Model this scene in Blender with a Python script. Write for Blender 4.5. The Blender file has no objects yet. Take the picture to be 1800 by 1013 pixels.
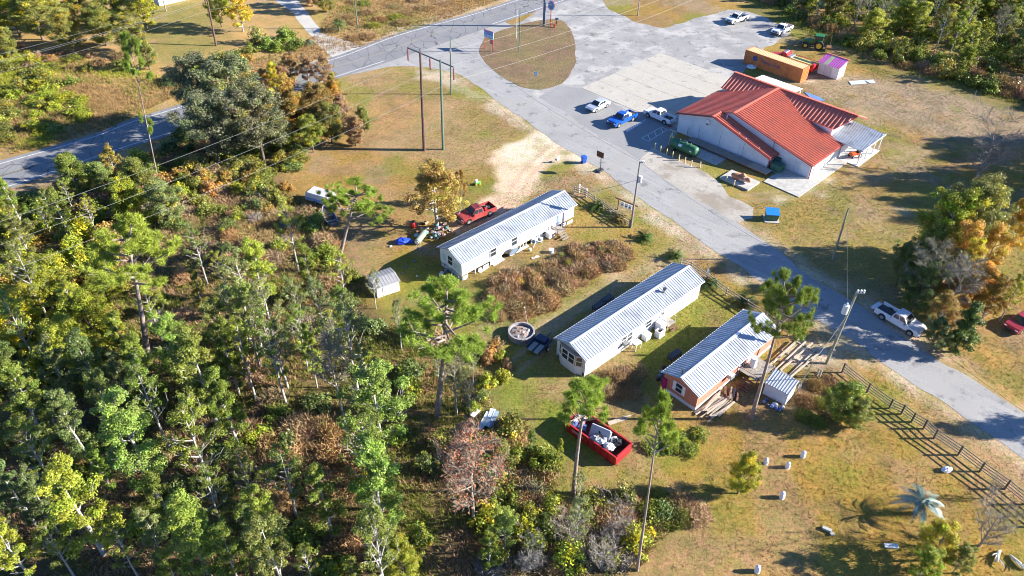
import bpy, bmesh, math, random
import numpy as np
from mathutils import Vector, Matrix

# ------------------------------------------------------------------ camera, sky, sun, exposure
SC = bpy.context.scene
COL = SC.collection
CAM_H, CAM_F, CAM_P, CAM_R = 59.27, 1348.2, math.radians(39.25), 0.014736
cd = bpy.data.cameras.new('camera'); cam = bpy.data.objects.new('camera', cd); COL.objects.link(cam)
cd.sensor_width = 36.0; cd.lens = CAM_F / 1800 * 36; cd.clip_start = 0.5; cd.clip_end = 8000
cam.matrix_world = Matrix.Translation((0, 0, CAM_H)) @ Matrix.Rotation(math.pi / 2 - CAM_P, 4, 'X') @ Matrix.Rotation(CAM_R, 4, 'Z')
SC.camera = cam
SUN_EL, SUN_AZ = math.radians(22.3), math.radians(1.5)          # azimuth measured from +X towards +Y
w = bpy.data.worlds.new('World'); SC.world = w; w.use_nodes = True
nt = w.node_tree
sky = nt.nodes.new('ShaderNodeTexSky'); sky.sky_type = 'NISHITA'; sky.sun_disc = False
sky.sun_elevation = SUN_EL; sky.sun_rotation = math.pi / 2 - SUN_AZ
sky.air_density = 1.0; sky.dust_density = 0.1; sky.ozone_density = 4.0
bg = nt.nodes['Background']; bg.inputs['Strength'].default_value = 0.06
tn = nt.nodes.new('ShaderNodeMix'); tn.data_type = 'RGBA'; tn.blend_type = 'MULTIPLY'; tn.inputs[0].default_value = 1; tn.inputs[7].default_value = (.75, .96, 1.26, 1)      # the deep blue of a dry winter sky, the same all over
nt.links.new(sky.outputs[0], tn.inputs[6]); nt.links.new(tn.outputs[2], bg.inputs[0])
sl = bpy.data.lights.new('sun', 'SUN'); sl.energy = 5.0; sl.angle = math.radians(0.5); sl.color = (1.0, 0.935, 0.83)
so = bpy.data.objects.new('sun', sl); COL.objects.link(so)
sd = Vector((math.cos(SUN_EL) * math.cos(SUN_AZ), math.cos(SUN_EL) * math.sin(SUN_AZ), math.sin(SUN_EL)))
so.rotation_euler = (-sd).to_track_quat('-Z', 'Y').to_euler(); so.location = (60, 90, 80)
SC.cycles.filter_width = 1.0
vs = SC.view_settings
vs.view_transform = 'Standard'; vs.look = 'None'; vs.gamma = 1.0; vs.use_curve_mapping = False; vs.exposure = 1.66

# ------------------------------------------------------------------ helpers
RNG = np.random.default_rng(7)
random.seed(11)

def at(u, v, z=0.0):
    """photo pixel (1800 wide) -> point on the horizontal plane at height z"""
    x = (u - 900) / CAM_F; y = (506.5 - v) / CAM_F
    c, s = math.cos(CAM_R), math.sin(CAM_R); x, y = c * x - s * y, s * x + c * y
    d = (x, math.cos(CAM_P) + y * math.sin(CAM_P), -math.sin(CAM_P) + y * math.cos(CAM_P))
    k = -(CAM_H - z) / d[2]
    return Vector((d[0] * k, d[1] * k, z))

def on_wall(u, v, o, ang):
    """photo pixel -> (distance along, height) on the vertical plane through o with heading ang"""
    p = at(u, v); r = p - Vector((0, 0, CAM_H)); n = Vector((-math.sin(ang), math.cos(ang), 0))
    k = n.dot(Vector((o[0], o[1], 0)) - Vector((0, 0, CAM_H))) / n.dot(r)
    q = Vector((0, 0, CAM_H)) + r * k
    return (q.x - o[0]) * math.cos(ang) + (q.y - o[1]) * math.sin(ang), q.z

def lin(r, g, b):
    f = lambda c: (c / 255 / 12.92) if c / 255 <= .04045 else ((c / 255 + .055) / 1.055) ** 2.4
    return (f(r), f(g), f(b))

MATS = {}
def mat(name, col, rough=0.7, var=0.18, scale=2.5, bump=0.0, metal=0.0, spec=0.5, col2=None, scale2=0.6, detail=4.0):
    """procedural principled: two scales of noise over the base colour, optional second (worn) colour"""
    if name in MATS: return MATS[name]
    m = bpy.data.materials.new(name); m.use_nodes = True; n = m.node_tree.nodes; l = m.node_tree.links
    p = n['Principled BSDF']; p.inputs['Roughness'].default_value = rough; p.inputs['Metallic'].default_value = metal
    p.inputs['Specular IOR Level'].default_value = spec
    tc = n.new('ShaderNodeTexCoord'); nz = n.new('ShaderNodeTexNoise'); nz.inputs['Scale'].default_value = scale; nz.inputs['Detail'].default_value = detail
    l.new(tc.outputs['Object'], nz.inputs['Vector'])
    r = n.new('ShaderNodeValToRGB'); e = r.color_ramp.elements
    e[0].position = .28; e[1].position = .72
    e[0].color = (*[c * (1 - var) for c in col], 1); e[1].color = (*[min(1, c * (1 + var)) for c in col], 1)
    l.new(nz.outputs[0], r.inputs[0]); out = r.outputs[0]
    if col2:
        n2 = n.new('ShaderNodeTexNoise'); n2.inputs['Scale'].default_value = scale2; n2.inputs['Detail'].default_value = 6
        l.new(tc.outputs['Object'], n2.inputs['Vector'])
        r2 = n.new('ShaderNodeValToRGB'); r2.color_ramp.elements[0].position = .5; r2.color_ramp.elements[1].position = .72
        l.new(n2.outputs[0], r2.inputs[0])
        mx = n.new('ShaderNodeMix'); mx.data_type = 'RGBA'; l.new(r2.outputs[0], mx.inputs[0]); l.new(out, mx.inputs[6]); mx.inputs[7].default_value = (*col2, 1)
        out = mx.outputs[2]
    l.new(out, p.inputs['Base Color'])
    if bump:
        b = n.new('ShaderNodeBump'); b.inputs['Strength'].default_value = bump; b.inputs['Distance'].default_value = .05
        l.new(nz.outputs[0], b.inputs['Height']); l.new(b.outputs[0], p.inputs['Normal'])
    MATS[name] = m
    return m

def leaf_mat(name, trans=0.3, rough=0.5, spec=0.25):
    """leaf colour = object colour x per-leaf tint"""
    m = bpy.data.materials.new(name); m.use_nodes = True; n = m.node_tree.nodes; l = m.node_tree.links
    p = n['Principled BSDF']; p.inputs['Roughness'].default_value = rough; p.inputs['Specular IOR Level'].default_value = spec
    oi = n.new('ShaderNodeObjectInfo'); a = n.new('ShaderNodeAttribute'); a.attribute_name = 'tint'
    mx = n.new('ShaderNodeMix'); mx.data_type = 'RGBA'; mx.blend_type = 'MULTIPLY'; mx.inputs[0].default_value = 1
    l.new(oi.outputs['Color'], mx.inputs[6]); l.new(a.outputs['Color'], mx.inputs[7])
    l.new(mx.outputs[2], p.inputs['Base Color'])
    t = n.new('ShaderNodeBsdfTranslucent'); l.new(mx.outputs[2], t.inputs[0])
    ms = n.new('ShaderNodeMixShader'); ms.inputs[0].default_value = trans
    l.new(p.outputs[0], ms.inputs[1]); l.new(t.outputs[0], ms.inputs[2]); l.new(ms.outputs[0], n['Material Output'].inputs[0])
    return m

class MB:
    """collects polygons; build() links them as ONE mesh object"""
    def __init__(s): s.v = []; s.f = []; s.m = []
    def face(s, pts, m=0):
        i = len(s.v); s.v += [tuple(p) for p in pts]; s.f.append(tuple(range(i, i + len(pts)))); s.m.append(m); return s
    def hexa(s, b, t, m=0):
        """b, t: bottom and top loops, counter-clockwise from above"""
        k = len(b); i = len(s.v); s.v += [tuple(p) for p in b] + [tuple(p) for p in t]
        s.f.append(tuple(i + j for j in reversed(range(k)))); s.f.append(tuple(i + k + j for j in range(k)))
        for j in range(k):
            q = (j + 1) % k; s.f.append((i + j, i + q, i + k + q, i + k + j))
        s.m += [m] * (k + 2); return s
    def box(s, c, d, rz=0.0, m=0, M=None):
        x, y, z = d[0] / 2, d[1] / 2, d[2] / 2; R = Matrix.Rotation(rz, 3, 'Z') if M is None else M; c = Vector(c)
        f = lambda zz: [c + R @ Vector(p) for p in ((-x, -y, zz), (x, -y, zz), (x, y, zz), (-x, y, zz))]
        return s.hexa(f(-z), f(z), m)
    def bar(s, p, q, wd, ht, m=0, up=(0, 0, 1)):
        p = Vector(p); q = Vector(q); d = (q - p).normalized(); a = Vector(up).cross(d)
        if a.length < 1e-4: a = Vector((1, 0, 0)).cross(d)
        a.normalize(); u = d.cross(a); a *= wd / 2; u *= ht / 2
        return s.hexa([p - a - u, p + a - u, p + a + u, p - a + u][::-1], [q - a - u, q + a - u, q + a + u, q - a + u][::-1], m)
    def prism(s, pts, z0, z1, m=0):
        return s.hexa([(p[0], p[1], z0) for p in pts], [(p[0], p[1], z1) for p in pts], m)
    def side(s, pts, y0, y1, m=0):
        """outline in (x, z) pushed from y0 to y1"""
        return s.hexa([(p[0], y0, p[1]) for p in pts], [(p[0], y1, p[1]) for p in pts], m)
    def path(s, pts, rad, n=6, m=0, cap=True):
        pts = [Vector(p) for p in pts]; i0 = len(s.v); k = len(pts)
        if not hasattr(rad, '__len__'): rad = [rad] * k
        for j, p in enumerate(pts):
            d = (pts[min(j + 1, k - 1)] - pts[max(j - 1, 0)]).normalized()
            a = d.cross(Vector((0, 0, 1))) if abs(d.z) < .95 else d.cross(Vector((1, 0, 0)))
            a.normalize(); b = d.cross(a)
            for q in range(n):
                t = 2 * math.pi * q / n; s.v.append(tuple(p + (a * math.cos(t) + b * math.sin(t)) * rad[j]))
        for j in range(k - 1):
            for q in range(n):
                r = (q + 1) % n; s.f.append((i0 + j * n + q, i0 + j * n + r, i0 + (j + 1) * n + r, i0 + (j + 1) * n + q)); s.m.append(m)
        if cap:
            s.f.append(tuple(i0 + q for q in reversed(range(n)))); s.f.append(tuple(i0 + (k - 1) * n + q for q in range(n))); s.m += [m, m]
        return s
    def cyl(s, p, q, r, n=14, m=0, r2=None): return s.path([p, q], [r, r if r2 is None else r2], n, m)
    def ball(s, c, r, m=0, nu=10, nv=6, jit=0.0, seed=0):
        rg = random.Random(seed); r = (r, r, r) if not hasattr(r, '__len__') else r; i0 = len(s.v)
        for a in range(nv + 1):
            ph = math.pi * a / nv
            for b in range(nu):
                t = 2 * math.pi * b / nu; k = 1 + rg.uniform(-jit, jit)
                s.v.append((c[0] + r[0] * k * math.sin(ph) * math.cos(t), c[1] + r[1] * k * math.sin(ph) * math.sin(t), c[2] + r[2] * k * math.cos(ph)))
        for a in range(nv):
            for b in range(nu):
                d = (b + 1) % nu; s.f.append((i0 + a * nu + b, i0 + (a + 1) * nu + b, i0 + (a + 1) * nu + d, i0 + a * nu + d)); s.m.append(m)
        return s
    def build(s, name, mats, parent=None, smooth=False, bevel=0.0):
        me = bpy.data.meshes.new(name); me.from_pydata(s.v, [], s.f)
        for m in (mats if isinstance(mats, (list, tuple)) else [mats]): me.materials.append(m)
        me.polygons.foreach_set('material_index', s.m)
        if smooth: me.polygons.foreach_set('use_smooth', [True] * len(me.polygons))
        me.update()
        o = bpy.data.objects.new(name, me); COL.objects.link(o)
        if parent: o.parent = parent
        if bevel:
            b = o.modifiers.new('bevel', 'BEVEL'); b.width = bevel; b.segments = 2; b.limit_method = 'ANGLE'; b.angle_limit = math.radians(40)
        return o

def tag(o, label=None, cat=None, group=None, kind=None):
    if label: o['label'] = label
    if cat: o['category'] = cat
    if group: o['group'] = group
    if kind: o['kind'] = kind
    return o

def thing(name, label, cat, loc=(0, 0, 0), rz=0.0, group=None):
    o = bpy.data.objects.new(name, None); COL.objects.link(o); o.empty_display_size = .3
    o.location = loc; o.rotation_euler = (0, 0, rz)
    return tag(o, label, cat, group)

def copy_tree(o, parent=None):
    c = o.copy(); COL.objects.link(c)
    if parent: c.parent = parent
    for ch in o.children: copy_tree(ch, c)
    return c

def raw_mesh(name, V, F, mats, tint=None, midx=None, smooth=False):
    """V (n,3), F (m,k) numpy; tint (m,3) colour of each face"""
    me = bpy.data.meshes.new(name); k = F.shape[1]
    me.vertices.add(len(V)); me.vertices.foreach_set('co', V.astype(np.float32).ravel())
    me.loops.add(F.size); me.loops.foreach_set('vertex_index', F.astype(np.int32).ravel())
    me.polygons.add(len(F)); me.polygons.foreach_set('loop_start', np.arange(0, F.size, k, dtype=np.int32))
    for m in mats: me.materials.append(m)
    if midx is not None: me.polygons.foreach_set('material_index', midx.astype(np.int32))
    if tint is not None:
        a = me.color_attributes.new('tint', 'FLOAT_COLOR', 'CORNER')
        t = np.repeat(np.c_[tint, np.ones(len(tint))], k, axis=0); a.data.foreach_set('color', t.astype(np.float32).ravel())
    if smooth: me.polygons.foreach_set('use_smooth', np.ones(len(F), bool))
    me.update(); me.validate()
    return me

def vnoise(x, y, sc, seed):
    """smooth value noise 0..1 for numpy coordinates"""
    g = np.random.default_rng(seed).random((256, 256)); x = x * sc; y = y * sc
    xi = np.floor(x).astype(int); yi = np.floor(y).astype(int); fx = x - xi; fy = y - yi
    fx = fx * fx * (3 - 2 * fx); fy = fy * fy * (3 - 2 * fy); G = lambda a, b: g[a % 256, b % 256]
    return (G(xi, yi) * (1 - fx) + G(xi + 1, yi) * fx) * (1 - fy) + (G(xi, yi + 1) * (1 - fx) + G(xi + 1, yi + 1) * fx) * fy

def fbm(x, y, sc, seed, o=4): return sum(vnoise(x, y, sc * 2 ** i, seed + i) * .5 ** i for i in range(o)) / sum(.5 ** i for i in range(o))

def inside(px, py, poly):
    r = np.zeros(px.shape, bool); j = len(poly) - 1
    for i in range(len(poly)):
        xi, yi = poly[i][0], poly[i][1]; xj, yj = poly[j][0], poly[j][1]
        c = ((yi > py) != (yj > py)); r ^= c & (px < (xj - xi) * (py - yi) / ((yj - yi) if yj != yi else 1e-9) + xi); j = i
    return r

def P(px): return [at(u, v) for u, v in px]

# ------------------------------------------------------------------ ground
def ground_mat():
    m = bpy.data.materials.new('ground'); m.use_nodes = True; n = m.node_tree.nodes; l = m.node_tree.links
    p = n['Principled BSDF']; p.inputs['Roughness'].default_value = .95; p.inputs['Specular IOR Level'].default_value = .1
    a = n.new('ShaderNodeAttribute'); a.attribute_name = 'tint'
    tc = n.new('ShaderNodeTexCoord')
    def noise(sc, det, rough=.6):
        z = n.new('ShaderNodeTexNoise'); z.inputs['Scale'].default_value = sc; z.inputs['Detail'].default_value = det; z.inputs['Roughness'].default_value = rough
        l.new(tc.outputs['Object'], z.inputs['Vector']); return z
    def ramp(src, c0, c1, p0=.3, p1=.7):
        r = n.new('ShaderNodeValToRGB'); r.color_ramp.elements[0].position = p0; r.color_ramp.elements[1].position = p1
        r.color_ramp.elements[0].color = (*c0, 1); r.color_ramp.elements[1].color = (*c1, 1); l.new(src, r.inputs[0]); return r.outputs[0]
    def mul(x, y):
        k = n.new('ShaderNodeMix'); k.data_type = 'RGBA'; k.blend_type = 'MULTIPLY'; k.inputs[0].default_value = 1; l.new(x, k.inputs[6]); l.new(y, k.inputs[7]); return k.outputs[2]
    c = mul(a.outputs['Color'], ramp(noise(.35, 6, .7).outputs[0], (.74, .82, .78), (1.2, 1.12, 1.16)))
    c = mul(c, ramp(noise(3.2, 5, .75).outputs[0], (.62, .66, .62), (1.36, 1.3, 1.3), .32, .68))
    c = mul(c, ramp(noise(1.1, 5, .7).outputs[0], (.86, .98, .8), (1.14, 1.0, 1.1), .38, .62))
    l.new(c, p.inputs['Base Color'])
    b = n.new('ShaderNodeBump'); b.inputs['Strength'].default_value = .7; b.inputs['Distance'].default_value = .12
    z = noise(4.5, 4, .8); l.new(z.outputs[0], b.inputs['Height']); l.new(b.outputs[0], p.inputs['Normal'])
    return m

GM = ground_mat()
TAN, GREEN, BROWN, GREYB = (.335, .222, .085), (.18, .215, .035), (.25, .16, .08), (.3, .235, .165)
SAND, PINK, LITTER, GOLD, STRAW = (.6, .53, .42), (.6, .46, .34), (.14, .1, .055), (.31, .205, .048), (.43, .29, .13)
HW_U = [(-110, 318), (0, 288), (161, 242), (231, 215), (312, 190), (400, 160), (487, 132), (600, 100), (701, 62), (830, 26), (912, 0), (1000, -30), (1130, -80)]
HW_L = [(-90, 358), (17, 327), (121, 292), (245, 250), (332, 224), (430, 190), (600, 132), (677, 107), (780, 72), (879, 38), (954, 13), (992, 0), (1060, -24), (1190, -70)]
ROAD_L = [(677, 119), (734, 118), (798, 129), (835, 148), (878, 180), (939, 225), (985, 257), (1036, 286), (1093, 326), (1138, 360), (1180, 387), (1225, 417), (1284, 459), (1344, 500), (1392, 535), (1435, 562), (1492, 595), (1549, 636), (1616, 681), (1691, 730), (1741, 764), (1800, 806), (1930, 900)]
ROAD_R = [(902, 47), (868, 62), (852, 76), (846, 90), (850, 105), (868, 124), (902, 148), (950, 172), (1000, 203), (1060, 243), (1123, 282), (1200, 334), (1284, 384), (1334, 417), (1388, 458), (1435, 494), (1499, 531), (1545, 563), (1603, 602), (1650, 635), (1691, 657), (1729, 683), (1800, 728), (1950, 824)]

def smooth_line(pts, n=6):
    out = []
    for i in range(len(pts) - 1):
        p0 = pts[max(i - 1, 0)]; p1 = pts[i]; p2 = pts[i + 1]; p3 = pts[min(i + 2, len(pts) - 1)]
        for j in range(n):
            t = j / n; out.append(.5 * ((2 * p1) + (p2 - p0) * t + (2 * p0 - 5 * p1 + 4 * p2 - p3) * t * t + (3 * p1 - p0 - 3 * p2 + p3) * t ** 3))
    return out + [pts[-1]]
def shift(line, d):
    out = []
    for i, p in enumerate(line):
        t = line[min(i + 1, len(line) - 1)] - line[max(i - 1, 0)]; t.normalize(); out.append(p + Vector((-t.y, t.x, 0)) * d)
    return out

def make_ground():
    xs = np.arange(-96, 112, .5); ys = np.arange(12, 214, .5)
    far = np.array([25, 60, 140, 320, 800, 2200, 4200.])
    X1 = np.r_[xs[0] - far[::-1], xs, xs[-1] + far]; Y1 = np.r_[ys[0] - far[::-1], ys, ys[-1] + far]
    X, Y = np.meshgrid(X1, Y1); C = np.empty(X.shape + (3,)); C[:] = TAN
    wob = fbm(X, Y, .25, 3) - .5; wob2 = fbm(X, Y, .07, 30) - .5
    def paint(poly, col, soft=2.0, amt=1.0, w=1.0):
        nonlocal C
        q = np.array([(p.x, p.y) for p in P(poly)])
        M = inside(X + wob * 5 * w, Y + (fbm(X, Y, .25, 9) - .5) * 5 * w, q).astype(float)
        k = max(1, int(soft / .5)); ker = np.ones(2 * k + 1) / (2 * k + 1)
        M = np.apply_along_axis(lambda r: np.convolve(r, ker, 'same'), 0, M); M = np.apply_along_axis(lambda r: np.convolve(r, ker, 'same'), 1, M)
        M = np.clip(M * (1 + wob * 2.2 * w), 0, 1) * amt
        C = C * (1 - M[..., None]) + np.array(col) * M[..., None]
    def blotch(col, sc, seed, th, amt, poly=None):
        nonlocal C
        M = np.clip((fbm(X, Y, sc, seed) - th) * 9, 0, 1) * amt
        if poly: M *= inside(X, Y, np.array([(p.x, p.y) for p in P(poly)]))
        C = C * (1 - M[..., None]) + np.array(col) * M[..., None]
    blotch(BROWN, .06, 51, .5, .7); blotch(GREEN, .05, 61, .54, .65); blotch(GOLD, .1, 71, .5, .6); blotch(GREYB, .2, 81, .56, .6)
    # beyond the highway, scrub and straw-coloured grass
    paint([(-300, 420), (-100, 330), (0, 280), (160, 235), (310, 180), (480, 125), (600, 92), (700, 55), (830, 18), (910, -10), (1010, -120), (-500, -160)], STRAW, 2, .7)
    paint([(-200, 60), (60, 95), (150, 150), (190, 200), (90, 240), (-150, 290)], (.17, .13, .05), 3, .8)
    paint([(200, 10), (360, 0), (400, 90), (300, 110), (230, 70)], (.22, .2, .06), 3, .8)
    # woods floor
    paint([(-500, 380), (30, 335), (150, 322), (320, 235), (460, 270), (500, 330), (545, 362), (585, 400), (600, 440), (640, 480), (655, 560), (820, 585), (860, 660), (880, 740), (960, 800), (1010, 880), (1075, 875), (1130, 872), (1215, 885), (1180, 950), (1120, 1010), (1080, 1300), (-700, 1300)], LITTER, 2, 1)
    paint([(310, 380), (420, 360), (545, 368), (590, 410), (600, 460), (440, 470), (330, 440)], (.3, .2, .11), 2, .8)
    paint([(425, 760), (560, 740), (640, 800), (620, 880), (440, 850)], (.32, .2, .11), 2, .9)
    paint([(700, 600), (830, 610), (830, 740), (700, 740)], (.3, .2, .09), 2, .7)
    # corner lawn by the tall poles
    paint([(600, 140), (690, 122), (760, 122), (840, 160), (930, 225), (880, 280), (800, 300), (640, 260), (600, 190)], (.335, .235, .125), 2, .95)
    paint([(640, 175), (720, 165), (770, 190), (720, 230), (660, 240)], (.36, .22, .095), 2, .6)
    paint([(690, 140), (790, 130), (830, 165), (740, 175)], (.22, .185, .06), 1.5, .6)
    paint([(820, 175), (900, 205), (930, 240), (880, 250), (830, 215)], (.25, .19, .06), 1.5, .7)
    # bare shoulders along the side road
    for a in (ROAD_L, ROAD_R):
        for i in range(len(a) - 1):
            (u0, v0), (u1, v1) = a[i], a[i + 1]
            if u0 < 690: continue
            off = 1 if a is ROAD_L else -1
            k = .35 if a is ROAD_R and u0 < 1330 else 1
            n = Vector((-(v1 - v0), (u1 - u0))).normalized() * off * k
            d = 15 + 14 * (v0 / 1000)
            paint([(u0, v0), (u1, v1), (u1 + n.x * d * .9, v1 + n.y * d * .9), (u0 + n.x * d, v0 + n.y * d)], (.5, .42, .32), .8, .85)
    paint([(450, 158), (600, 105), (700, 66), (830, 29), (905, 3), (900, -9), (700, 50), (600, 88), (460, 140)], (.45, .37, .27), .6, .8)
    paint([(-50, 345), (120, 300), (330, 232), (330, 244), (120, 315), (-50, 365)], (.4, .31, .2), .6, .6)
    # lawns round the trailers
    paint([(830, 490), (1010, 395), (1100, 400), (1010, 430), (860, 520)], GREEN, 1.6, .55)
    paint([(830, 480), (880, 470), (870, 540), (830, 530)], GREEN, 1.6, .6)
    paint([(880, 640), (1020, 560), (1160, 500), (1180, 480), (1060, 500), (930, 590), (860, 640)], GREEN, 1.6, .5)
    paint([(860, 640), (1000, 660), (1200, 560), (1240, 520), (1290, 560), (1170, 640), (1140, 740), (880, 740)], GREEN, 2, .7)
    paint([(1230, 520), (1300, 540), (1180, 620), (1130, 620)], (.2, .17, .045), 2, .7)
    paint([(930, 730), (1160, 740), (1250, 800), (1230, 870), (1060, 870), (960, 800)], (.19, .22, .035), 2, .9)
    paint([(1060, 870), (1300, 760), (1480, 750), (1640, 770), (1800, 900), (1900, 1100), (1120, 1100), (1140, 1000), (1230, 880)], GOLD, 2, .9)
    paint([(1140, 900), (1330, 860), (1300, 1000), (1120, 1020)], (.23, .21, .05), 2, .6)
    paint([(1620, 690), (1800, 820), (1800, 900), (1740, 860), (1560, 730)], (.38, .25, .12), 1.2, .7)
    paint([(1290, 345), (1460, 310), (1800, 340), (1800, 480), (1500, 500), (1320, 400)], (.3, .22, .075), 2.5, .8)
    paint([(1470, 340), (1600, 360), (1600, 400), (1480, 400)], (.3, .22, .11), 2, .7)
    paint([(1410, 130), (1560, 140), (1800, 190), (1900, 260), (1700, 250), (1500, 200), (1420, 160)], GREYB, 2.5, .9)
    paint([(1640, 640), (1800, 720), (1900, 700), (1900, 600), (1640, 600)], (.34, .23, .07), 2, .8)
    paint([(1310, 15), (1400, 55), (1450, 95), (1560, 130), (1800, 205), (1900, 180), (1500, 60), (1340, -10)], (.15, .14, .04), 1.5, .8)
    paint([(1395, 133), (1440, 140), (1420, 152), (1390, 148)], SAND, .6, .9)
    paint([(1310, 318), (1500, 330), (1400, 352), (1330, 345)], (.2, .19, .05), 1.2, .7)
    for (u, v, r) in [(1460, 322, 10), (1420, 335, 12), (1500, 270, 8), (1385, 352, 10), (1450, 348, 8), (1590, 365, 10)]:
        paint([(u - r, v - r * .4), (u + r, v - r * .4), (u + r, v + r * .4), (u - r, v + r * .4)], SAND, .5, .6)
    # late patches over every lawn, and worn wheel tracks
    lawn = [(560, 140), (700, 125), (830, 140), (930, 228), (1010, 300), (1190, 395), (1440, 570), (1830, 840), (1830, 1060), (1120, 1060), (880, 740), (640, 500), (560, 300)]
    blotch((.2, .215, .036), .11, 91, .55, .55, lawn); blotch((.33, .215, .12), .16, 95, .57, .6, lawn); blotch((.22, .15, .075), .3, 98, .62, .5, lawn)
    back = [(1290, 330), (1300, 140), (1420, 60), (1830, 210), (1830, 720), (1500, 520)]
    blotch((.2, .195, .05), .13, 191, .55, .6, back); blotch((.34, .25, .15), .2, 195, .57, .6, back); blotch((.23, .165, .1), .3, 198, .62, .5, back)
    # sandy drive to the trailers
    paint([(1034, 290), (1000, 236), (950, 226), (905, 250), (872, 276), (864, 302), (880, 326), (862, 356), (800, 380), (760, 402), (800, 410), (860, 384), (905, 360), (940, 332), (964, 292), (1000, 274)], PINK, .8, 1)
    paint([(1034, 292), (1000, 238), (955, 230), (905, 255), (885, 280), (940, 290), (985, 275)], SAND, .8, .9)
    paint([(1120, 450), (1200, 428), (1235, 445), (1180, 462), (1100, 500), (1040, 540), (940, 610), (920, 605), (1010, 540)], (.4, .31, .2), 1.0, .75)
    paint([(1395, 612), (1440, 590), (1480, 610), (1440, 640), (1400, 630)], SAND, 1, .9)
    def track(px, wd, col, amt):
        l_ = smooth_line(P(px), 4)
        for s_ in (-.8, .8):
            q_ = shift(l_, s_); nonlocal_paint(q_, wd, col, amt)
    def nonlocal_paint(q_, wd, col, amt):
        nonlocal C
        D = np.full(X.shape, 99.)
        for i in range(len(q_) - 1):
            a, b = q_[i], q_[i + 1]; d = b - a; L2 = max(d.x ** 2 + d.y ** 2, 1e-6); t = np.clip(((X - a.x) * d.x + (Y - a.y) * d.y) / L2, 0, 1); D = np.minimum(D, np.hypot(X - a.x - t * d.x, Y - a.y - t * d.y))
        M = np.clip(1.2 - D / wd, 0, 1) * amt * (.5 + fbm(X, Y, .4, 77)); M = np.clip(M, 0, 1); C = C * (1 - M[..., None]) + np.array(col) * M[..., None]
    track([(985, 250), (930, 300), (900, 345), (850, 375), (790, 400)], .45, (.5, .36, .26), .8)
    track([(1240, 440), (1160, 470), (1060, 530), (960, 600), (900, 650)], .4, (.36, .28, .17), .7)
    track([(1440, 640), (1380, 740), (1290, 830), (1180, 900), (1130, 1010)], .4, (.21, .155, .06), .6)
    track([(1300, 350), (1420, 335), (1560, 300), (1640, 240), (1560, 180), (1450, 150)], .45, (.34, .26, .16), .55)
    track([(1640, 250), (1800, 300)], .4, (.36, .27, .16), .5)
    globals()['GROUND'] = (X1, Y1, C)
    nx, ny = len(X1), len(Y1); Z = np.zeros_like(X)
    V = np.c_[X.ravel(), Y.ravel(), Z.ravel()]
    I = np.arange(nx * ny).reshape(ny, nx); F = np.c_[I[:-1, :-1].ravel(), I[:-1, 1:].ravel(), I[1:, 1:].ravel(), I[1:, :-1].ravel()]
    me = bpy.data.meshes.new('ground'); k = 4
    me.vertices.add(len(V)); me.vertices.foreach_set('co', V.ravel()); me.loops.add(F.size); me.loops.foreach_set('vertex_index', F.astype(np.int32).ravel())
    me.polygons.add(len(F)); me.polygons.foreach_set('loop_start', np.arange(0, F.size, k, dtype=np.int32))
    a = me.color_attributes.new('tint', 'FLOAT_COLOR', 'POINT'); a.data.foreach_set('color', np.c_[C.reshape(-1, 3), np.ones(len(V))].astype(np.float32).ravel())
    me.materials.append(GM); me.update()
    o = bpy.data.objects.new('ground', me); COL.objects.link(o); tag(o, kind='structure')
make_ground()

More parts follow.
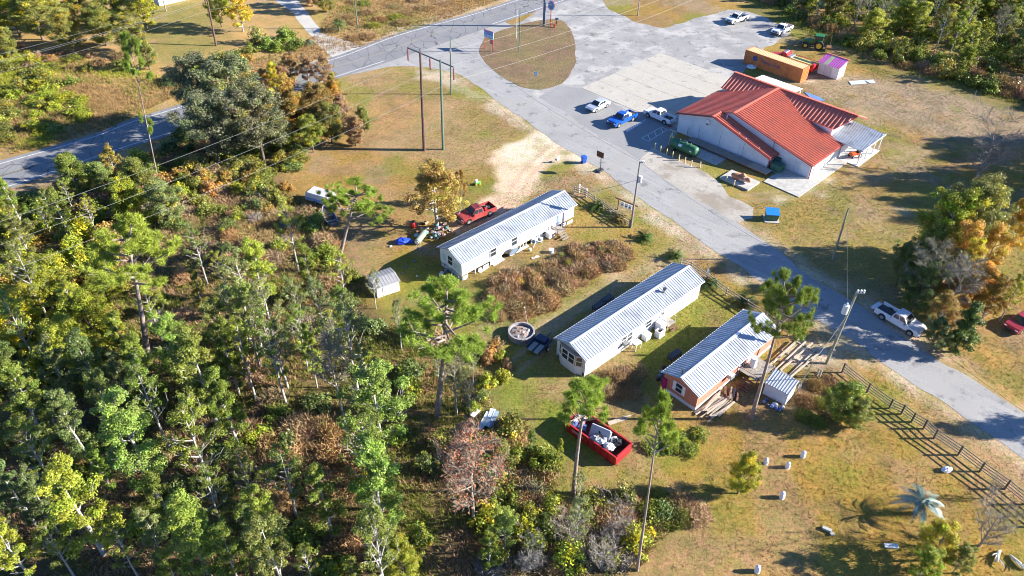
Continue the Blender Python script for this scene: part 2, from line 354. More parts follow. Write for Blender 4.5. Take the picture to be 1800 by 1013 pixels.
# ------------------------------------------------------------------ roads, lot, slabs
def asphalt(name, c0, c1, crack=None, streak=None, patch=None):
    m = bpy.data.materials.new(name); m.use_nodes = True; n = m.node_tree.nodes; l = m.node_tree.links
    p = n['Principled BSDF']; p.inputs['Roughness'].default_value = .9; p.inputs['Specular IOR Level'].default_value = .25
    tc = n.new('ShaderNodeTexCoord')
    def noise(sc, det, src=None):
        z = n.new('ShaderNodeTexNoise'); z.inputs['Scale'].default_value = sc; z.inputs['Detail'].default_value = det; z.inputs['Roughness'].default_value = .65
        l.new(src or tc.outputs['Object'], z.inputs['Vector']); return z.outputs[0]
    r = n.new('ShaderNodeValToRGB'); r.color_ramp.elements[0].position = .3; r.color_ramp.elements[1].position = .7
    r.color_ramp.elements[0].color = (*c0, 1); r.color_ramp.elements[1].color = (*c1, 1); l.new(noise(.22, 9), r.inputs[0]); out = r.outputs[0]
    def mix(fac, a, col, mode='MIX'):
        k = n.new('ShaderNodeMix'); k.data_type = 'RGBA'; k.blend_type = mode; l.new(fac, k.inputs[0]); l.new(a, k.inputs[6])
        if isinstance(col, tuple): k.inputs[7].default_value = (*col, 1)
        else: l.new(col, k.inputs[7])
        return k.outputs[2]
    def thresh(src, lo, hi):
        t = n.new('ShaderNodeMapRange'); t.inputs[1].default_value = lo; t.inputs[2].default_value = hi; t.clamp = True; l.new(src, t.inputs[0]); return t.outputs[0]
    g = n.new('ShaderNodeMix'); g.data_type = 'RGBA'; g.blend_type = 'MULTIPLY'; g.inputs[0].default_value = 1
    r2 = n.new('ShaderNodeValToRGB'); r2.color_ramp.elements[0].position = .35; r2.color_ramp.elements[1].position = .65
    r2.color_ramp.elements[0].color = (.84, .84, .85, 1); r2.color_ramp.elements[1].color = (1.12, 1.12, 1.11, 1); l.new(noise(5, 4), r2.inputs[0])
    l.new(out, g.inputs[6]); l.new(r2.outputs[0], g.inputs[7]); out = g.outputs[2]
    if streak:
        mp = n.new('ShaderNodeMapping'); mp.vector_type = 'TEXTURE'; mp.inputs['Rotation'].default_value = (0, 0, streak[0]); mp.inputs['Scale'].default_value = (18, .9, 1); l.new(tc.outputs['Object'], mp.inputs[0])
        out = mix(thresh(noise(1.0, 4, mp.outputs[0]), .5, .75), out, streak[1])
    if patch: out = mix(thresh(noise(.2, 12), .5, .6), out, patch); out = mix(thresh(noise(.55, 10), .56, .66), out, tuple(c * .72 for c in c0))
    if crack:
        mp = n.new('ShaderNodeMapping'); mp.vector_type = 'TEXTURE'; mp.inputs['Rotation'].default_value = (0, 0, crack[0]); mp.inputs['Scale'].default_value = (crack[1], crack[2], 1); l.new(tc.outputs['Object'], mp.inputs[0])
        dn = n.new('ShaderNodeTexNoise'); dn.inputs['Scale'].default_value = .5; l.new(tc.outputs['Object'], dn.inputs['Vector'])
        ad = n.new('ShaderNodeMix'); ad.data_type = 'RGBA'; ad.blend_type = 'LINEAR_LIGHT'; ad.inputs[0].default_value = .12; l.new(mp.outputs[0], ad.inputs[6]); l.new(dn.outputs['Color'], ad.inputs[7])
        vo = n.new('ShaderNodeTexVoronoi'); vo.feature = 'DISTANCE_TO_EDGE'; vo.inputs['Scale'].default_value = 1; l.new(ad.outputs[2], vo.inputs['Vector'])
        cr = thresh(vo.outputs['Distance'], crack[4], crack[4] * .45)
        mk = n.new('ShaderNodeMath'); mk.operation = 'MULTIPLY'; l.new(cr, mk.inputs[0]); l.new(thresh(noise(.12, 3), .36, .46), mk.inputs[1])
        out = mix(mk.outputs[0], out, crack[3])
    l.new(out, p.inputs['Base Color'])
    b = n.new('ShaderNodeBump'); b.inputs['Strength'].default_value = .25; b.inputs['Distance'].default_value = .03; l.new(noise(9, 3), b.inputs['Height']); l.new(b.outputs[0], p.inputs['Normal'])
    return m

def sheet(name, pts, z, m, jit=.25, step=1.2, kind='structure', seed=0, thick=0):
    """flat sheet over a world outline, its edge frayed by noise"""
    q = []; k = len(pts)
    for i in range(k):
        a, b = pts[i], pts[(i + 1) % k]; n = max(1, int((b - a).length / step))
        for j in range(n): q.append(a.lerp(b, j / n))
    if jit:
        x = np.array([p.x for p in q]); y = np.array([p.y for p in q])
        dx = (fbm(x, y, .35, 100 + seed) - .5) * 4 * jit; dy = (fbm(x, y, .35, 200 + seed) - .5) * 4 * jit
        q = [Vector((x[i] + dx[i], y[i] + dy[i], 0)) for i in range(len(q))]
    bm = bmesh.new(); vs_ = [bm.verts.new((p.x, p.y, z)) for p in q]; f = bm.faces.new(vs_)
    f.normal_update()
    if f.normal.z < 0: f.normal_flip()
    if thick:
        r = bmesh.ops.extrude_face_region(bm, geom=[f])
        for v in r['geom']:
            if isinstance(v, bmesh.types.BMVert): v.co.z -= thick
    bmesh.ops.triangulate(bm, faces=list(bm.faces))
    me = bpy.data.meshes.new(name); bm.to_mesh(me); bm.free(); me.materials.append(m)
    o = bpy.data.objects.new(name, me); COL.objects.link(o); tag(o, kind=kind); return o

def ribbon(name, pts, wd, z, m, parent=None):
    b = MB()
    for i in range(len(pts) - 1):
        a, c = pts[i], pts[i + 1]
        def nrm(j):
            d = pts[min(j + 1, len(pts) - 1)] - pts[max(j - 1, 0)]; d.z = 0; d.normalize(); return Vector((-d.y, d.x, 0)) * wd / 2
        n0, n1 = nrm(i), nrm(i + 1); zz = Vector((0, 0, z))
        b.face([a - n0 + zz, c - n1 + zz, c + n1 + zz, a + n0 + zz])
    return b.build(name, m, parent)

hdir = at(677, 107) - at(121, 292); HANG = math.atan2(hdir.y, hdir.x)
A_HW = asphalt('highway_asphalt', (.18, .185, .195), (.245, .245, .25), crack=(HANG - .5, 2.6, 5.2, (.085, .085, .09), .018))
A_RD = asphalt('road_asphalt', (.265, .26, .258), (.34, .335, .33), streak=(math.radians(-45), (.38, .37, .35)), patch=(.31, .3, .285))
A_LOT = asphalt('lot_gravel', (.23, .225, .225), (.35, .34, .33), patch=(.4, .385, .365))
A_PARK = asphalt('parking_asphalt', (.235, .235, .235), (.29, .287, .285))
A_CON = asphalt('old_concrete', (.385, .36, .315), (.46, .43, .375), patch=(.41, .385, .335))
A_DRV = asphalt('drive_concrete', (.4, .38, .35), (.52, .5, .46))
A_APR = asphalt('sandy_gravel', (.32, .295, .26), (.45, .415, .36), patch=(.27, .235, .19))
PAINT = mat('road_paint', (.62, .62, .6), .8, .25, 3, col2=(.36, .36, .36), scale2=1.5)
YPAINT = mat('faded_yellow_paint', (.42, .38, .27), .8, .2, 2, col2=(.38, .37, .34), scale2=.8)
CPAINT = mat('worn_centre_paint', (.3, .27, .2), .85, .25, 2, col2=(.21, .21, .21), scale2=.5)
LPAINT = mat('stall_paint', (.66, .67, .68), .8, .15, 3)

U = smooth_line(P(HW_U)); L = smooth_line(P(HW_L))
def ext(line, d): return [line[0] + (line[0] - line[1]).normalized() * d] + line + [line[-1] + (line[-1] - line[-2]).normalized() * d]
U = ext(U, 160); L = ext(L, 160)
sheet('highway', shift(U, 1.0) + shift(L, -.9)[::-1], .024, A_HW, .06, 2.0)
ribbon('edge_line', shift(U, -.05), .17, .03, PAINT)['kind'] = 'structure'
ribbon('edge_line', [p for p in L if not (at(690, 100).x < p.x < at(842, 50).x)][:1] + [p for p in L[1:] if p.x < at(690, 100).x], .17, .03, PAINT)['kind'] = 'structure'
ribbon('edge_line', [p for p in L if p.x > at(850, 48).x], .17, .03, PAINT)['kind'] = 'structure'
mid = smooth_line([U[int(i * (len(U) - 1) / 40)].lerp(L[int(i * (len(L) - 1) / 40)], .5) for i in range(41)], 4)
ribbon('centre_line', shift(mid, .14), .1, .03, CPAINT)['kind'] = 'structure'
ribbon('centre_line', shift(mid, -.14), .1, .03, CPAINT)['kind'] = 'structure'

LOT = [(858, 66), (902, 47), (954, 14), (1003, -22), (1062, -34), (1058, 0), (1070, 17), (1117, 39), (1164, 49), (1200, 40), (1250, 25), (1280, 17), (1310, 20), (1345, 30), (1391, 57), (1371, 72), (1344, 84), (1338, 98), (1310, 122), (1296, 138), (1277, 137), (1240, 160), (1190, 233), (1150, 285), (1123, 284), (1060, 245), (1000, 205), (950, 174), (902, 150), (850, 107), (846, 90)]
sheet('gravel_lot', P(LOT), .008, A_LOT, .35, .8, seed=3)
sheet('parking_area', P([(946, 172), (985, 150), (1022, 156), (1104, 196), (1148, 170), (1196, 205), (1184, 246), (1140, 278), (1123, 284), (1060, 245), (1000, 205)]), .012, A_PARK, .12, .8, seed=5)
sheet('side_road', ext(smooth_line(P([(560, 142)] + ROAD_L), 3), 60)[1:] + ext(smooth_line(P([(880, 36)] + ROAD_R), 3), 60)[1:][::-1], .016, A_RD, .26, .7, seed=8)
sheet('gravel_apron', P([(1123, 283), (1146, 260), (1185, 279), (1240, 302), (1265, 322), (1280, 345), (1300, 352), (1326, 366), (1322, 384), (1300, 392), (1284, 386), (1200, 337)]), .02, A_APR, .2, .8, seed=9)
IS = P([(843, 84), (847, 101), (868, 124), (902, 147), (925, 156), (948, 158), (972, 153), (990, 144), (1003, 130), (1011, 108), (1009, 72), (1000, 50), (986, 36), (956, 35), (926, 40), (902, 48), (870, 58), (853, 67)])
gi = bpy.data.materials.new('island_grass')
def grass_sheet_mat(name, base):
    g = GM.copy(); g.name = name; n = g.node_tree.nodes; l = g.node_tree.links
    a = [k for k in n if k.type == 'ATTRIBUTE'][0]; c = n.new('ShaderNodeTexNoise'); c.inputs['Scale'].default_value = .12; c.inputs['Detail'].default_value = 5
    tc = [k for k in n if k.type == 'TEX_COORD'][0]; l.new(tc.outputs['Object'], c.inputs['Vector'])
    r = n.new('ShaderNodeValToRGB'); r.color_ramp.elements[0].position = .38; r.color_ramp.elements[1].position = .62
    r.color_ramp.elements[0].color = (*base[0], 1); r.color_ramp.elements[1].color = (*base[1], 1); l.new(c.outputs[0], r.inputs[0])
    for k in list(a.outputs['Color'].links):
        l.new(r.outputs[0], k.to_socket)
    return g
sheet('grass_island', smooth_line(IS + IS[:1], 4)[:-1], .03, grass_sheet_mat('island_grass2', ((.195, .135, .09), (.21, .165, .085))), .25, .7, seed=12)
bpy.data.materials.remove(gi)

# concrete slab in panels, all parts of one yard slab
def st(s, t, z=0.0):
    """community building axes: s along its front, t towards the back"""
    return Vector(((s + t) / math.sqrt(2), (t - s) / math.sqrt(2), z))
slab = tag(thing('concrete_yard', None, None, st(-70, 110)), kind='structure')
A0 = at(1022, 155); s0, t0 = (A0.x - A0.y) / math.sqrt(2), (A0.x + A0.y) / math.sqrt(2)
A1 = at(1163, 94); t1 = (A1.x + A1.y) / math.sqrt(2)
ns, ntt = 4, 5; s1 = -61.9; dS = (s1 - s0) / ns; dT = (t1 - t0) / ntt
for i in range(ns + 3):
    for j in range(ntt):
        sa, sb = s0 + i * dS, s0 + (i + 1) * dS; ta, tb = t0 + j * dT, t0 + (j + 1) * dT
        if sb > s1 + .1 and tb < t0 + 2.9 * dT: continue
        g = .03; b = MB(); z = .035 + random.uniform(-.006, .006)
        q = [st(sa + g, ta + g), st(sb - g, ta + g), st(sb - g, tb - g), st(sa + g, tb - g)]
        b.prism([p - slab.location for p in q], -.06, z); b.build('concrete_panel', A_CON, slab)
def decal(name, quads, z, m):
    b = MB()
    for q in quads: b.face([(p.x, p.y, z) for p in q])
    o = b.build(name, m); tag(o, kind='structure'); return o
def strip(p, q, wd=.11):
    d = (q - p).normalized(); n = Vector((-d.y, d.x, 0)) * wd / 2; return [p - n, q - n, q + n, p + n]
decal('stall_line', [strip(st(s0 + f * dS, t0 + dT * .6), st(s0 + f * dS, t0 + dT * 4.6), .14) for f in (.55, 1.25, 1.95, 2.65, 3.35)], .047, YPAINT)
# access-aisle hatching and stall lines on the asphalt
hc = [at(1128, 243), at(1163, 223.5), at(1173.5, 228), at(1139.5, 249)]
hq = [strip(hc[i], hc[(i + 1) % 4]) for i in range(4)] + [strip(hc[0].lerp(hc[1], f), hc[3].lerp(hc[2], f - .2)) for f in (.3, .62, .95)]
decal('aisle_hatching', hq, .02, LPAINT)
decal('stall_line', [strip(at(1100, 230.5), at(1135, 210.5), .14), strip(at(1117, 181), at(1060, 213), .1) if False else strip(at(1101, 231.5), at(1128, 216), .3)], .021, LPAINT)
decal('red_kerb_mark', [strip(at(1175, 224), at(1191, 217), .45)], .02, mat('red_paint_worn', (.3, .05, .05), .8, .3, 3))
# drive beyond the highway and paths
sheet('concrete_drive', P([(455, -12), (480, 0), (515, 22), (530, 45), (548, 62), (562, 84), (585, 102), (640, 84), (606, 70), (572, 62), (556, 44), (540, 22), (520, -4), (470, -30)]), .01, A_DRV, .2, .8, seed=20)

# ------------------------------------------------------------------ shared materials
RED_METAL = mat('red_roof_metal', (.6, .165, .1), .5, .14, 1.6, col2=(.47, .15, .1), scale2=.5)
RED_TRIM = mat('dark_red_trim', (.28, .04, .04), .5, .12, 3)
WHITE_WALL = mat('white_metal_wall', (.66, .69, .74), .55, .06, 1.5, col2=(.55, .58, .62), scale2=.35)
GALV = mat('galvanised_roof', (.36, .395, .45), .45, .14, 1.3, metal=.15, col2=(.24, .25, .27), scale2=.55)
WHITE = mat('white_paint', (.74, .75, .77), .6, .06, 3)
OFFWHITE = mat('weathered_white', (.62, .62, .6), .7, .1, 3, col2=(.42, .4, .36), scale2=1.2)
SIDING = mat('white_siding', (.6, .62, .66), .6, .06, 2, col2=(.55, .56, .56), scale2=.6)
SKIRT = mat('dirty_skirting', (.6, .61, .62), .75, .15, 1.8, col2=(.36, .33, .28), scale2=1.0)
SALMON = mat('salmon_siding', (.5, .2, .135), .75, .12, 2.2, col2=(.45, .2, .12), scale2=.8)
GLASS = mat('dark_glass', (.03, .04, .05), .08, .1, 1, spec=.8)
BLACK = mat('black_rubber', (.02, .02, .022), .8, .2, 6)
DARK = mat('dark_metal', (.05, .05, .055), .55, .2, 4)
GREY = mat('grey_metal', (.3, .31, .32), .5, .15, 4, metal=.4)
CHROME = mat('bright_metal', (.6, .6, .62), .25, .08, 4, metal=.9)
WOOD_GREY = mat('grey_wood', (.3, .27, .23), .85, .22, 5, col2=(.2, .17, .14), scale2=2)
WOOD_PALE = mat('pale_lumber', (.43, .37, .3), .85, .2, 5, col2=(.36, .31, .25), scale2=2)
WOOD_BROWN = mat('brown_wood', (.17, .09, .06), .85, .2, 5)
POLE_GREEN = mat('treated_green_pole', (.1, .16, .12), .85, .2, 3)
POLE_BROWN = mat('creosote_pole', (.11, .065, .055), .85, .25, 3)
POLE_GREY = mat('weathered_pole', (.25, .23, .21), .85, .2, 3)
RED_PAINT = mat('red_paint', (.45, .03, .03), .4, .12, 3, col2=(.36, .035, .03), scale2=1)
BLUE_PLASTIC = mat('blue_plastic', (.015, .09, .5), .5, .1, 3)
TANK_GREEN = mat('tank_green', (.03, .13, .06), .55, .15, 3)
BOX_GREEN = mat('utility_green', (.05, .14, .09), .6, .12, 3)
YELLOW = mat('yellow_paint', (.62, .46, .05), .6, .15, 3)
CREAM = mat('cream_paint', (.66, .56, .28), .7, .15, 3)
CONC = mat('plain_concrete', (.42, .41, .38), .9, .15, 2, col2=(.32, .3, .27), scale2=.8)
TARP = mat('blue_tarp', (.015, .06, .5), .45, .25, 4)
LIGHT_R = mat('tail_light', (.4, .01, .01), .25, .1, 4)
LIGHT_W = mat('head_light', (.7, .7, .68), .15, .05, 4)
ORANGE_BOX = mat('orange_container', (.47, .165, .05), .6, .14, 1.2, col2=(.33, .1, .04), scale2=.9)
NAVY = mat('navy_print', (.02, .05, .2), .7, .1, 2)
DIRT = mat('bare_dirt', (.2, .14, .09), .95, .3, 6, bump=.5)

def ribs(b, poly, zf, along, spacing, wd, ht, m=0, off=0.0):
    """raised seams on the roof plane z = zf(x, y); along = 0 seams run in x, 1 in y"""
    a = 1 - along; lo = min(p[a] for p in poly); hi = max(p[a] for p in poly); c = lo + off + spacing / 2
    while c < hi - .02:
        xs = []
        for i in range(len(poly)):
            p, q = poly[i], poly[(i + 1) % len(poly)]
            if (p[a] > c) != (q[a] > c): xs.append(p[along] + (q[along] - p[along]) * (c - p[a]) / (q[a] - p[a]))
        xs.sort()
        for i in range(0, len(xs) - 1, 2):
            if xs[i + 1] - xs[i] < .1: continue
            def pt(l, k, h):
                x, y = (l, c + k) if along == 0 else (c + k, l)
                return (x, y, zf(x, y) + h)
            e0, e1 = xs[i] + .004, xs[i + 1] - .004
            A = [pt(e0, -wd / 2, 0), pt(e0, wd / 2, 0), pt(e0, wd / 4, ht), pt(e0, -wd / 4, ht)]
            B = [pt(e1, -wd / 2, 0), pt(e1, wd / 2, 0), pt(e1, wd / 4, ht), pt(e1, -wd / 4, ht)]
            for j in range(1, 4):
                k = (j + 1) % 4
                f = [A[j], A[k], B[k], B[j]]
                b.face(f[::-1] if along == 0 else f, m)
            b.face(A, m); b.face(B[::-1], m)
        c += spacing

def roof_plane(name, poly, zf, along, mats, parent, spacing=.45, wd=.2, ht=.06, thick=.09):
    b = MB()
    area = sum(poly[i][0] * poly[(i + 1) % len(poly)][1] - poly[(i + 1) % len(poly)][0] * poly[i][1] for i in range(len(poly)))
    if area < 0: poly = poly[::-1]
    b.hexa([(x, y, zf(x, y) - thick) for x, y in poly], [(x, y, zf(x, y)) for x, y in poly])
    ribs(b, poly, zf, along, spacing, wd, ht)
    return b.build(name, mats, parent)

# ------------------------------------------------------------------ community building with the red roof
HALL = thing('community_hall', 'white metal hall with a ribbed red roof of crossing gables beside the concrete yard', 'building', st(-50, 105), math.radians(-45))
def Q(s, t, z=0.0): return (s + 50, t - 105, z)
def S2(l): return [(s + 50, t - 105) for s, t in l]
def gable_s(name, pts, t0_, t1_, m, parent):           # outline in (s, z)
    b = MB(); b.hexa([Q(s, t0_, z) for s, z in pts], [Q(s, t1_, z) for s, z in pts]); return b.build(name, m, parent)
def gable_t(name, pts, s0_, s1_, m, parent):
    b = MB(); b.hexa([Q(s0_, t, z) for t, z in pts], [Q(s1_, t, z) for t, z in pts]); return b.build(name, m, parent)
zAL = lambda x, y: 5.7 + .27 * (x - 50 + 53.1)
zAR = lambda x, y: 5.7 - .24 * (x - 50 + 53.1)
zCR = lambda x, y: 5.1 - .285 * (x - 50 + 55.3)
zBN = lambda x, y: 5.7 - .46 * (114.3 - (y + 105))
zBF = lambda x, y: 5.7 - .46 * ((y + 105) - 114.3)
gable_s('wall', [(-61.6, 0), (-44.95, 0), (-44.95, 1.98), (-55.3, 4.95), (-61.6, 3.2)], 99.2, 101.25, WHITE_WALL, HALL)
gable_s('wall', [(-61.55, 0), (-39.25, 0), (-39.25, 2.2), (-53.1, 5.55), (-61.55, 3.25)], 101.3, 113.8, WHITE_WALL, HALL)
gable_t('wall', [(110.95, 0), (118.0, 0), (118.0, 3.85), (114.3, 5.55), (110.95, 4.0)], -61.2, -41.4, WHITE_WALL, HALL)
roof_plane('roof', S2([(-62, 98.7), (-55.3, 98.7), (-55.3, 101.0), (-53.1, 101.0), (-53.1, 114.3), (-59.03, 110.83), (-62, 110.83)]), zAL, 0, RED_METAL, HALL, .55, .22, .14)
roof_plane('roof', S2([(-53.1, 101.0), (-39.0, 101.0), (-39.0, 110.83), (-46.4, 110.83), (-53.1, 114.3)]), zAR, 0, RED_METAL, HALL, .55, .22, .14)
roof_plane('roof', S2([(-55.3, 98.7), (-44.55, 98.7), (-44.55, 101.28), (-55.3, 101.28)]), zCR, 0, RED_METAL, HALL, .55, .22, .14)
roof_plane('roof', S2([(-61.6, 110.7), (-41.2, 110.7), (-39.4, 114.3), (-61.6, 114.3)]), zBN, 1, RED_METAL, HALL, .66, .28, .13)
roof_plane('roof', S2([(-61.6, 114.3), (-39.4, 114.3), (-39.4, 118.5), (-61.6, 118.5)]), zBF, 1, RED_METAL, HALL, .66, .28, .13)
b = MB(); b.bar(Q(-53.1, 100.95, 5.76), Q(-53.1, 114.0, 5.76), .42, .09); b.build('ridge_cap', RED_METAL, HALL)
b = MB(); b.bar(Q(-61.65, 114.3, 5.76), Q(-39.35, 114.3, 5.76), .5, .1); b.build('ridge_cap', RED_METAL, HALL)
b = MB(); b.bar(Q(-55.3, 98.65, 5.16), Q(-55.3, 101.0, 5.16), .34, .09); b.build('ridge_cap', RED_METAL, HALL)
for p, q in [((-53.1, 114.3, 5.73), (-46.4, 110.83, 4.12)), ((-53.1, 114.3, 5.73), (-59.03, 110.83, 4.13))]:
    b = MB(); b.bar(Q(*p), Q(*q), .25, .05); b.build('valley_flashing', RED_METAL, HALL)
for p, q in [((-62.03, 98.66, 3.24), (-55.3, 98.66, 5.06)), ((-55.3, 98.66, 5.06), (-44.5, 98.66, 2.0)), ((-53.1, 100.95, 5.62), (-38.97, 100.95, 2.25)), ((-44.5, 98.7, 2.0), (-44.5, 101.25, 2.0)), ((-38.95, 101.0, 2.24), (-38.95, 110.8, 2.24)), ((-41.15, 110.66, 4.0), (-39.36, 114.3, 5.62)), ((-39.36, 114.3, 5.62), (-39.36, 118.5, 3.72))]:
    b = MB(); b.bar(Q(*p), Q(*q), .07, .16); b.build('roof_trim', RED_TRIM, HALL)
for s, t, z in [(-44.75, 99.1, 1.95), (-39.1, 101.2, 2.2), (-39.1, 110.5, 2.2)]:
    b = MB(); b.box(Q(s, t, z / 2), (.14, .14, z)); b.build('downspout', RED_TRIM, HALL)
for s in (-57.5, -53.6, -49.4):                                                    # seams and fittings on the gable wall
    b = MB(); b.box(Q(s, 99.185, 1.3), (.05, .02, 2.6)); b.build('wall_seam', GREY, HALL)
b = MB(); b.box(Q(-56.2, 99.1, 3.7), (.55, .2, .7)); g = b.build('wall_light', WHITE, HALL)
b = MB(); b.box(Q(-56.2, 98.98, 3.38), (.4, .06, .18)); b.build('lens', DARK, g)
b = MB(); b.cyl(Q(-59.0, 99.1, .6), Q(-59.0, 99.1, 3.0), .04, 8); b.build('conduit', WHITE, HALL)
b = MB(); b.cyl(Q(-59.4, 98.9, 0), Q(-59.4, 98.9, 1.6), .05, 8); b.build('conduit', GREY, HALL)
for s, t in [(-53.8, 100.3), (-50.6, 99.3), (-49.3, 99.2), (-46.9, 99.2)]:
    b = MB(); z = 5.1 - .285 * (s + 55.3); b.cyl(Q(s, t, z - .1), Q(s, t, z + (.7 if s < -53 else .22)), .07, 8); b.build('roof_vent', WHITE, HALL)
b = MB(); b.cyl(Q(-45.6, 101.1, 2.2), Q(-45.6, 101.1, 4.1), .04, 8); b.build('conduit', DARK, HALL)
b = MB(); b.box(Q(-41.4, 101.27, 1.0), (.95, .05, 1.95)); d = b.build('door', mat('pale_blue_door', (.5, .55, .62), .5, .08, 3), HALL)
b = MB(); b.box(Q(-41.75, 101.23, 1.0), (.08, .06, .12)); b.build('handle', DARK, d)
b = MB(); b.box(Q(-39.2, 103.6, .98), (.08, 2.2, 1.9)); b.build('door', OFFWHITE, HALL)
b = MB(); b.box(Q(-39.2, 107.2, .98), (.08, 2.4, 1.9)); b.build('door', OFFWHITE, HALL)
b = MB(); b.box(Q(-41.36, 115, 4.5), (.05, .35, .12)); b.build('wall_vent', DARK, HALL)

# open porch on the right end
PO = thing('open_porch', 'flat ribbed grey porch roof on slim white posts at the hall end', 'porch', st(-38.5, 114), math.radians(-45))
def Q2(s, t, z=0.0): return (s + 38.5, t - 114, z)
zP = lambda x, y: 2.85 - .06 * (x + 2.6)
roof_plane('porch_roof', [(x + 38.5, y - 114) for x, y in [(-41.3, 110.2), (-35.7, 110.2), (-35.7, 118.1), (-41.3, 118.1)]], zP, 0, GALV, PO, .4, .14, .05)
b = MB(); b.prism([Q2(-41.2, 110.0)[:2], Q2(-35.6, 110.0)[:2], Q2(-35.6, 117.2)[:2], Q2(-41.2, 117.2)[:2]], -.05, .12); b.build('porch_floor', mat('porch_concrete', (.55, .55, .55), .85, .08, 2), PO)
for s, t in [(-36.0, 110.4), (-36.0, 112.9), (-36.0, 115.4), (-36.0, 117.6), (-39.0, 110.4), (-40.6, 110.4)]:
    b = MB(); b.box(Q2(s, t, 1.36), (.13, .13, 2.6)); b.build('post', WHITE, PO)
b = MB(); b.bar(Q2(-35.75, 110.2, 2.58), Q2(-35.75, 118.1, 2.58), .08, .16); b.build('beam', WHITE, PO)

# white lean-to behind the hall
WL = thing('lean_to', 'white flat lean-to roof behind the red ridge facing the orange container', 'canopy', at(1368, 150, 2.6) - Vector((0, 0, 2.6)), math.radians(-45))
pl = [at(1331, 139, 2.7), at(1341, 131, 2.7), at(1408, 157, 2.7), at(1402, 168, 2.7)]
cs = [((p.x - p.y) / math.sqrt(2), (p.x + p.y) / math.sqrt(2)) for p in pl]; c0 = ((WL.location.x - WL.location.y) / math.sqrt(2), (WL.location.x + WL.location.y) / math.sqrt(2))
sa, sb = cs[1][0] - c0[0], cs[2][0] - c0[0]; tb = cs[1][1] - c0[1]; ta = tb - 3.4
roof_plane('roof', [(sa, ta), (sb, ta), (sb, tb), (sa, tb)], lambda x, y: 2.9 - .09 * (y - ta), 1, mat('bright_white_metal', (.78, .78, .8), .5, .05, 2), WL, .5, .12, .05)
for x in (sa + .2, (sa + sb) / 2, sb - .2):
    b = MB(); b.box((x, tb - .15, 1.25), (.1, .1, 2.5)); b.build('post', WHITE, WL)
for f in (.22, .55): 
    b = MB(); x = sa + (sb - sa) * f; b.bar((x, ta, 2.98), (x, tb, 2.98 - .09 * (tb - ta)), .06, .05); b.build('seam', DARK, WL)

# walks and boardwalk
tag(sheet('side_walk', [st(-43.3, 95.6), st(-37.5, 95.5), st(-37.4, 110.0), st(-39.15, 110.0), st(-39.15, 101.2), st(-44.9, 101.2), st(-44.9, 99.2), st(-43.3, 99.2)], .12, CONC, 0, 5, thick=.2), kind='structure')
BW = thing('boardwalk_ramp', 'long grey plank ramp running along the shaded gable wall of the hall', 'ramp', st(-51, 98), math.radians(-45))
n = 48
for i in range(n):
    x = -7.2 + 14.4 * (i + .5) / n; b = MB(); b.box((x, 0, .45 + random.uniform(-.01, .01)), (14.4 / n - .04, 1.7, .05)); 
    b.build('plank', WOOD_GREY if i < n - 11 else WOOD_PALE, BW)
for y in (-.8, .8):
    b = MB(); b.box((0, y, .33), (14.4, .06, .18)); b.build('joist', WOOD_BROWN, BW)
for i in range(8):
    for y in (-.8, .8):
        b = MB(); b.box((-7 + i * 2, y, .17), (.1, .1, .34)); b.build('post', WOOD_BROWN, BW)

# utility gear round the hall
def util_box(loc, d, label, rz=math.radians(-45)):
    t = thing('utility_cabinet', label, 'utility box', loc, rz)
    b = MB(); b.box((0, 0, d[2] / 2 - .02), (d[0], d[1], d[2] - .04)); b.build('body', BOX_GREEN, t, bevel=.03)
    b = MB(); b.box((0, 0, d[2]), (d[0] + .1, d[1] + .1, .07)); b.build('lid', BOX_GREEN, t, bevel=.02)
    b = MB(); b.box((0, -d[1] / 2 - .01, d[2] * .5), (.06, .04, .2)); b.build('handle', DARK, t)
util_box(st(-43.7, 99.9, .12), (1.7, 1.3, 1.1), 'dark green utility cabinet standing out on the shaded walk')
util_box(st(-44.3, 101.0, .0) + Vector((0, 0, .0)), (.7, .5, 1.5), 'tall green cabinet tucked into the hall wall corner')

tk = at(1203, 260, .9)
TK = thing('fuel_tank', 'green horizontal cylinder tank on a frame in the hall shade', 'tank', (tk.x, tk.y, 0), math.radians(-45))
b = MB(); prof = [(-2.45, .15), (-2.4, .5), (-2.2, .74), (-1.95, .8), (1.95, .8), (2.2, .74), (2.4, .5), (2.45, .15)]
b.path([(x, 0, 1.05) for x, r in prof], [r for x, r in prof], 18); b.build('shell', TANK_GREEN, TK, smooth=True)
for x in (-1.5, 1.5):
    b = MB(); b.box((x, 0, .15), (.25, 1.3, .3)); b.build('saddle', DARK, TK)
b = MB(); b.box((-.4, -.72, 1.45), (.6, .02, .4), M=Matrix.Rotation(-.75, 3, 'X')); b.build('placard', WHITE, TK)
b = MB(); b.box((1.6, -.78, 1.2), (.3, .02, .25), M=Matrix.Rotation(-.4, 3, 'X')); b.build('placard', WHITE, TK)
for x in (-.9, .3, 1.1):
    b = MB(); b.cyl((x, 0, 1.8), (x, 0, 2.05), .1, 8); b.build('fitting', GREY, TK)
b = MB(); b.path([(-2.2, -.2, 1.9), (-2.7, -.2, 2.1), (-2.9, -.2, .4)], .05, 6); b.build('pipe', CREAM, TK)
PB = at(1180, 247); PS = thing('pipe_stand', 'cream pump stand with leaning braces at the tank end', 'pump stand', PB, math.radians(-45))
b = MB(); b.bar((-.3, 0, 0), (0, 0, 1.5), .1, .1); b.build('brace', CREAM, PS); b = MB(); b.bar((.3, 0, 0), (0, 0, 1.5), .1, .1); b.build('brace', CREAM, PS)
b = MB(); b.box((.5, -.2, .45), (.3, .3, .9)); b.build('pump', YELLOW, PS); b = MB(); b.bar((-.9, .4, 1.5), (.5, .4, 1.5), .06, .06); b.build('rail', CREAM, PS)
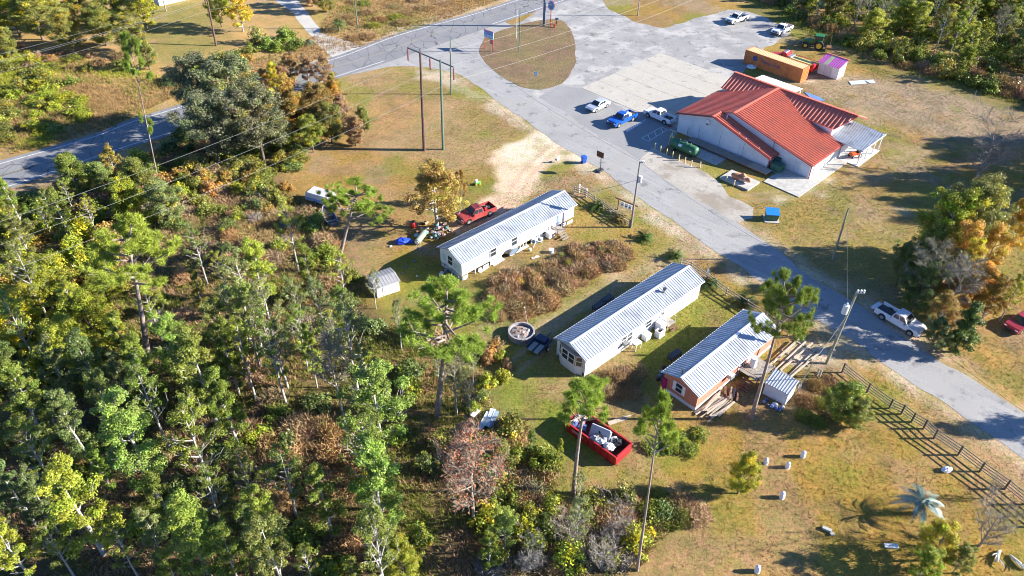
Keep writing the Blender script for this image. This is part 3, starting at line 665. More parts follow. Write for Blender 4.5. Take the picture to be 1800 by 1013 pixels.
tp = sheet('tank_pad', [st(-58.9 + a, 94.6 + c) for a, c in ((0, 0), (8, 0), (8, 3.2), (0, 3.2))], .06, CONC, 0, 5, thick=.1)
bol0 = None
BXY = [(1151, 262), (1160.5, 267), (1171.5, 272), (1182, 277), (1193, 282.5), (1203.5, 287), (1214.5, 292.5), (1230, 295)]
def bollard(loc, label, group):
    t = thing('bollard', label, 'bollard', loc, 0, group)
    b = MB(); b.cyl((0, 0, 0), (0, 0, .98), .085, 10); b.build('post', CREAM, t); b = MB(); b.ball((0, 0, .98), (.085, .085, .05), 0, 10, 4); b.build('cap', CREAM, t)
    return t
names8 = ['cream bollard in the tank row, the one out on the asphalt end', 'second cream bollard counted from the asphalt end of the tank row', 'third cream bollard counted from the asphalt end of the tank row', 'fourth cream bollard of the tank row counted from the asphalt', 'fifth cream bollard of the tank row counted from the asphalt', 'sixth cream bollard of the tank row counted from the asphalt', 'seventh cream bollard of the tank row, before the end gap', 'last cream bollard of the tank row, apart near the boardwalk']
b0 = bollard(at(*BXY[0]), names8[0], 'bollards guarding the green tank')
for p, nm in zip(BXY[1:], names8[1:]):
    c = copy_tree(b0); c.location = at(*p); c['label'] = nm
for p, nm in [((1276.5, 318.5), 'cream bollard at the corner of the low pad near the grass'), ((1289.5, 327.5), 'cream bollard on the sunlit grass in front of the low pad')]:
    c = copy_tree(b0); c.location = at(*p); c['label'] = nm; c['group'] = 'bollards by the small pad'
# low pad with the mottled fibreglass bull lying on it
pc = at(1301, 320); tag(sheet('small_pad', [pc + Matrix.Rotation(math.radians(-45), 3, 'Z') @ Vector(v) for v in ((-2.6, -1.5, 0), (2.2, -1.5, 0), (2.2, 1.7, 0), (-2.6, 1.7, 0))], .3, CONC, 0, 5, thick=.34), kind='structure')

# ------------------------------------------------------------------ vehicles
def wheel(parent, c, r, wdt, rim_m, side, name='wheel'):
    b = MB(); b.path([(c[0], c[1] - wdt / 2, c[2]), (c[0], c[1] - wdt / 2 + .03, c[2]), (c[0], c[1] + wdt / 2 - .03, c[2]), (c[0], c[1] + wdt / 2, c[2])], [r * .9, r, r, r * .9], 18)
    t = b.build(name, BLACK, parent)
    b = MB(); y = c[1] + side * (wdt / 2 + .012); b.cyl((c[0], y - side * .05, c[2]), (c[0], y, c[2]), r * .62, 12); b.build('rim', rim_m, t)
    return t

def arch(cx, r, zb, n=7): return [(cx + r * math.cos(a), zb + max(0, r * math.sin(a))) for a in [math.pi - math.pi * i / n for i in range(n + 1)]]

def place(pf, pr, halfw):
    """front and rear wheel contact pixels of the visible side -> centre point and heading"""
    a, c = at(*pf), at(*pr); d = (a - c); d.normalize(); n = Vector((-d.y, d.x, 0))
    if n.y < 0: n = -n
    m = (a + c) / 2 + n * halfw
    return m, math.atan2(d.y, d.x)

def pickup(label, pf, pr, paint, crew=True, gate_open=False, big=1.0, rim=None, trim=None, cargo=None, group=None, name='pickup_truck', rack=False):
    m, h = place(pf, pr, .86)
    t = thing(name, label, 'pickup truck', m, h, group); t.scale = (big, big, big)
    W = .97; r = .4; fx, rx = 1.78, -1.72; trim = trim or CHROME; rim = rim or GREY
    cab0 = -.75 if crew else -.25
    pts = [(cab0, .5)] + ([] if True else []) + arch(fx, .5, .42)[0:0]
    front = [(cab0, .45), (fx - .52, .45)] + [(x, z + .0) for x, z in arch(fx, .5, .42)] + [(fx + .52, .45), (2.72, .48), (2.78, .75), (2.72, 1.0), (2.55, 1.09), (1.2, 1.16), (cab0, 1.16)]
    b = MB(); b.side(front, -W, W); o = b.build('body', paint, t, bevel=.04)
    rear = [(-2.78, .5), (rx - .52, .45)] + arch(rx, .5, .42) + [(rx + .52, .45), (cab0 - .012, .45), (cab0 - .012, 1.18), (-2.78, 1.18)]
    for s in (-1, 1):
        b = MB(); b.side(rear, s * W, s * (W - .12)) if s > 0 else b.side(rear, -W, -W + .12); b.build('bed_side', paint, t, bevel=.02)
    b = MB(); b.box(((cab0 - 2.78) / 2, 0, .72), (cab0 + 2.75, 2 * W - .25, .08)); b.build('bed_floor', DARK, t)
    b = MB(); b.box((cab0 - .05, 0, .95), (.06, 2 * W - .26, .44)); b.build('bed_front', paint, t)
    b = MB()
    if gate_open: b.box((-3.08, 0, .78), (.55, 2 * W - .3, .07))
    else: b.box((-2.75, 0, .93), (.07, 2 * W - .26, .48))
    b.build('tailgate', paint, t, bevel=.015)
    # cab
    zb, zt = 1.165, 1.83; fb, ft, rt, rb = 1.25, .55, cab0 + .22, cab0 + .03; wb, wt = W - .03, W - .24
    B = [(rb, -wb, zb), (fb, -wb, zb), (fb, wb, zb), (rb, wb, zb)]; T = [(rt, -wt, zt), (ft, -wt, zt), (ft, wt, zt), (rt, wt, zt)]
    b = MB(); b.hexa(B, T); cabo = b.build('cab', paint, t, bevel=.05)
    V = [Vector(p) for p in B]; Tt = [Vector(p) for p in T]
    def pane(nm, a, c, d, e, u0, u1, v0, v1):
        n = (c - a).cross(e - a).normalized() * .012
        f = lambda u, v: (a.lerp(c, u)).lerp(e.lerp(d, u), v) + n
        q = MB(); q.hexa([f(u0, v0) - n * 2, f(u1, v0) - n * 2, f(u1, v1) - n * 2, f(u0, v1) - n * 2], [f(u0, v0), f(u1, v0), f(u1, v1), f(u0, v1)]); q.build(nm, GLASS, t)
    pane('windscreen', V[1], V[2], Tt[2], Tt[1], .07, .93, .1, .93)
    pane('rear_window', V[3], V[0], Tt[0], Tt[3], .12, .88, .2, .88)
    for a, c, d, e in ((V[0], V[1], Tt[1], Tt[0]), (V[2], V[3], Tt[3], Tt[2])):
        if crew:
            k = .47 if a is V[0] else .53
            pane('side_window', a, c, d, e, .06, k - .03, .14, .86); pane('side_window', a, c, d, e, k + .03, .92, .14, .86)
        else: pane('side_window', a, c, d, e, .1, .9, .14, .86)
    for x, s in ((fx, 1), (fx, -1), (rx, 1), (rx, -1)): wheel(t, (x, s * (W - .13), r), r, .26, rim, s)
    b = MB(); b.box((2.8, 0, .55), (.16, 2 * W - .06, .2)); b.build('bumper', trim, t, bevel=.03)
    b = MB(); b.box((-2.88, 0, .56), (.16, 2 * W - .1, .18)); b.build('bumper', trim, t, bevel=.03)
    b = MB(); b.box((2.765, 0, .86), (.06, 1.05, .22)); b.build('grille', DARK, t)
    for s in (-1, 1):
        b = MB(); b.box((2.74, s * .74, .88), (.09, .34, .2)); b.build('headlight', LIGHT_W, t)
        b = MB(); b.box((-2.79, s * (W - .07), .95), (.04, .13, .34)); b.build('tail_light', LIGHT_R, t)
        b = MB(); b.box((.95, s * (W + .1), 1.24), (.14, .2, .18)); b.build('mirror', DARK if trim is DARK else paint, t)
        for x0 in ((.25, -.72) if crew else (.2,)):
            b = MB(); b.box((x0, s * (W + .008), 1.05), (.16, .03, .035)); b.build('door_handle', trim, t)
    b = MB(); b.box((1.95, 0, 1.128), (.9, 1.1, .03), M=Matrix.Rotation(.05, 3, 'Y')); b.build('hood_bulge', paint, t, bevel=.02)
    if rack:
        for s in (-.45, .45):
            b = MB(); b.bar((rt + .1, s, zt + .06), (ft - .05, s, zt + .06), .04, .04); b.build('roof_rail', DARK, t)
        for x in (-.5, -.1, .3):
            b = MB(); b.bar((x, -.6, zt + .09), (x, .6, zt + .09), .04, .04); b.build('roof_rail', DARK, t)
    bed = lambda p: t.matrix_basis @ Vector(p)
    return t, bed, h

def sedan(label, pf, pr, paint, name='parked_car', L=1.0):
    m, h = place(pf, pr, .78); t = thing(name, label, 'car', m, h)
    W = .9; r = .33; fx, rx = 1.38, -1.36
    body = [(-2.3, .42), (rx - .42, .32)] + arch(rx, .41, .3) + [(rx + .42, .3), (fx - .42, .3)] + arch(fx, .41, .3) + [(fx + .42, .32), (2.3, .36), (2.4, .55), (2.3, .74), (2.05, .84), (1.05, .96), (-1.55, 1.0), (-2.2, .98), (-2.38, .8)]
    b = MB(); b.side(body, -W, W); b.build('body', paint, t, bevel=.06)
    B = [(-1.75, -W + .05, .985), (1.15, -W + .05, .945), (1.15, W - .05, .945), (-1.75, W - .05, .985)]; T = [(-.95, -W + .25, 1.43), (.3, -W + .25, 1.45), (.3, W - .25, 1.45), (-.95, W - .25, 1.43)]
    b = MB(); b.hexa(B, T); b.build('cabin', paint, t, bevel=.06)
    V = [Vector(p) for p in B]; Tt = [Vector(p) for p in T]
    def pane(nm, a, c, d, e, u0, u1, v0, v1):
        n = (c - a).cross(e - a).normalized() * .012; f = lambda u, v: (a.lerp(c, u)).lerp(e.lerp(d, u), v) + n
        q = MB(); q.hexa([f(u0, v0) - n * 2, f(u1, v0) - n * 2, f(u1, v1) - n * 2, f(u0, v1) - n * 2], [f(u0, v0), f(u1, v0), f(u1, v1), f(u0, v1)]); q.build(nm, GLASS, t)
    pane('windscreen', V[1], V[2], Tt[2], Tt[1], .06, .94, .08, .95); pane('rear_window', V[3], V[0], Tt[0], Tt[3], .08, .92, .1, .93)
    for a, c, d, e in ((V[0], V[1], Tt[1], Tt[0]), (V[2], V[3], Tt[3], Tt[2])):
        pane('side_window', a, c, d, e, .14, .49, .12, .86); pane('side_window', a, c, d, e, .52, .86, .12, .86)
    for x, s in ((fx, 1), (fx, -1), (rx, 1), (rx, -1)): wheel(t, (x, s * (W - .1), r), r, .22, GREY, s)
    for s in (-1, 1):
        b = MB(); b.box((2.24, s * .66, .68), (.2, .34, .13)); b.build('headlight', LIGHT_W, t)
        b = MB(); b.box((-2.31, s * .66, .84), (.12, .3, .15)); b.build('tail_light', LIGHT_R, t)
        b = MB(); b.box((.85, s * (W + .06), 1.0), (.14, .18, .13)); b.build('mirror', paint, t)
        for x0 in (.2, -.75):
            b = MB(); b.box((x0, s * (W + .006), .86), (.16, .03, .03)); b.build('door_handle', CHROME, t)
    b = MB(); b.box((2.39, 0, .5), (.06, 1.3, .16)); b.build('grille', DARK, t)
    return t

CAR_WHITE = mat('white_car_paint', (.72, .74, .78), .25, .03, 1, spec=.6)
CAR_SILVER = mat('silver_car_paint', (.52, .56, .6), .3, .04, 1, metal=.3)
CAR_BLUE = mat('blue_car_paint', (.01, .09, .42), .25, .06, 1, spec=.6)
CAR_RED = mat('faded_red_paint', (.34, .05, .05), .4, .12, 1.5, col2=(.36, .09, .08), scale2=.7)
CAR_MAROON = mat('maroon_car_paint', (.3, .03, .04), .3, .06, 1)

sedan('silver sedan parked on the asphalt beside the concrete yard', (1047, 198), (1067, 188.5), CAR_SILVER)
t, bed, h = pickup('bright blue crew cab pickup with dark windows in the parking area', (1087, 225), (1112.5, 213), CAR_BLUE, trim=DARK)
bx = thing('bed_crate', 'white and black crate riding in the blue pickup bed', 'crate', bed((-1.3, .2, .77)), h)
b = MB(); b.box((0, 0, .3), (.7, .9, .56)); b.build('box', WHITE, bx, bevel=.03); b = MB(); b.box((0, 0, .6), (.74, .94, .06)); b.build('lid', OFFWHITE, bx)
bx = thing('bed_crate', 'black crate riding behind the white one in the blue pickup', 'crate', bed((-2.1, .35, .77)), h)
b = MB(); b.box((0, 0, .25), (.6, .7, .46)); b.build('box', DARK, bx, bevel=.03); b = MB(); b.box((0, 0, .5), (.64, .74, .05)); b.build('lid', BLACK, bx)
pickup('white crew cab pickup backed up to the hall corner in shade', (1138.4, 206.5), (1168, 219.5), CAR_WHITE)
pickup('white pickup with an empty dark bed on the far gravel by the grass', (1291.6, 43.5), (1308.4, 38), CAR_WHITE, crew=False, trim=DARK)
t, bed, h = pickup('white work pickup carrying orange cones near the green tractor', (1371, 64), (1388.4, 56), CAR_WHITE, crew=True, trim=DARK)
ORG = mat('orange_plastic', (.7, .16, .02), .6, .1, 3)
for i, (x, y, lab) in enumerate([(-1.3, .3, 'orange traffic cone standing behind the cab of the work pickup'), (-1.9, -.3, 'orange traffic cone standing mid bed in the work pickup')]):
    k = thing('traffic_cone', lab, 'traffic cone', bed((x, y, .77)), h, 'cones in the work pickup')
    b = MB(); b.path([(0, 0, .03), (0, 0, .8)], [.2, .04], 10); b.build('cone', ORG, k); b = MB(); b.box((0, 0, .02), (.42, .42, .04)); b.build('base', ORG, k)
t, bed, h = pickup('old red pickup with a roof rack on the sandy drive behind the long trailer', (829, 393), (857, 382), CAR_RED, rack=True)
g_ = thing('gas_can', 'red gas can in the bed of the old red pickup', 'gas can', bed((-1.35, .35, .77)), h)
b = MB(); b.box((0, 0, .28), (.4, .3, .5)); b.build('can', RED_PAINT, g_, bevel=.05); b = MB(); b.cyl((.1, 0, .53), (.16, 0, .68), .04, 8); b.build('spout', BLACK, g_)
g_ = thing('spare_tyre', 'spare tyre lying in the bed of the old red pickup', 'tyre', bed((-2.0, -.2, .77)), h)
b = MB(); b.path([(.25 * math.cos(a), .25 * math.sin(a), .12) for a in [i * math.pi / 8 for i in range(17)]], .12, 8, cap=False); b.build('tread', BLACK, g_); b = MB(); b.cyl((0, 0, .05), (0, 0, .17), .15, 10); b.build('rim', GREY, g_)
pickup('white crew cab pickup with its tailgate down on the shaded verge', (1594.6, 589), (1550, 562.5), CAR_WHITE, gate_open=True, trim=DARK)
sedan('maroon car parked on the grass beside the autumn trees', (1790, 588), (1818, 571), CAR_MAROON)

# tractor with a boom mower
TR = thing('farm_tractor', 'green farm tractor with yellow wheels and a rear boom at the wood edge', 'tractor', at(1429, 84), place((1417, 85), (1437, 90), 0)[1] if False else math.radians(160))
JD = mat('tractor_green', (.02, .15, .05), .4, .1, 2)
b = MB(); b.hexa([(.1, -.4, .9), (2.2, -.32, .9), (2.2, .32, .9), (.1, .4, .9)], [(.1, -.38, 1.75), (2.1, -.28, 1.5), (2.1, .28, 1.5), (.1, .38, 1.75)]); b.build('hood', JD, TR, bevel=.05)
b = MB(); b.box((-.2, 0, .8), (3.2, .5, .45)); b.build('chassis', DARK, TR)
b = MB(); b.hexa([(-1.5, -.75, 1.2), (.1, -.75, 1.2), (.1, .75, 1.2), (-1.5, .75, 1.2)], [(-1.45, -.68, 2.5), (-.05, -.68, 2.5), (-.05, .68, 2.5), (-1.45, .68, 2.5)]); b.build('cab', GLASS, TR)
for x in (-1.47, .03):
    for y in (-.72, .72):
        b = MB(); b.bar((x, y, 1.2), (x * .97, y * .95, 2.52), .09, .09); b.build('pillar', JD, TR)
b = MB(); b.box((-.72, 0, 2.6), (1.75, 1.6, .2)); b.build('roof', JD, TR, bevel=.06)
for s in (-1, 1):
    w_ = wheel(TR, (-.95, s * .98, .88), .88, .5, YELLOW, s); wheel(TR, (1.55, s * .85, .55), .55, .36, YELLOW, s)
    b = MB(); b.box((-.95, s * .98, 1.84), (1.2, .5, .07)); b.build('mudguard', JD, TR)
b = MB(); b.cyl((1.0, .2, 1.6), (1.0, .2, 2.5), .05, 8); b.build('exhaust', DARK, TR)
b = MB(); b.box((2.55, 0, .75), (.5, .8, .4)); b.build('front_weight', DARK, TR)
b = MB(); b.path([(-1.7, -.3, 1.0), (-2.2, -.4, 2.6), (-2.9, -.2, 2.9), (-3.0, .2, 1.2)], .09, 6); b.build('boom', mat('boom_brown', (.2, .1, .04), .6, .2, 3), TR)
b = MB(); b.box((-2.9, .3, .6), (.9, 1.6, .35)); b.build('mower_head', mat('boom_brown', (.2, .1, .04)), TR)
b = MB(); b.box((-1.72, -.55, 1.5), (.06, .35, .5)); b.build('warning_triangle', LIGHT_R, TR)

# ------------------------------------------------------------------ shipping container with its lettering, fire truck and shed behind it
c_nl, c_nr = at(1306.1, 110.6), at(1406.2, 146.2)
cdir = (c_nr - c_nl).normalized(); CANG = math.atan2(cdir.y, cdir.x); CL, CW, CH = 12.19, 2.44, 2.62
CT = thing('shipping_container', 'long orange shipping container with dark lettering lying behind the red roof', 'shipping container', c_nl, CANG)
b = MB()
def corr(b, p, q, up, nrm, n, dep):                                          # corrugated panel from p to q
    p = Vector(p); q = Vector(q); nrm = Vector(nrm); up = Vector(up)
    for i in range(n):
        for f0, f1, d0, d1 in ((0, .2, 0, dep), (.2, .5, dep, dep), (.5, .7, dep, 0), (.7, 1, 0, 0)):
            a = p.lerp(q, (i + f0) / n) - nrm * d0; c = p.lerp(q, (i + f1) / n) - nrm * d1
            b.face([a, c, c + up, a + up])
b = MB(); corr(b, (.12, 0.0, .16), (CL - .12, 0.0, .16), (0, 0, CH - .3), (0, -1, 0), 42, .04); b.build('side_panel', ORANGE_BOX, CT)
b = MB(); corr(b, (CL - .12, CW, .16), (.12, CW, .16), (0, 0, CH - .3), (0, 1, 0), 42, .04); b.build('side_panel', ORANGE_BOX, CT)
b = MB(); corr(b, (0, CW - .1, .16), (0, .1, .16), (0, 0, CH - .3), (-1, 0, 0), 8, .04); b.build('end_panel', mat('rusty_brown', (.25, .07, .03), .8, .25, 2), CT)
ODOOR = mat('orange_door', (.62, .2, .03), .6, .12, 1.2, col2=(.45, .13, .03), scale2=.9)
for s in (0, 1):
    b = MB(); y0 = .1 + s * (CW / 2 - .1); b.box((CL + .0, y0 + (CW / 2 - .1) / 2, CH / 2), (.07, CW / 2 - .13, CH - .3)); d = b.build('door', ODOOR, CT)
    for k in (.3, .7):
        b = MB(); b.cyl((CL + .07, y0 + k * 1.1, .2), (CL + .07, y0 + k * 1.1, CH - .2), .025, 6); b.build('lock_rod', GREY, d)
b = MB()
for y in (.05, CW - .05):
    for z in (.08, CH - .07): b.box((CL / 2, y, z), (CL, .12, .15))
for x in (.06, CL - .06):
    for y in (.06, CW - .06): b.box((x, y, CH / 2), (.14, .14, CH))
for x in (.06, CL - .06):
    for z in (.08, CH - .07): b.box((x, CW / 2, z), (.12, CW - .2, .15))
b.build('frame', ORANGE_BOX, CT)
ORTOP = mat('orange_roof_sheet', (.62, .33, .15), .55, .12, 1.5)
b = MB(); ribs(b, [(.3, .1), (CL - .3, .1), (CL - .3, CW - .1), (.3, CW - .1)], lambda x, y: CH - .02, 1, .4, .22, .05); b.box((CL / 2, CW / 2, CH - .04), (CL - .1, CW - .1, .04)); b.build('roof_panel', ORTOP, CT)
def lettering(txt, parent, loc, size, m, rot=(math.pi / 2, 0, 0), name='lettering', align='LEFT', ext_=.006):
    c = bpy.data.curves.new(name, 'FONT'); c.body = txt; c.size = size; c.extrude = ext_; c.resolution_u = 3; c.align_x = align; c.materials.append(m)
    o = bpy.data.objects.new(name, c); COL.objects.link(o); o.parent = parent; o.location = loc; o.rotation_euler = rot
    dg = bpy.context.evaluated_depsgraph_get(); me = bpy.data.meshes.new_from_object(o.evaluated_get(dg)); 
    n = bpy.data.objects.new(name, me); COL.objects.link(n); n.parent = parent; n.location = loc; n.rotation_euler = rot
    bpy.data.objects.remove(o); bpy.data.curves.remove(c)
    return n
lettering('Hapag-Lloyd', CT, (3.55, -.014, 1.3), .82, NAVY)
b = MB(); pts = [(2.35 + .48 * math.cos(a), 1.6 + .48 * math.sin(a)) for a in [i * math.pi / 10 for i in range(20)]]
b.hexa([(x, -.006, z) for x, z in pts], [(x, -.016, z) for x, z in pts]); lg = b.build('logo_disc', NAVY, CT)
b = MB(); b.side([(2.1, 1.45), (2.45, 1.45), (2.62, 1.72), (2.28, 1.72)], -.017, -.022); b.build('logo_mark', mat('logo_blue', (.08, .14, .35), .7, .1, 2), lg)

Rc = Matrix.Rotation(CANG, 3, 'Z')
fo = c_nl + Rc @ Vector((4.3, CW + 1.7, 0))
FT = thing('brush_truck', 'red fire brush truck with hose racks half hidden behind the orange container', 'fire truck', fo, CANG)
FR = mat('fire_red', (.5, .02, .03), .35, .08, 2)
b = MB(); b.hexa([(-1.7, .35, .7), (.2, .25, .7), (.2, 2.15, .7), (-1.7, 2.05, .7)], [(-1.6, .5, 1.45), (.2, .3, 1.7), (.2, 2.1, 1.7), (-1.6, 1.9, 1.45)]); b.build('hood', FR, FT, bevel=.06)
b = MB(); b.hexa([(.2, .2, .7), (2.0, .2, .7), (2.0, 2.2, .7), (.2, 2.2, .7)], [(.75, .35, 2.5), (1.95, .3, 2.5), (1.95, 2.1, 2.5), (.75, 2.05, 2.5)]); b.build('cab', FR, FT, bevel=.05)
b = MB(); b.hexa([(.27, .35, 1.75), (.27, 2.05, 1.75), (.29, 2.05, 1.75), (.29, .35, 1.75)], [(.66, .42, 2.38), (.66, 1.98, 2.38), (.7, 1.98, 2.38), (.7, .42, 2.38)]); b.build('windscreen', GLASS, FT)
for y in (.24, 2.16):
    b = MB(); b.box((1.3, y, 2.0), (1.0, .06, .5)); b.build('side_window', GLASS, FT)
b = MB(); b.box((1.3, 1.2, 2.58), (.4, 1.4, .14)); b.build('light_bar', CHROME, FT)
b = MB(); b.box((4.9, 1.2, .9), (5.6, 2.1, .3)); b.build('bed_floor', FR, FT)
for y in (.2, 2.2):
    hh_ = .55 if y < 1 else 1.0; b = MB(); b.box((4.9, y, .85 + hh_ / 2), (5.6, .1, hh_)); b.build('side_panel', FR, FT)
    b = MB(); zr_ = 1.55 if y < 1 else 2.1; b.bar((2.3, y, zr_), (7.7, y, zr_), .07, .07); b.build('rail', FR, FT)
for y, m_, nm in [(.75, mat('hose_cream', (.55, .52, .2), .8, .15, 3), 'hose'), (1.2, DARK, 'hose_tray'), (1.62, TANK_GREEN, 'hose'), (1.95, mat('hose_cream', (.55, .52, .2)), 'hose')]:
    b = MB(); b.box((5.1, y, 1.75), (5.0, .34, .22)); b.build(nm, m_, FT)
b = MB(); b.box((2.45, 1.2, 1.9), (.7, 1.9, .5)); b.build('pump_box', GREY, FT, bevel=.04)
b = MB(); b.box((7.45, .7, 1.7), (.5, .8, .8)); b.build('locker', FR, FT, bevel=.03)
for x in (-.9, 5.6):
    for y, s in ((.35, -1), (2.05, 1)): wheel(FT, (x, y, .48), .48, .3, CHROME, s)
b = MB(); b.box((-1.75, 1.2, .6), (.15, 2.1, .25)); b.build('bumper', CHROME, FT)
for y in (.55, 1.85):
    b = MB(); b.box((-1.68, y, 1.05), (.1, .3, .22)); b.build('headlight', LIGHT_W, FT)

sh = at(1437, 133.5)
a_, c_ = at(1437, 133.5), at(1470, 138.5); dd = (c_ - a_).normalized()
SA = CANG
SH = thing('storage_shed', 'small white shed with a magenta striped roof and red trim behind the container', 'shed', at(1436, 128.5), SA)
sL, sW = 4.0, 2.5
b = MB(); b.box((sL / 2, sW / 2, 1.1), (sL, sW, 2.2)); b.build('wall', WHITE, SH)
b = MB(); b.hexa([(0, 0, 2.2), (sL, 0, 2.2), (sL, sW, 2.2), (0, sW, 2.2)], [(0, 0, 2.21), (sL, 0, 2.21), (sL, sW, 3.0), (0, sW, 3.0)]); b.build('gable', WHITE, SH)
MAG = mat('magenta_panel', (.55, .08, .4), .5, .1, 2); LILAC = mat('lilac_panel', (.62, .5, .66), .5, .1, 2); LIME = mat('lime_panel', (.4, .5, .2), .5, .1, 2)
ns_ = 22
for i in range(ns_):
    x = -.2 + (sL + .4) * (i + .5) / ns_; b = MB(); mm = (LILAC if i % 2 else (MAG if i not in (6, 7, 8, 15, 17) else LIME))
    hh = .03 if i % 2 else .075
    b.hexa([(x - .11, -.3, 2.16), (x + .11, -.3, 2.16), (x + .11, sW + .1, 3.04), (x - .11, sW + .1, 3.04)][:4], [(x - .11, -.3, 2.16 + hh), (x + .11, -.3, 2.16 + hh), (x + .11, sW + .1, 3.04 + hh), (x - .11, sW + .1, 3.04 + hh)]); b.build('roof_strip', mm, SH)
b = MB(); b.bar((-.3, sW + .15, 3.1), (sL + .3, sW + .15, 3.1), .3, .1); b.build('roof_trim', RED_METAL, SH)
b = MB(); b.box((1.9, -.03, 1.0), (1.6, .05, 1.8)); d = b.build('door', mat('grey_white_door', (.55, .55, .58), .6, .06, 3), SH)
b = MB(); b.box((2.5, -.07, 1.0), (.08, .05, .14)); b.build('handle', DARK, d)

def slab_thing(name, label, cat, corners, z, m, thick, rz=0):
    c = sum(corners, Vector()) / len(corners); t = thing(name, label, cat, (c.x, c.y, 0)); b = MB()
    a = sum(corners[i].x * corners[(i + 1) % len(corners)].y - corners[(i + 1) % len(corners)].x * corners[i].y for i in range(len(corners)))
    if a < 0: corners = corners[::-1]
    b.prism([(p.x - c.x, p.y - c.y) for p in corners], z, z + thick); b.build('sheet', m, t); return t
PALEBLUE = mat('pale_blue_sheet', (.5, .58, .68), .5, .1, 1)
slab_thing('metal_sheet', 'larger pale blue sheet lying flat on the grass by the striped shed', 'metal sheet', P([(1492, 144), (1519, 142), (1523, 148), (1496, 150)]), .04, PALEBLUE, .08)
slab_thing('metal_sheet', 'smaller pale blue sheet lying flat beside the larger one', 'metal sheet', P([(1520, 142), (1535, 141), (1539, 147), (1530, 147.5), (1524, 144.5)]), .04, PALEBLUE, .06)
tb_ = at(1321, 118.5); TBt = thing('upturned_tub', 'round white tub lid on the ground in the container shade', 'tub', tb_); b = MB(); b.path([(0, 0, .02), (0, 0, .28), (0, 0, .36)], [.95, .85, .5], 18); b.build('shell', PALEBLUE, TBt, smooth=True)
b = MB(); b.cyl((0, 0, .36), (0, 0, .44), .2, 12); b.build('knob', WHITE, TBt)
slab_thing('blue_sheet', 'flat blue sheet lying on the grass behind the hall ridge', 'metal sheet', P([(1413, 162), (1440, 171), (1450, 178), (1430, 178)]), .03, mat('blue_sheet_paint', (.12, .22, .5), .6, .1, 2), .05)
# mower and stuff under the porch
mw = at(1502, 277)
MW = thing('riding_mower', 'orange riding mower parked on the porch floor', 'mower', (mw.x, mw.y, .12), math.radians(200))
MO = mat('mower_orange', (.6, .1, .02), .4, .1, 2)
b = MB(); b.box((.6, 0, .62), (.9, .7, .45)); b.build('hood', MO, MW, bevel=.08); b = MB(); b.box((-.4, 0, .55), (.9, .9, .2)); b.build('deck', MO, MW, bevel=.04)
b = MB(); b.box((-.45, 0, .85), (.45, .5, .35)); b.build('seat', BLACK, MW, bevel=.06); b = MB(); b.cyl((.1, 0, .7), (-.05, 0, 1.1), .03, 6); b.build('steering_column', DARK, MW)
for x, y, r_ in ((.75, .45, .22), (.75, -.45, .22), (-.55, .5, .32), (-.55, -.5, .32)): wheel(MW, (x, y, r_), r_, .2, CHROME, 1 if y > 0 else -1)
BN = thing('folded_banner', 'dark blue folded banner leaning by the porch post', 'banner', at(1512, 268) + Vector((0, 0, .12)), .4); b = MB(); b.box((0, 0, .8), (.9, .1, 1.5), M=Matrix.Rotation(.3, 3, 'X')); b.build('cloth', mat('banner_blue', (.05, .03, .25), .8, .2, 3), BN); b = MB(); b.bar((-.5, .2, 1.55), (.5, .2, 1.55), .05, .05); b.build('bar', GREY, BN)
PT = thing('plant_pot', 'small brown plant tub beside the porch post by the hall', 'pot', at(1490, 257) + Vector((0, 0, .12))); b = MB(); b.path([(0, 0, 0), (0, 0, .5)], [.28, .38], 12); b.build('tub', WOOD_BROWN, PT); b = MB(); b.ball((0, 0, .65), (.42, .42, .3), 0, 9, 5, .2); b.build('plant', mat('dry_plant', (.22, .14, .09), .9, .3, 6), PT)
# mottled bull figure lying on the low pad
BU = thing('bull_figure', 'rust and white mottled figure lying on the small concrete pad', 'statue', (pc.x, pc.y, .3), math.radians(-42))
RW = mat('rust_and_white', (.5, .2, .1), .7, .2, 2, col2=(.66, .6, .55), scale2=1.1)
b = MB(); b.ball((-.2, 0, .42), (1.45, .62, .46), 0, 16, 10, .05, 3); b.build('body', RW, BU, smooth=True)
b = MB(); b.ball((1.2, -.1, .55), (.5, .38, .36), 0, 12, 8, .04, 4); b.build('head', RW, BU, smooth=True)
b = MB(); b.ball((.25, .1, .85), (.45, .36, .34), 0, 12, 8, .05, 5); b.build('hump', RW, BU, smooth=True)

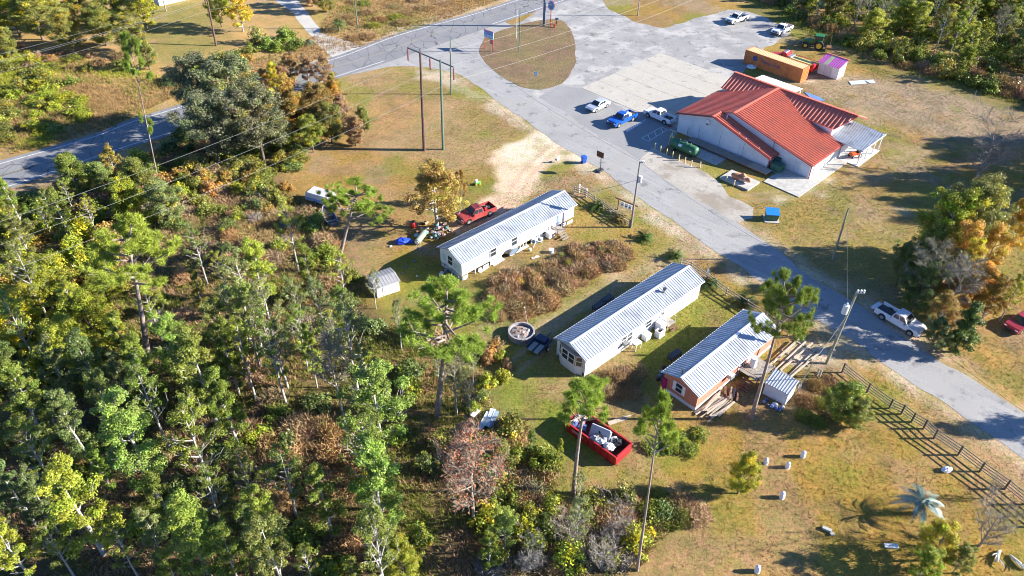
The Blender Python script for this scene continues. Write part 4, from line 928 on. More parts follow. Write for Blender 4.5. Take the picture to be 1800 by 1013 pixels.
# ------------------------------------------------------------------ mobile homes
def home(label, nl, nr, wd, zb, ze, zr, wall, end, skirt, length=None, rib=.36, over=.28):
    """nl, nr: near base corners; wall from zb to ze, ridge at zr; returns Empty and heading"""
    d = nr - nl; ang = math.atan2(d.y, d.x); Ln = length or d.length
    t = thing('mobile_home', label, 'mobile home', nl, ang)
    b = MB(); T = .12
    b.box((Ln / 2, T / 2, (zb + ze) / 2), (Ln, T, ze - zb)); b.build('wall', wall, t)
    b = MB(); b.box((Ln / 2, wd - T / 2, (zb + ze) / 2), (Ln, T, ze - zb)); b.build('wall', wall, t)
    for x, s in ((0, 1), (Ln, -1)):
        b = MB(); pr = [(T + .002, zb), (wd - T - .002, zb), (wd - T - .002, ze - .02), (wd / 2, zr - .1), (T + .002, ze - .02)]
        lo, hi = (x, x + .1) if s > 0 else (x - .1, x)
        b.hexa([(lo, y, z) for y, z in pr], [(hi, y, z) for y, z in pr]); b.build('end_wall', end, t)
    b = MB(); b.box((Ln / 2, wd / 2, zb + .06), (Ln - .3, wd - .3, .1)); b.build('floor', DARK, t)
    sl_ = (zr - ze) / (wd / 2)
    roof_plane('roof', [(-over, -over), (Ln + over, -over), (Ln + over, wd / 2), (-over, wd / 2)], lambda x, y: ze + .06 + sl_ * y, 1, GALV, t, rib, .12, .045, .07)
    roof_plane('roof', [(-over, wd / 2), (Ln + over, wd / 2), (Ln + over, wd + over), (-over, wd + over)], lambda x, y: ze + .06 + sl_ * (wd - y), 1, GALV, t, rib, .12, .045, .07)
    b = MB(); b.box((Ln / 2, wd / 2, zr + .1), (Ln + 2 * over, .3, .05)); b.build('ridge_cap', mat('pale_ridge', (.6, .63, .66), .45, .05, 2, metal=.2), t)
    for y in (-over - .02, wd + over + .02):
        b = MB(); b.box((Ln / 2, y, ze - sl_ * over + .02), (Ln + 2 * over, .04, .12)); b.build('eave_trim', WHITE, t)
    return t, ang, Ln

def window(t, x, z, wd, ht, y=0, facing=-1, frame=WHITE, broken=False, axis='y'):
    b = MB(); f = .06
    def bx(cx, cz, w_, h_, dep=.06, off=0, m=0, bb=None):
        if axis == 'y': bb.box((cx, y + facing * (.03 + off), cz), (w_, dep, h_), m=m)
        else: bb.box((y + facing * (.03 + off), cx, cz), (dep, w_, h_), m=m)
    bx(x - wd / 2, z, f, ht + f, bb=b); bx(x + wd / 2, z, f, ht + f, bb=b); bx(x, z - ht / 2, wd - f, f, bb=b); bx(x, z + ht / 2, wd - f, f, bb=b); bx(x, z, wd - f, f * .8, bb=b)
    o = b.build('window', frame, t)
    for s in (-1, 1):
        b = MB(); bx(x, z + s * ht / 4, wd - f * 1.2, ht / 2 - f, dep=.03, off=-.022, bb=b); b.build('pane', GLASS, o)
    return o

# --- first home: white, tattered skirting
h1nl, h1nr = at(812.5, 494.1), at(1007.6, 389.3)
H1, A1_, L1 = home('long white trailer home with torn open skirting beside the sandy drive', h1nl, h1nr, 4.25, .78, 2.85, 3.72, SIDING, mat('siding_shade_blue', (.6, .66, .72), .6, .06, 2), SKIRT)  # white end wall tinted pale blue: its shade is put into the colour
def w1(u, v, o=h1nl, a=A1_): return on_wall(u, v, o, a)
for (u, v, wd_, ht_) in [(866.4, 442.6, .85, 1.15), (903.7, 421.3, .8, 1.2)]:
    x, z = w1(u, v); window(H1, x, 1.95, wd_ * 1.2, ht_ * 1.1)
window(H1, 2.2, 1.9, .95, 1.3, axis='x', y=0)
b = MB(); b.box((0, 1.15, 1.6), (.03, 1.6, .9)); b.box((0, 3.4, 1.75), (.03, .7, 1.0)); b.build('patch', mat('teal_patch', (.4, .55, .58), .6, .1, 2), H1)
x, z = w1(974.8, 385.7); b = MB(); b.box((x, -.02, 1.75), (.82, .06, 1.9)); d_ = b.build('door', mat('white_door', (.72, .75, .8), .5, .05, 2), H1)
b = MB(); b.box((x + .3, -.07, 1.7), (.06, .06, .12)); b.build('handle', DARK, d_)
b = MB(); b.box((x + .62, -.05, 1.85), (.3, .08, 2.1)); b.build('trim_board', mat('blue_trim_board', (.2, .3, .5), .6, .1, 2), H1)
rg = random.Random(4)
xx = .2
while xx < L1 - .3:                                                            # surviving skirting sheets and posts
    wd_ = rg.uniform(.35, 1.1)
    frac = xx / L1
    if rg.random() < (.38 if frac < .62 else .9):
        b = MB(); hh = rg.uniform(.45, .76); b.box((xx + wd_ / 2, .04 + rg.uniform(-.05, .05), hh / 2), (wd_, .04, hh), M=Matrix.Rotation(rg.uniform(-.12, .12), 3, 'X')); b.build('skirting_panel', SKIRT, H1)
    else:
        b = MB(); b.box((xx + .05, .1, .4), (.09, .09, .8)); b.build('pier', OFFWHITE, H1)
    xx += wd_ + rg.uniform(0, .3)
for i in range(6):
    b = MB(); b.box((.06, .35 + i * .7, .3 + .1 * (i % 2)), (.05, .6, .6 + .2 * (i % 2))); b.build('skirting_panel', mat('grey_blue_skirt', (.35, .42, .48), .8, .2, 3), H1)
for i in range(9):
    b = MB(); b.box((1.2 + i * 2.15, 2.1, .36), (.4, .4, .72)); b.build('pier', CONC, H1)
b = MB(); b.bar((1, 1.2, .68), (L1 - 1, 1.2, .68), .15, .2); b.bar((1, 3, .68), (L1 - 1, 3, .68), .15, .2); b.build('chassis_beam', DARK, H1)
x, z = w1(958, 384); b = MB(); b.box((x, -.04, 2.3), (.1, .1, .14)); b.build('porch_light', DARK, H1)

def at_home(o, a, x, y, z=0.0): return Vector((o.x + x * math.cos(a) - y * math.sin(a), o.y + x * math.sin(a) + y * math.cos(a), z))
# steps, unit and clutter along its sunny side
x, _ = w1(976, 386); ST = thing('wooden_steps', 'grey weathered porch steps under the white trailer door', 'steps', at_home(h1nl, A1_, x - .2, -.1), A1_)
b = MB(); b.box((0, -.75, .78), (1.5, 1.3, .06)); b.build('platform', WOOD_GREY, ST)
for i in range(3):
    b = MB(); b.box((0, -1.55 - i * .3, .56 - i * .2), (1.1, .28, .05)); b.build('tread', WOOD_GREY, ST)
for sx in (-.7, .7):
    for sy in (-.15, -1.35):
        b = MB(); b.box((sx, sy, .75), (.08, .08, 1.5)); b.build('post', WOOD_BROWN, ST)
    b = MB(); b.bar((sx, -.15, 1.45), (sx, -1.35, 1.45), .06, .08); b.build('rail', WOOD_GREY, ST)
def crate_like(name, label, cat, loc, rz, d, m, open_top=False, lidm=None, legs=False):
    t = thing(name, label, cat, loc, rz); x, y, z = d
    if open_top:
        b = MB()
        for s in (-1, 1): b.box((s * (x / 2 - .04), 0, z / 2), (.08, y, z)); b.box((0, s * (y / 2 - .04), z / 2), (x - .16, .08, z))
        b.build('side', m, t); b = MB(); b.box((0, 0, .12), (x - .17, y - .17, .1)); b.build('bottom', DARK, t); b = MB(); b.box((0, 0, z * .55), (x - .2, y - .2, .12), m=0); b.build('filling', WOOD_BROWN, t)
    else:
        b = MB(); b.box((0, 0, z / 2 + .03), (x, y, z - .06)); b.build('body', m, t, bevel=.03); b = MB(); b.box((0, 0, z), (x + .03, y + .03, .06)); b.build('lid', lidm or m, t, bevel=.015)
        b = MB(); b.box((x * .2, -y / 2 - .015, z * .55), (x * .35, .03, z * .5)); b.build('panel', lidm or GREY, t)
    return t
x, _ = w1(962, 411); crate_like('air_conditioner', 'white central air conditioner unit against the tattered white trailer', 'air conditioner', at_home(h1nl, A1_, x, -.55), A1_, (1.0, .8, .85), WHITE)
x, _ = w1(899, 447); DS = thing('round_board', 'round blue grey board leaning on the white trailer wall', 'board', at_home(h1nl, A1_, x, -.5), A1_)
b = MB(); c0_ = Vector((0, 0, .8)); Mx = Matrix.Rotation(.35, 3, 'X'); pts = [Mx @ Vector((.78 * math.cos(k * math.pi / 10), 0, .78 * math.sin(k * math.pi / 10))) + c0_ for k in range(20)]
off_ = Mx @ Vector((0, .06, 0)); b.hexa([p + off_ for p in pts], pts); b.build('disc', mat('slate_blue', (.2, .28, .38), .5, .1, 2), DS); b = MB(); b.path([p - off_ * .2 for p in pts] + [pts[0] - off_ * .2], .04, 6); b.build('rim', GREY, DS)
for i, (u, v, lab) in enumerate([(917, 438, 'fallen skirting sheet lying below the round blue board'), (876, 461, 'fallen skirting sheet at the open gap under the trailer'), (850, 474, 'fallen skirting sheet nearest the trailer corner')]):
    t = thing('fallen_sheet', lab, 'metal sheet', at(u, v), A1_ + .05 * i, 'fallen skirting along the white trailer'); b = MB(); b.box((0, 0, .06), (2.3 - .3 * i, .5, .04), M=Matrix.Rotation(.08, 3, 'X')); b.build('sheet', SKIRT, t); b = MB(); b.box((0, .24, .1), (2.2 - .3 * i, .04, .08)); b.build('lip', OFFWHITE, t)
FR_ = thing('lattice_frame', 'white crossed lattice frame leaning in the open underside of the trailer', 'frame', at_home(h1nl, A1_, w1(938, 425)[0], -.3), A1_)
for p, q in (((-.8, -.5, 0), (.7, .2, .95)), ((-.6, .2, .95), (.9, -.4, 0)), ((.9, .15, 0), (.9, .2, 1.0))):
    b = MB(); b.bar(p, q, .08, .05); b.build('slat', WHITE, FR_)
def bin_like(name, label, cat, loc, r0, r1, hgt, m, lidm, rz=0):
    t = thing(name, label, cat, loc, rz); b = MB(); b.path([(0, 0, 0), (0, 0, hgt)], [r0, r1], 12); b.build('body', m, t); b = MB(); b.cyl((0, 0, hgt), (0, 0, hgt + .05), r1 * 1.08, 12); b.build('lid', lidm, t); return t
bin_like('drum', 'small blue drum by the lattice frame under the trailer', 'drum', at(941, 426), .3, .3, .6, mat('sky_blue', (.1, .3, .5), .5, .1, 2), WHITE)
bin_like('bucket', 'pale blue bucket standing alone on the lawn by the brown brush', 'bucket', at(969, 444), .3, .33, .45, PALEBLUE, WHITE)
bin_like('bucket', 'white bucket beside the air conditioner of the tattered trailer', 'bucket', at(951.5, 423), .2, .22, .4, WHITE, OFFWHITE)
bin_like('bucket', 'small white bucket in the grass near the thin stake', 'bucket', at(932, 441), .16, .18, .3, WHITE, OFFWHITE)
t = thing('plank_scrap', 'pale plank scrap lying on the lawn below the thin stake', 'plank', at(941, 453), .5); b = MB(); b.box((0, 0, .05), (1.1, .35, .05)); b.box((.1, .1, .09), (.6, .12, .04), rz=.4); b.build('board', mat('pink_board', (.55, .42, .38), .8, .1, 3), t)
t = thing('garden_stake', 'thin grey stake standing on the lawn of the tattered trailer', 'stake', at(935.5, 446)); b = MB(); b.cyl((0, 0, 0), (0, 0, 1.5), .03, 6); b.build('rod', GREY, t); b = MB(); b.box((0, 0, 1.5), (.15, .03, .1)); b.build('tip', WHITE, t)

# --- second home
h2nl, h2nr = at(1026.9, 663.6), at(1226.6, 525.1)
H2, A2_, L2 = home('middle white trailer home with bay windows on its shaded end', h2nl, h2nr, 4.25, .5, 2.75, 3.55, SIDING, mat('end_white', (.6, .64, .68), .6, .06, 2), SKIRT)
def w2(u, v): return on_wall(u, v, h2nl, A2_)
b = MB(); n = 26
for i in range(n):
    b = MB(); x = L2 * (i + .5) / n; b.box((x, .06 + rg.uniform(-.015, .015), .25), (L2 / n - .02, .04, .5)); b.build('skirting_panel', SKIRT, H2)
b = MB(); b.box((L2 / 2, 4.2, .25), (L2, .04, .5)); b.build('skirting', SKIRT, H2)
b = MB(); b.box((L2, 2.1, .25), (.04, 4.1, .5)); b.build('skirting', SKIRT, H2)
for u, v, wd_, ht_ in [(1098, 590.5, .8, 1.1), (1107, 584.5, .8, 1.1), (1141, 561, .85, .9)]:
    x, z = w2(u, v); window(H2, x, 1.6, wd_ * 1.2, ht_ * 1.1)
x, z = w2(1164.9, 546); b = MB(); b.box((x, -.03, 1.6), (.85, .06, 1.95)); d_ = b.build('door', mat('white_door', (.72, .75, .8)), H2); window(H2, x, 2.0, .45, .9, y=-.06)
b = MB(); b.box((x + .32, -.08, 1.45), (.06, .06, .1)); b.build('handle', DARK, d_)
TANP = mat('tan_panel', (.42, .3, .22), .7, .1, 2)
b = MB()                                                                       # shallow three-sided bay on the end
bay = [(0, .35), (-.45, 1.1), (-.45, 3.1), (0, 3.85)]
b.hexa([(x, y, .02) for x, y in bay[::-1]], [(x, y, 1.15) for x, y in bay[::-1]]); b.build('bay_base', mat('end_white', (.6, .64, .68)), H2)
b = MB(); b.hexa([(x, y, 1.16) for x, y in bay[::-1]], [(x, y, 2.72) for x, y in bay[::-1]]); b.build('bay_wall', TANP, H2)
for (p, q) in ((bay[0], bay[1]), (bay[1], bay[2]), (bay[2], bay[3])):
    p, q = Vector((*p, 1.3)), Vector((*q, 1.3)); dv = q - p; nn = Vector((dv.y, -dv.x, 0)).normalized() * -1
    if nn.x > 0: nn = -nn
    for f0, f1 in (((.12, .88),) if dv.length < 1.2 else ((.05, .48), (.52, .95))):
        a_, c_ = p.lerp(q, f0) + nn * .02, p.lerp(q, f1) + nn * .02; b = MB()
        for z0 in (1.28, 1.95, 2.6): b.bar((a_.x, a_.y, z0), (c_.x, c_.y, z0), .06, .07)
        for k in (a_, c_): b.bar((k.x, k.y, 1.25), (k.x, k.y, 2.63), .07, .06)
        o_ = b.build('window', WHITE, H2)
        b = MB(); b.hexa([(a_.x, a_.y, 1.3), (c_.x, c_.y, 1.3), (c_.x + nn.x * .02, c_.y + nn.y * .02, 1.3), (a_.x + nn.x * .02, a_.y + nn.y * .02, 1.3)], [(a_.x, a_.y, 2.58), (c_.x, c_.y, 2.58), (c_.x + nn.x * .02, c_.y + nn.y * .02, 2.58), (a_.x + nn.x * .02, a_.y + nn.y * .02, 2.58)]); b.build('pane', GLASS, o_)
b = MB(); b.cyl((14.2, 1.2, 3.0), (14.2, 1.2, 3.75), .12, 10); o_ = b.build('roof_vent', GREY, H2); b = MB(); b.cyl((14.2, 1.2, 3.75), (14.2, 1.2, 3.9), .22, 10); b.build('cap', DARK, o_)
def beside2(u, v, y): return at_home(h2nl, A2_, w2(u, v)[0], y)
crate_like('chest_freezer', 'tall white appliance standing between the open bin and the door steps', 'appliance', beside2(1152, 580, -.6), A2_, (1.0, .85, 1.35), WHITE, lidm=OFFWHITE)
crate_like('open_bin', 'white open topped bin in front of the tall white appliance', 'bin', beside2(1143, 594, -1.15), A2_, (1.0, .7, .95), WHITE, open_top=True)
crate_like('white_cabinet', 'low white cabinet next to the open bin along the trailer', 'cabinet', beside2(1129, 597, -.5), A2_, (.95, .7, .8), WHITE, lidm=OFFWHITE)
TB = thing('small_table', 'small white table under the window pair of the middle trailer', 'table', beside2(1109, 606, -.75), A2_)
b = MB(); b.box((0, 0, .95), (1.0, .7, .1)); b.box((0, .2, .8), (.9, .2, .2)); b.build('table_top', WHITE, TB)
for sx in (-.42, .42):
    for sy in (-.28, .28):
        b = MB(); b.box((sx, sy, .45), (.07, .07, .9)); b.build('leg', OFFWHITE, TB)
AW = thing('window_unit', 'window air conditioner hanging from the middle trailer window', 'air conditioner', at_home(h2nl, A2_, w2(1098, 590)[0], -.3, 1.1), A2_); b = MB(); b.box((0, 0, .2), (.65, .5, .4)); b.build('body', GREY, AW, bevel=.03); b = MB(); b.box((0, -.26, .2), (.5, .03, .3)); b.build('grille', DARK, AW)
ST2 = thing('wooden_steps', 'worn wooden steps with thin rails at the middle trailer door', 'steps', beside2(1165, 566, -.1), A2_)
b = MB(); b.box((0, -.6, .62), (1.4, 1.1, .06)); b.build('platform', WOOD_GREY, ST2)
for i in range(2):
    b = MB(); b.box((0, -1.3 - i * .3, .42 - i * .2), (1.1, .28, .05)); b.build('tread', WOOD_BROWN, ST2)
for sx in (-.65, .65):
    b = MB(); b.cyl((sx, -1.1, 0), (sx, -1.1, 1.5), .03, 6); b.build('post', WHITE, ST2); b = MB(); b.bar((sx, -.05, 1.5), (sx, -1.1, 1.5), .04, .04); b.build('rail', WHITE, ST2)

# --- third home, salmon boards
h3nl = at(1220.8, 722.3); e3 = at(1312, 542.4, 2.6) - at(1166.9, 653.9, 2.6); A3_ = math.atan2(e3.y, e3.x); L3 = e3.length - .56
h3nr = h3nl + Vector((math.cos(A3_), math.sin(A3_), 0)) * L3
H3, A3_, L3 = home('salmon boarded trailer home under the tall pine with a wooden deck', h3nl, h3nr, 4.2, .45, 2.45, 3.25, SALMON, SALMON, SKIRT)
def w3(u, v): return on_wall(u, v, h3nl, A3_)
n = 46
for i in range(n):                                                              # vertical boards of the long wall
    b = MB(); b.box((L3 * (i + .5) / n, -.012, 1.45), (L3 / n - .03, .025, 1.98)); b.build('board', SALMON, H3)
for i in range(11):
    b = MB(); y = 4.2 * (i + .5) / 11; b.box((-.012, y, 1.42), (.025, 4.2 / 11 - .03, 1.9)); b.build('board', SALMON, H3)
WSK = mat('white_skirt', (.66, .69, .73), .7, .1, 2, col2=(.5, .5, .5), scale2=1)
for i in range(14):
    b = MB(); b.box((L3 * (i + .5) / 14, .0, .22), (L3 / 14 - .02, .05, .44)); b.build('skirting_panel', WSK, H3)
for i in range(4):
    b = MB(); b.box((0, 4.2 * (i + .5) / 4, .22), (.05, 4.2 / 4 - .02, .44)); b.build('skirting_panel', WSK, H3)
window(H3, 2.25, 1.6, .85, 1.2, y=-.02, axis='x')
for s in (-1, 1):
    b = MB(); b.box((-.05, 2.25 + s * .62, 1.6), (.05, .3, 1.25)); b.build('shutter', WHITE, H3)
x, z = w3(1303.7, 636.7); window(H3, x, 1.45, .95, 1.0, y=-.03)
x, z = w3(1318, 628); b = MB(); b.box((x, -.05, 1.45), (.9, .05, 1.95)); d_ = b.build('door', WHITE, H3); b = MB(); b.box((x + .35, -.09, 1.4), (.05, .05, .1)); b.build('handle', DARK, d_)
x, z = w3(1279, 660); b = MB(); b.box((x, -.35, 1.7), (.7, .6, .5)); o_ = b.build('window_unit', OFFWHITE, H3, bevel=.03); b = MB(); b.box((x, -.66, 1.7), (.55, .03, .4)); b.build('grille', GREY, o_)
b = MB(); b.cyl((.55, 2.6, 3.0), (.55, 2.6, 3.6), .07, 8); o_ = b.build('roof_vent', DARK, H3); b = MB(); b.cyl((.55, 2.6, 3.55), (.55, 2.6, 3.65), .13, 8); b.build('cap', DARK, o_)
b = MB(); b.box((.02, 4.0, .95), (.5, .5, 1.6)); b.build('side_box', mat('magenta_cloth', (.35, .01, .12), .7, .15, 2), H3)
# deck and its steps
DKx = w3(1305, 660)[0]
DK = thing('wooden_deck', 'grey plank deck on posts in front of the salmon trailer', 'deck', at_home(h3nl, A3_, DKx, -.1), A3_)
for i in range(20):
    b = MB(); b.box((-1.5 + 3.2 * (i + .5) / 20, -1.2, .95 + rg.uniform(-.008, .008)), (3.2 / 20 - .02, 2.3, .04)); b.build('plank', WOOD_GREY, DK)
for sx in (-1.4, 0, 1.6):
    for sy in (-.1, -2.25):
        b = MB(); b.box((sx, sy, .75 if sy < -1 else .5), (.1, .1, 1.5 if sy < -1 else 1.0)); b.build('post', WOOD_BROWN, DK)
for sy in (-.1, -2.25):
    b = MB(); b.bar((-1.5, sy, .84), (1.7, sy, .84), .06, .16); b.build('joist', WOOD_BROWN, DK)
b = MB(); b.bar((-1.45, -2.28, 1.45), (-1.45, 0, 1.45), .06, .1); b.build('rail', WOOD_PALE, DK)
for i in range(4):
    b = MB(); b.box((-1.9 - i * .3, -1.5, .75 - i * .19), (.28, 1.3, .05)); b.build('tread', WOOD_BROWN, DK)
bin_like('water_heater', 'white round tank standing on the deck against the salmon wall', 'tank', at_home(h3nl, A3_, DKx + .1, -.75, .97), .36, .36, 1.2, WHITE, OFFWHITE)
def lumber(label, loc, rz, n, ln, spread, seed, m=WOOD_PALE, layers=2):
    r_ = random.Random(seed); t = thing('lumber_pile', label, 'lumber pile', loc, rz)
    for i in range(n):
        L_ = ln * r_.uniform(.55, 1.05); b = MB(); b.box((r_.uniform(-.4, .4), r_.uniform(-spread, spread), .05 + .09 * r_.randrange(layers * 2)), (L_, r_.uniform(.1, .22), .06), M=Matrix.Rotation(r_.gauss(0, .1), 3, 'Z') @ Matrix.Rotation(r_.gauss(0, .03), 3, 'Y')); b.build('board', m if r_.random() < .75 else WOOD_GREY, t)
    return t
lumber('heap of pale scrap boards along the white skirt of the salmon trailer', at(1258, 717), A3_, 26, 4.2, .9, 5)
lumber('jumble of dark boards beside the deck steps', at(1285, 694), A3_ + .5, 16, 1.8, .7, 6, WOOD_BROWN, 3)
LR = thing('long_rails', 'long pale rail boards stacked by the far half of the salmon trailer', 'lumber pile', at(1390, 630), A3_)
for i, (y, dz, ln_) in enumerate([(-1.7, .3, 7.5), (-1.3, .15, 7.0), (-.4, .3, 6.5), (.2, .12, 6.8), (.8, .5, 5.5), (1.0, .1, 6.0)]):
    b = MB(); b.box((rg.uniform(-.5, .5), y, dz), (ln_, .16, .12), rz=rg.uniform(-.04, .04)); b.build('board', WOOD_PALE, LR)
for x in (-2.6, .3, 2.8):
    b = MB(); b.box((x, -.3, .06), (.16, 3.4, .1)); b.build('bearer', WOOD_GREY, LR)
# small white shed by the pine
s3a, s3b = at(1340, 692), at(1379.4, 712.8); SA3 = math.atan2((s3b - s3a).y, (s3b - s3a).x); sl3 = (s3b - s3a).length
S3 = thing('garden_shed', 'small white shed with a ribbed pitched roof below the tall pine', 'shed', s3a, SA3)
b = MB(); b.box((sl3 / 2, 1.0, .85), (sl3, 2.0, 1.7)); b.build('wall', mat('shed_white', (.66, .69, .72), .6, .06, 2), S3)
roof_plane('roof', [(-.12, -.15), (sl3 + .12, -.15), (sl3 + .12, 2.15), (-.12, 2.15)], lambda x, y: 1.75 + .12 * y, 1, GALV, S3, .28, .09, .04, .06)
b = MB(); b.box((sl3 + .02, 1.0, .8), (.04, .8, 1.5)); d_ = b.build('door', OFFWHITE, S3); b = MB(); b.box((sl3 + .06, 1.3, .8), (.04, .05, .12)); b.build('handle', DARK, d_)
# shed by the wood, left of the first home
k0, k1 = at(664, 524.5), at(703, 511); KA = math.atan2((k1 - k0).y, (k1 - k0).x); kl = (k1 - k0).length
S4 = thing('metal_shed', 'grey roofed metal shed with a white front at the wood edge', 'shed', k0, KA)
b = MB(); b.box((kl / 2, 1.35, .8), (kl, 2.7, 1.6)); b.build('wall', OFFWHITE, S4)
roof_plane('roof', [(-.15, -.15), (kl + .15, -.15), (kl + .15, 1.35), (-.15, 1.35)], lambda x, y: 1.62 + .22 * y, 1, mat('dull_grey_roof', (.3, .3, .31), .6, .12, 2, col2=(.24, .23, .22), scale2=1), S4, .4, .12, .03, .06)
roof_plane('roof', [(-.15, 1.35), (kl + .15, 1.35), (kl + .15, 2.85), (-.15, 2.85)], lambda x, y: 1.62 + .22 * (2.7 - y), 1, mat('dull_grey_roof', (.3, .3, .31)), S4, .4, .12, .03, .06)
b = MB(); b.box((kl * .5, -.02, .8), (1.4, .04, 1.5)); b.build('door', OFFWHITE, S4)
# house beyond the highway, cut by the top of the picture
k0, k1 = at(281, 11), at(345, -4); KA = math.atan2((k1 - k0).y, (k1 - k0).x)
S5 = thing('far_house', 'white house wall and roof corner far beyond the highway among yard clutter', 'house', k0, KA)
b = MB(); b.box((7, 4, 1.4), (14, 8, 2.8)); b.build('wall', WHITE, S5)
roof_plane('roof', [(-.4, -.4), (14.4, -.4), (14.4, 4), (-.4, 4)], lambda x, y: 2.85 + .2 * y, 1, GALV, S5, .6, .15, .04); roof_plane('roof', [(-.4, 4), (14.4, 4), (14.4, 8.4), (-.4, 8.4)], lambda x, y: 2.85 + .2 * (8 - y), 1, GALV, S5, .6, .15, .04)
window(S5, 3.5, 1.6, 1.2, 1.2); window(S5, 9.5, 1.6, 1.2, 1.2)

# ------------------------------------------------------------------ dumpster, trailers, boat, fire ring
d0, d1 = at(994, 756), at(1081.5, 819.6); DA = math.atan2((d1 - d0).y, (d1 - d0).x); dl = (d1 - d0).length; dw = 2.35; dh = 1.25
DU = thing('rolloff_dumpster', 'red open roll off dumpster heaped with household rubbish on the lawn', 'dumpster', d0, DA)
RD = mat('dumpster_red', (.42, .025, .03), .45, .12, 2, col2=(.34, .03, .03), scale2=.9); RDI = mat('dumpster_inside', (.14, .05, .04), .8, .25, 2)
for y0, y1 in ((0, .07), (dw - .07, dw)):
    b = MB(); b.side([(0, .12), (.25, 0), (dl - .25, 0), (dl, .12), (dl, dh), (0, dh)], y0, y1); b.build('side_wall', RD, DU)
    n = 8
    for i in range(n):
        b = MB(); b.box((dl * (i + .5) / n, y0 - .05 if y0 == 0 else y1 + .05, dh * .5), (.14, .1, dh - .15)); b.build('rib', RD, DU)
    b = MB(); b.box((dl / 2, y0 - .03 if y0 == 0 else y1 + .03, dh), (dl + .04, .16, .12)); b.build('rim', RD, DU)
for x in (.04, dl - .04):
    b = MB(); b.box((x, dw / 2, dh / 2 + .06), (.08, dw - .15, dh - .1)); b.build('end_wall', RD, DU)
    b = MB(); b.box((x, dw / 2, dh), (.14, dw - .3, .12)); b.build('rim', RD, DU)
for z in (.35, .75):
    b = MB(); b.box((dl + .04, dw / 2, z), (.1, dw - .1, .1)); b.build('rib', RD, DU)
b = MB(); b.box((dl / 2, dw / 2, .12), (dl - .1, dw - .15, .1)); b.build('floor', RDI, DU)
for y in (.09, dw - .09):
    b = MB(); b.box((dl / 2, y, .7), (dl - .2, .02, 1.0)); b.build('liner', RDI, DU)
b = MB(); b.box((dl * .25, -.12, .8), (1.4, .02, .35)); b.build('decal', mat('decal_pink', (.5, .2, .2), .6, .1, 2), DU)
def dpt(x, y, z): 
    v = DU.matrix_basis @ Vector((x, y, z)); return v
bag_m = [mat('bag_white', (.62, .63, .66), .45, .1, 3), mat('bag_black', (.02, .02, .025), .35, .2, 3), mat('bag_grey', (.3, .3, .34), .5, .2, 3), mat('cloth_blue', (.1, .16, .35), .8, .2, 3), mat('card_brown', (.33, .21, .12), .85, .15, 3), mat('cloth_pink', (.45, .2, .25), .8, .2, 3), mat('cloth_teal', (.1, .3, .3), .8, .2, 3)]
bag_n = ['white', 'black', 'grey', 'blue', 'brown', 'pink', 'teal']
def heap(mod, spots, group, labf, smin=.25, smax=.5, seed=0, kinds=None, boxy=.3):
    """separate bags and boxes, each one a thing"""
    r_ = random.Random(seed)
    for i, p in enumerate(spots):
        k = r_.choice(kinds or range(7)); s = r_.uniform(smin, smax)
        t = thing(mod, labf(bag_n[k]), 'rubbish', p, r_.uniform(0, 6), group)
        if k == 4 or r_.random() < boxy:
            b = MB(); b.box((0, 0, s * .4), (s * 1.5, s * 1.1, s * .8), M=Matrix.Rotation(r_.uniform(-.3, .3), 3, 'X')); b.build('box', bag_m[k], t); b = MB(); b.box((s * .4, 0, s * .85), (s * .8, s * 1.0, .03), M=Matrix.Rotation(.5, 3, 'Y')); b.build('flap', bag_m[k], t)
        else:
            b = MB(); b.ball((0, 0, s * .5), (s, s * .85, s * .62), 0, 9, 6, .2, i); b.build('bag', bag_m[k], t); b = MB(); b.path([(0, 0, s), (s * .15, 0, s * 1.35)], [.1, .03], 6); b.build('knot', bag_m[k], t)
r_ = random.Random(8)
heap('rubbish_bag', [dpt(r_.uniform(.4, 1.7), r_.uniform(.4, dw - .4), r_.uniform(.75, 1.15)) for _ in range(12)], 'rubbish heaped at the far end of the red dumpster', lambda c: c + ' rubbish heaped in the far end of the red dumpster', .28, .5, 1, [0, 0, 2, 3, 4, 5])
heap('rubbish_bag', [dpt(r_.uniform(dl * .45, dl * .82), r_.uniform(.35, dw - .4), r_.uniform(.6, 1.1)) for _ in range(20)], 'rubbish in the near half of the red dumpster', lambda c: c + ' rubbish piled in the open half of the red dumpster', .28, .52, 2, [0, 0, 1, 2, 0, 4])
MT = thing('mattress', 'pale grey mattress standing on edge in the red dumpster', 'mattress', dpt(dl * .52, dw * .52, .35), DA + .25)
b = MB(); b.box((0, 0, .85), (2.0, .25, 1.35), M=Matrix.Rotation(-.55, 3, 'X')); b.build('mattress_body', mat('mattress_grey', (.36, .37, .44), .8, .08, 3), MT, bevel=.06); b = MB(); b.box((1.05, .0, .8), (.1, .3, 1.2), M=Matrix.Rotation(-.45, 3, 'X')); b.build('edge_band', WHITE, MT)
lumber('pale board leaning out beyond the far rim of the red dumpster', at(1087, 740), .55, 3, 2.6, .15, 9)
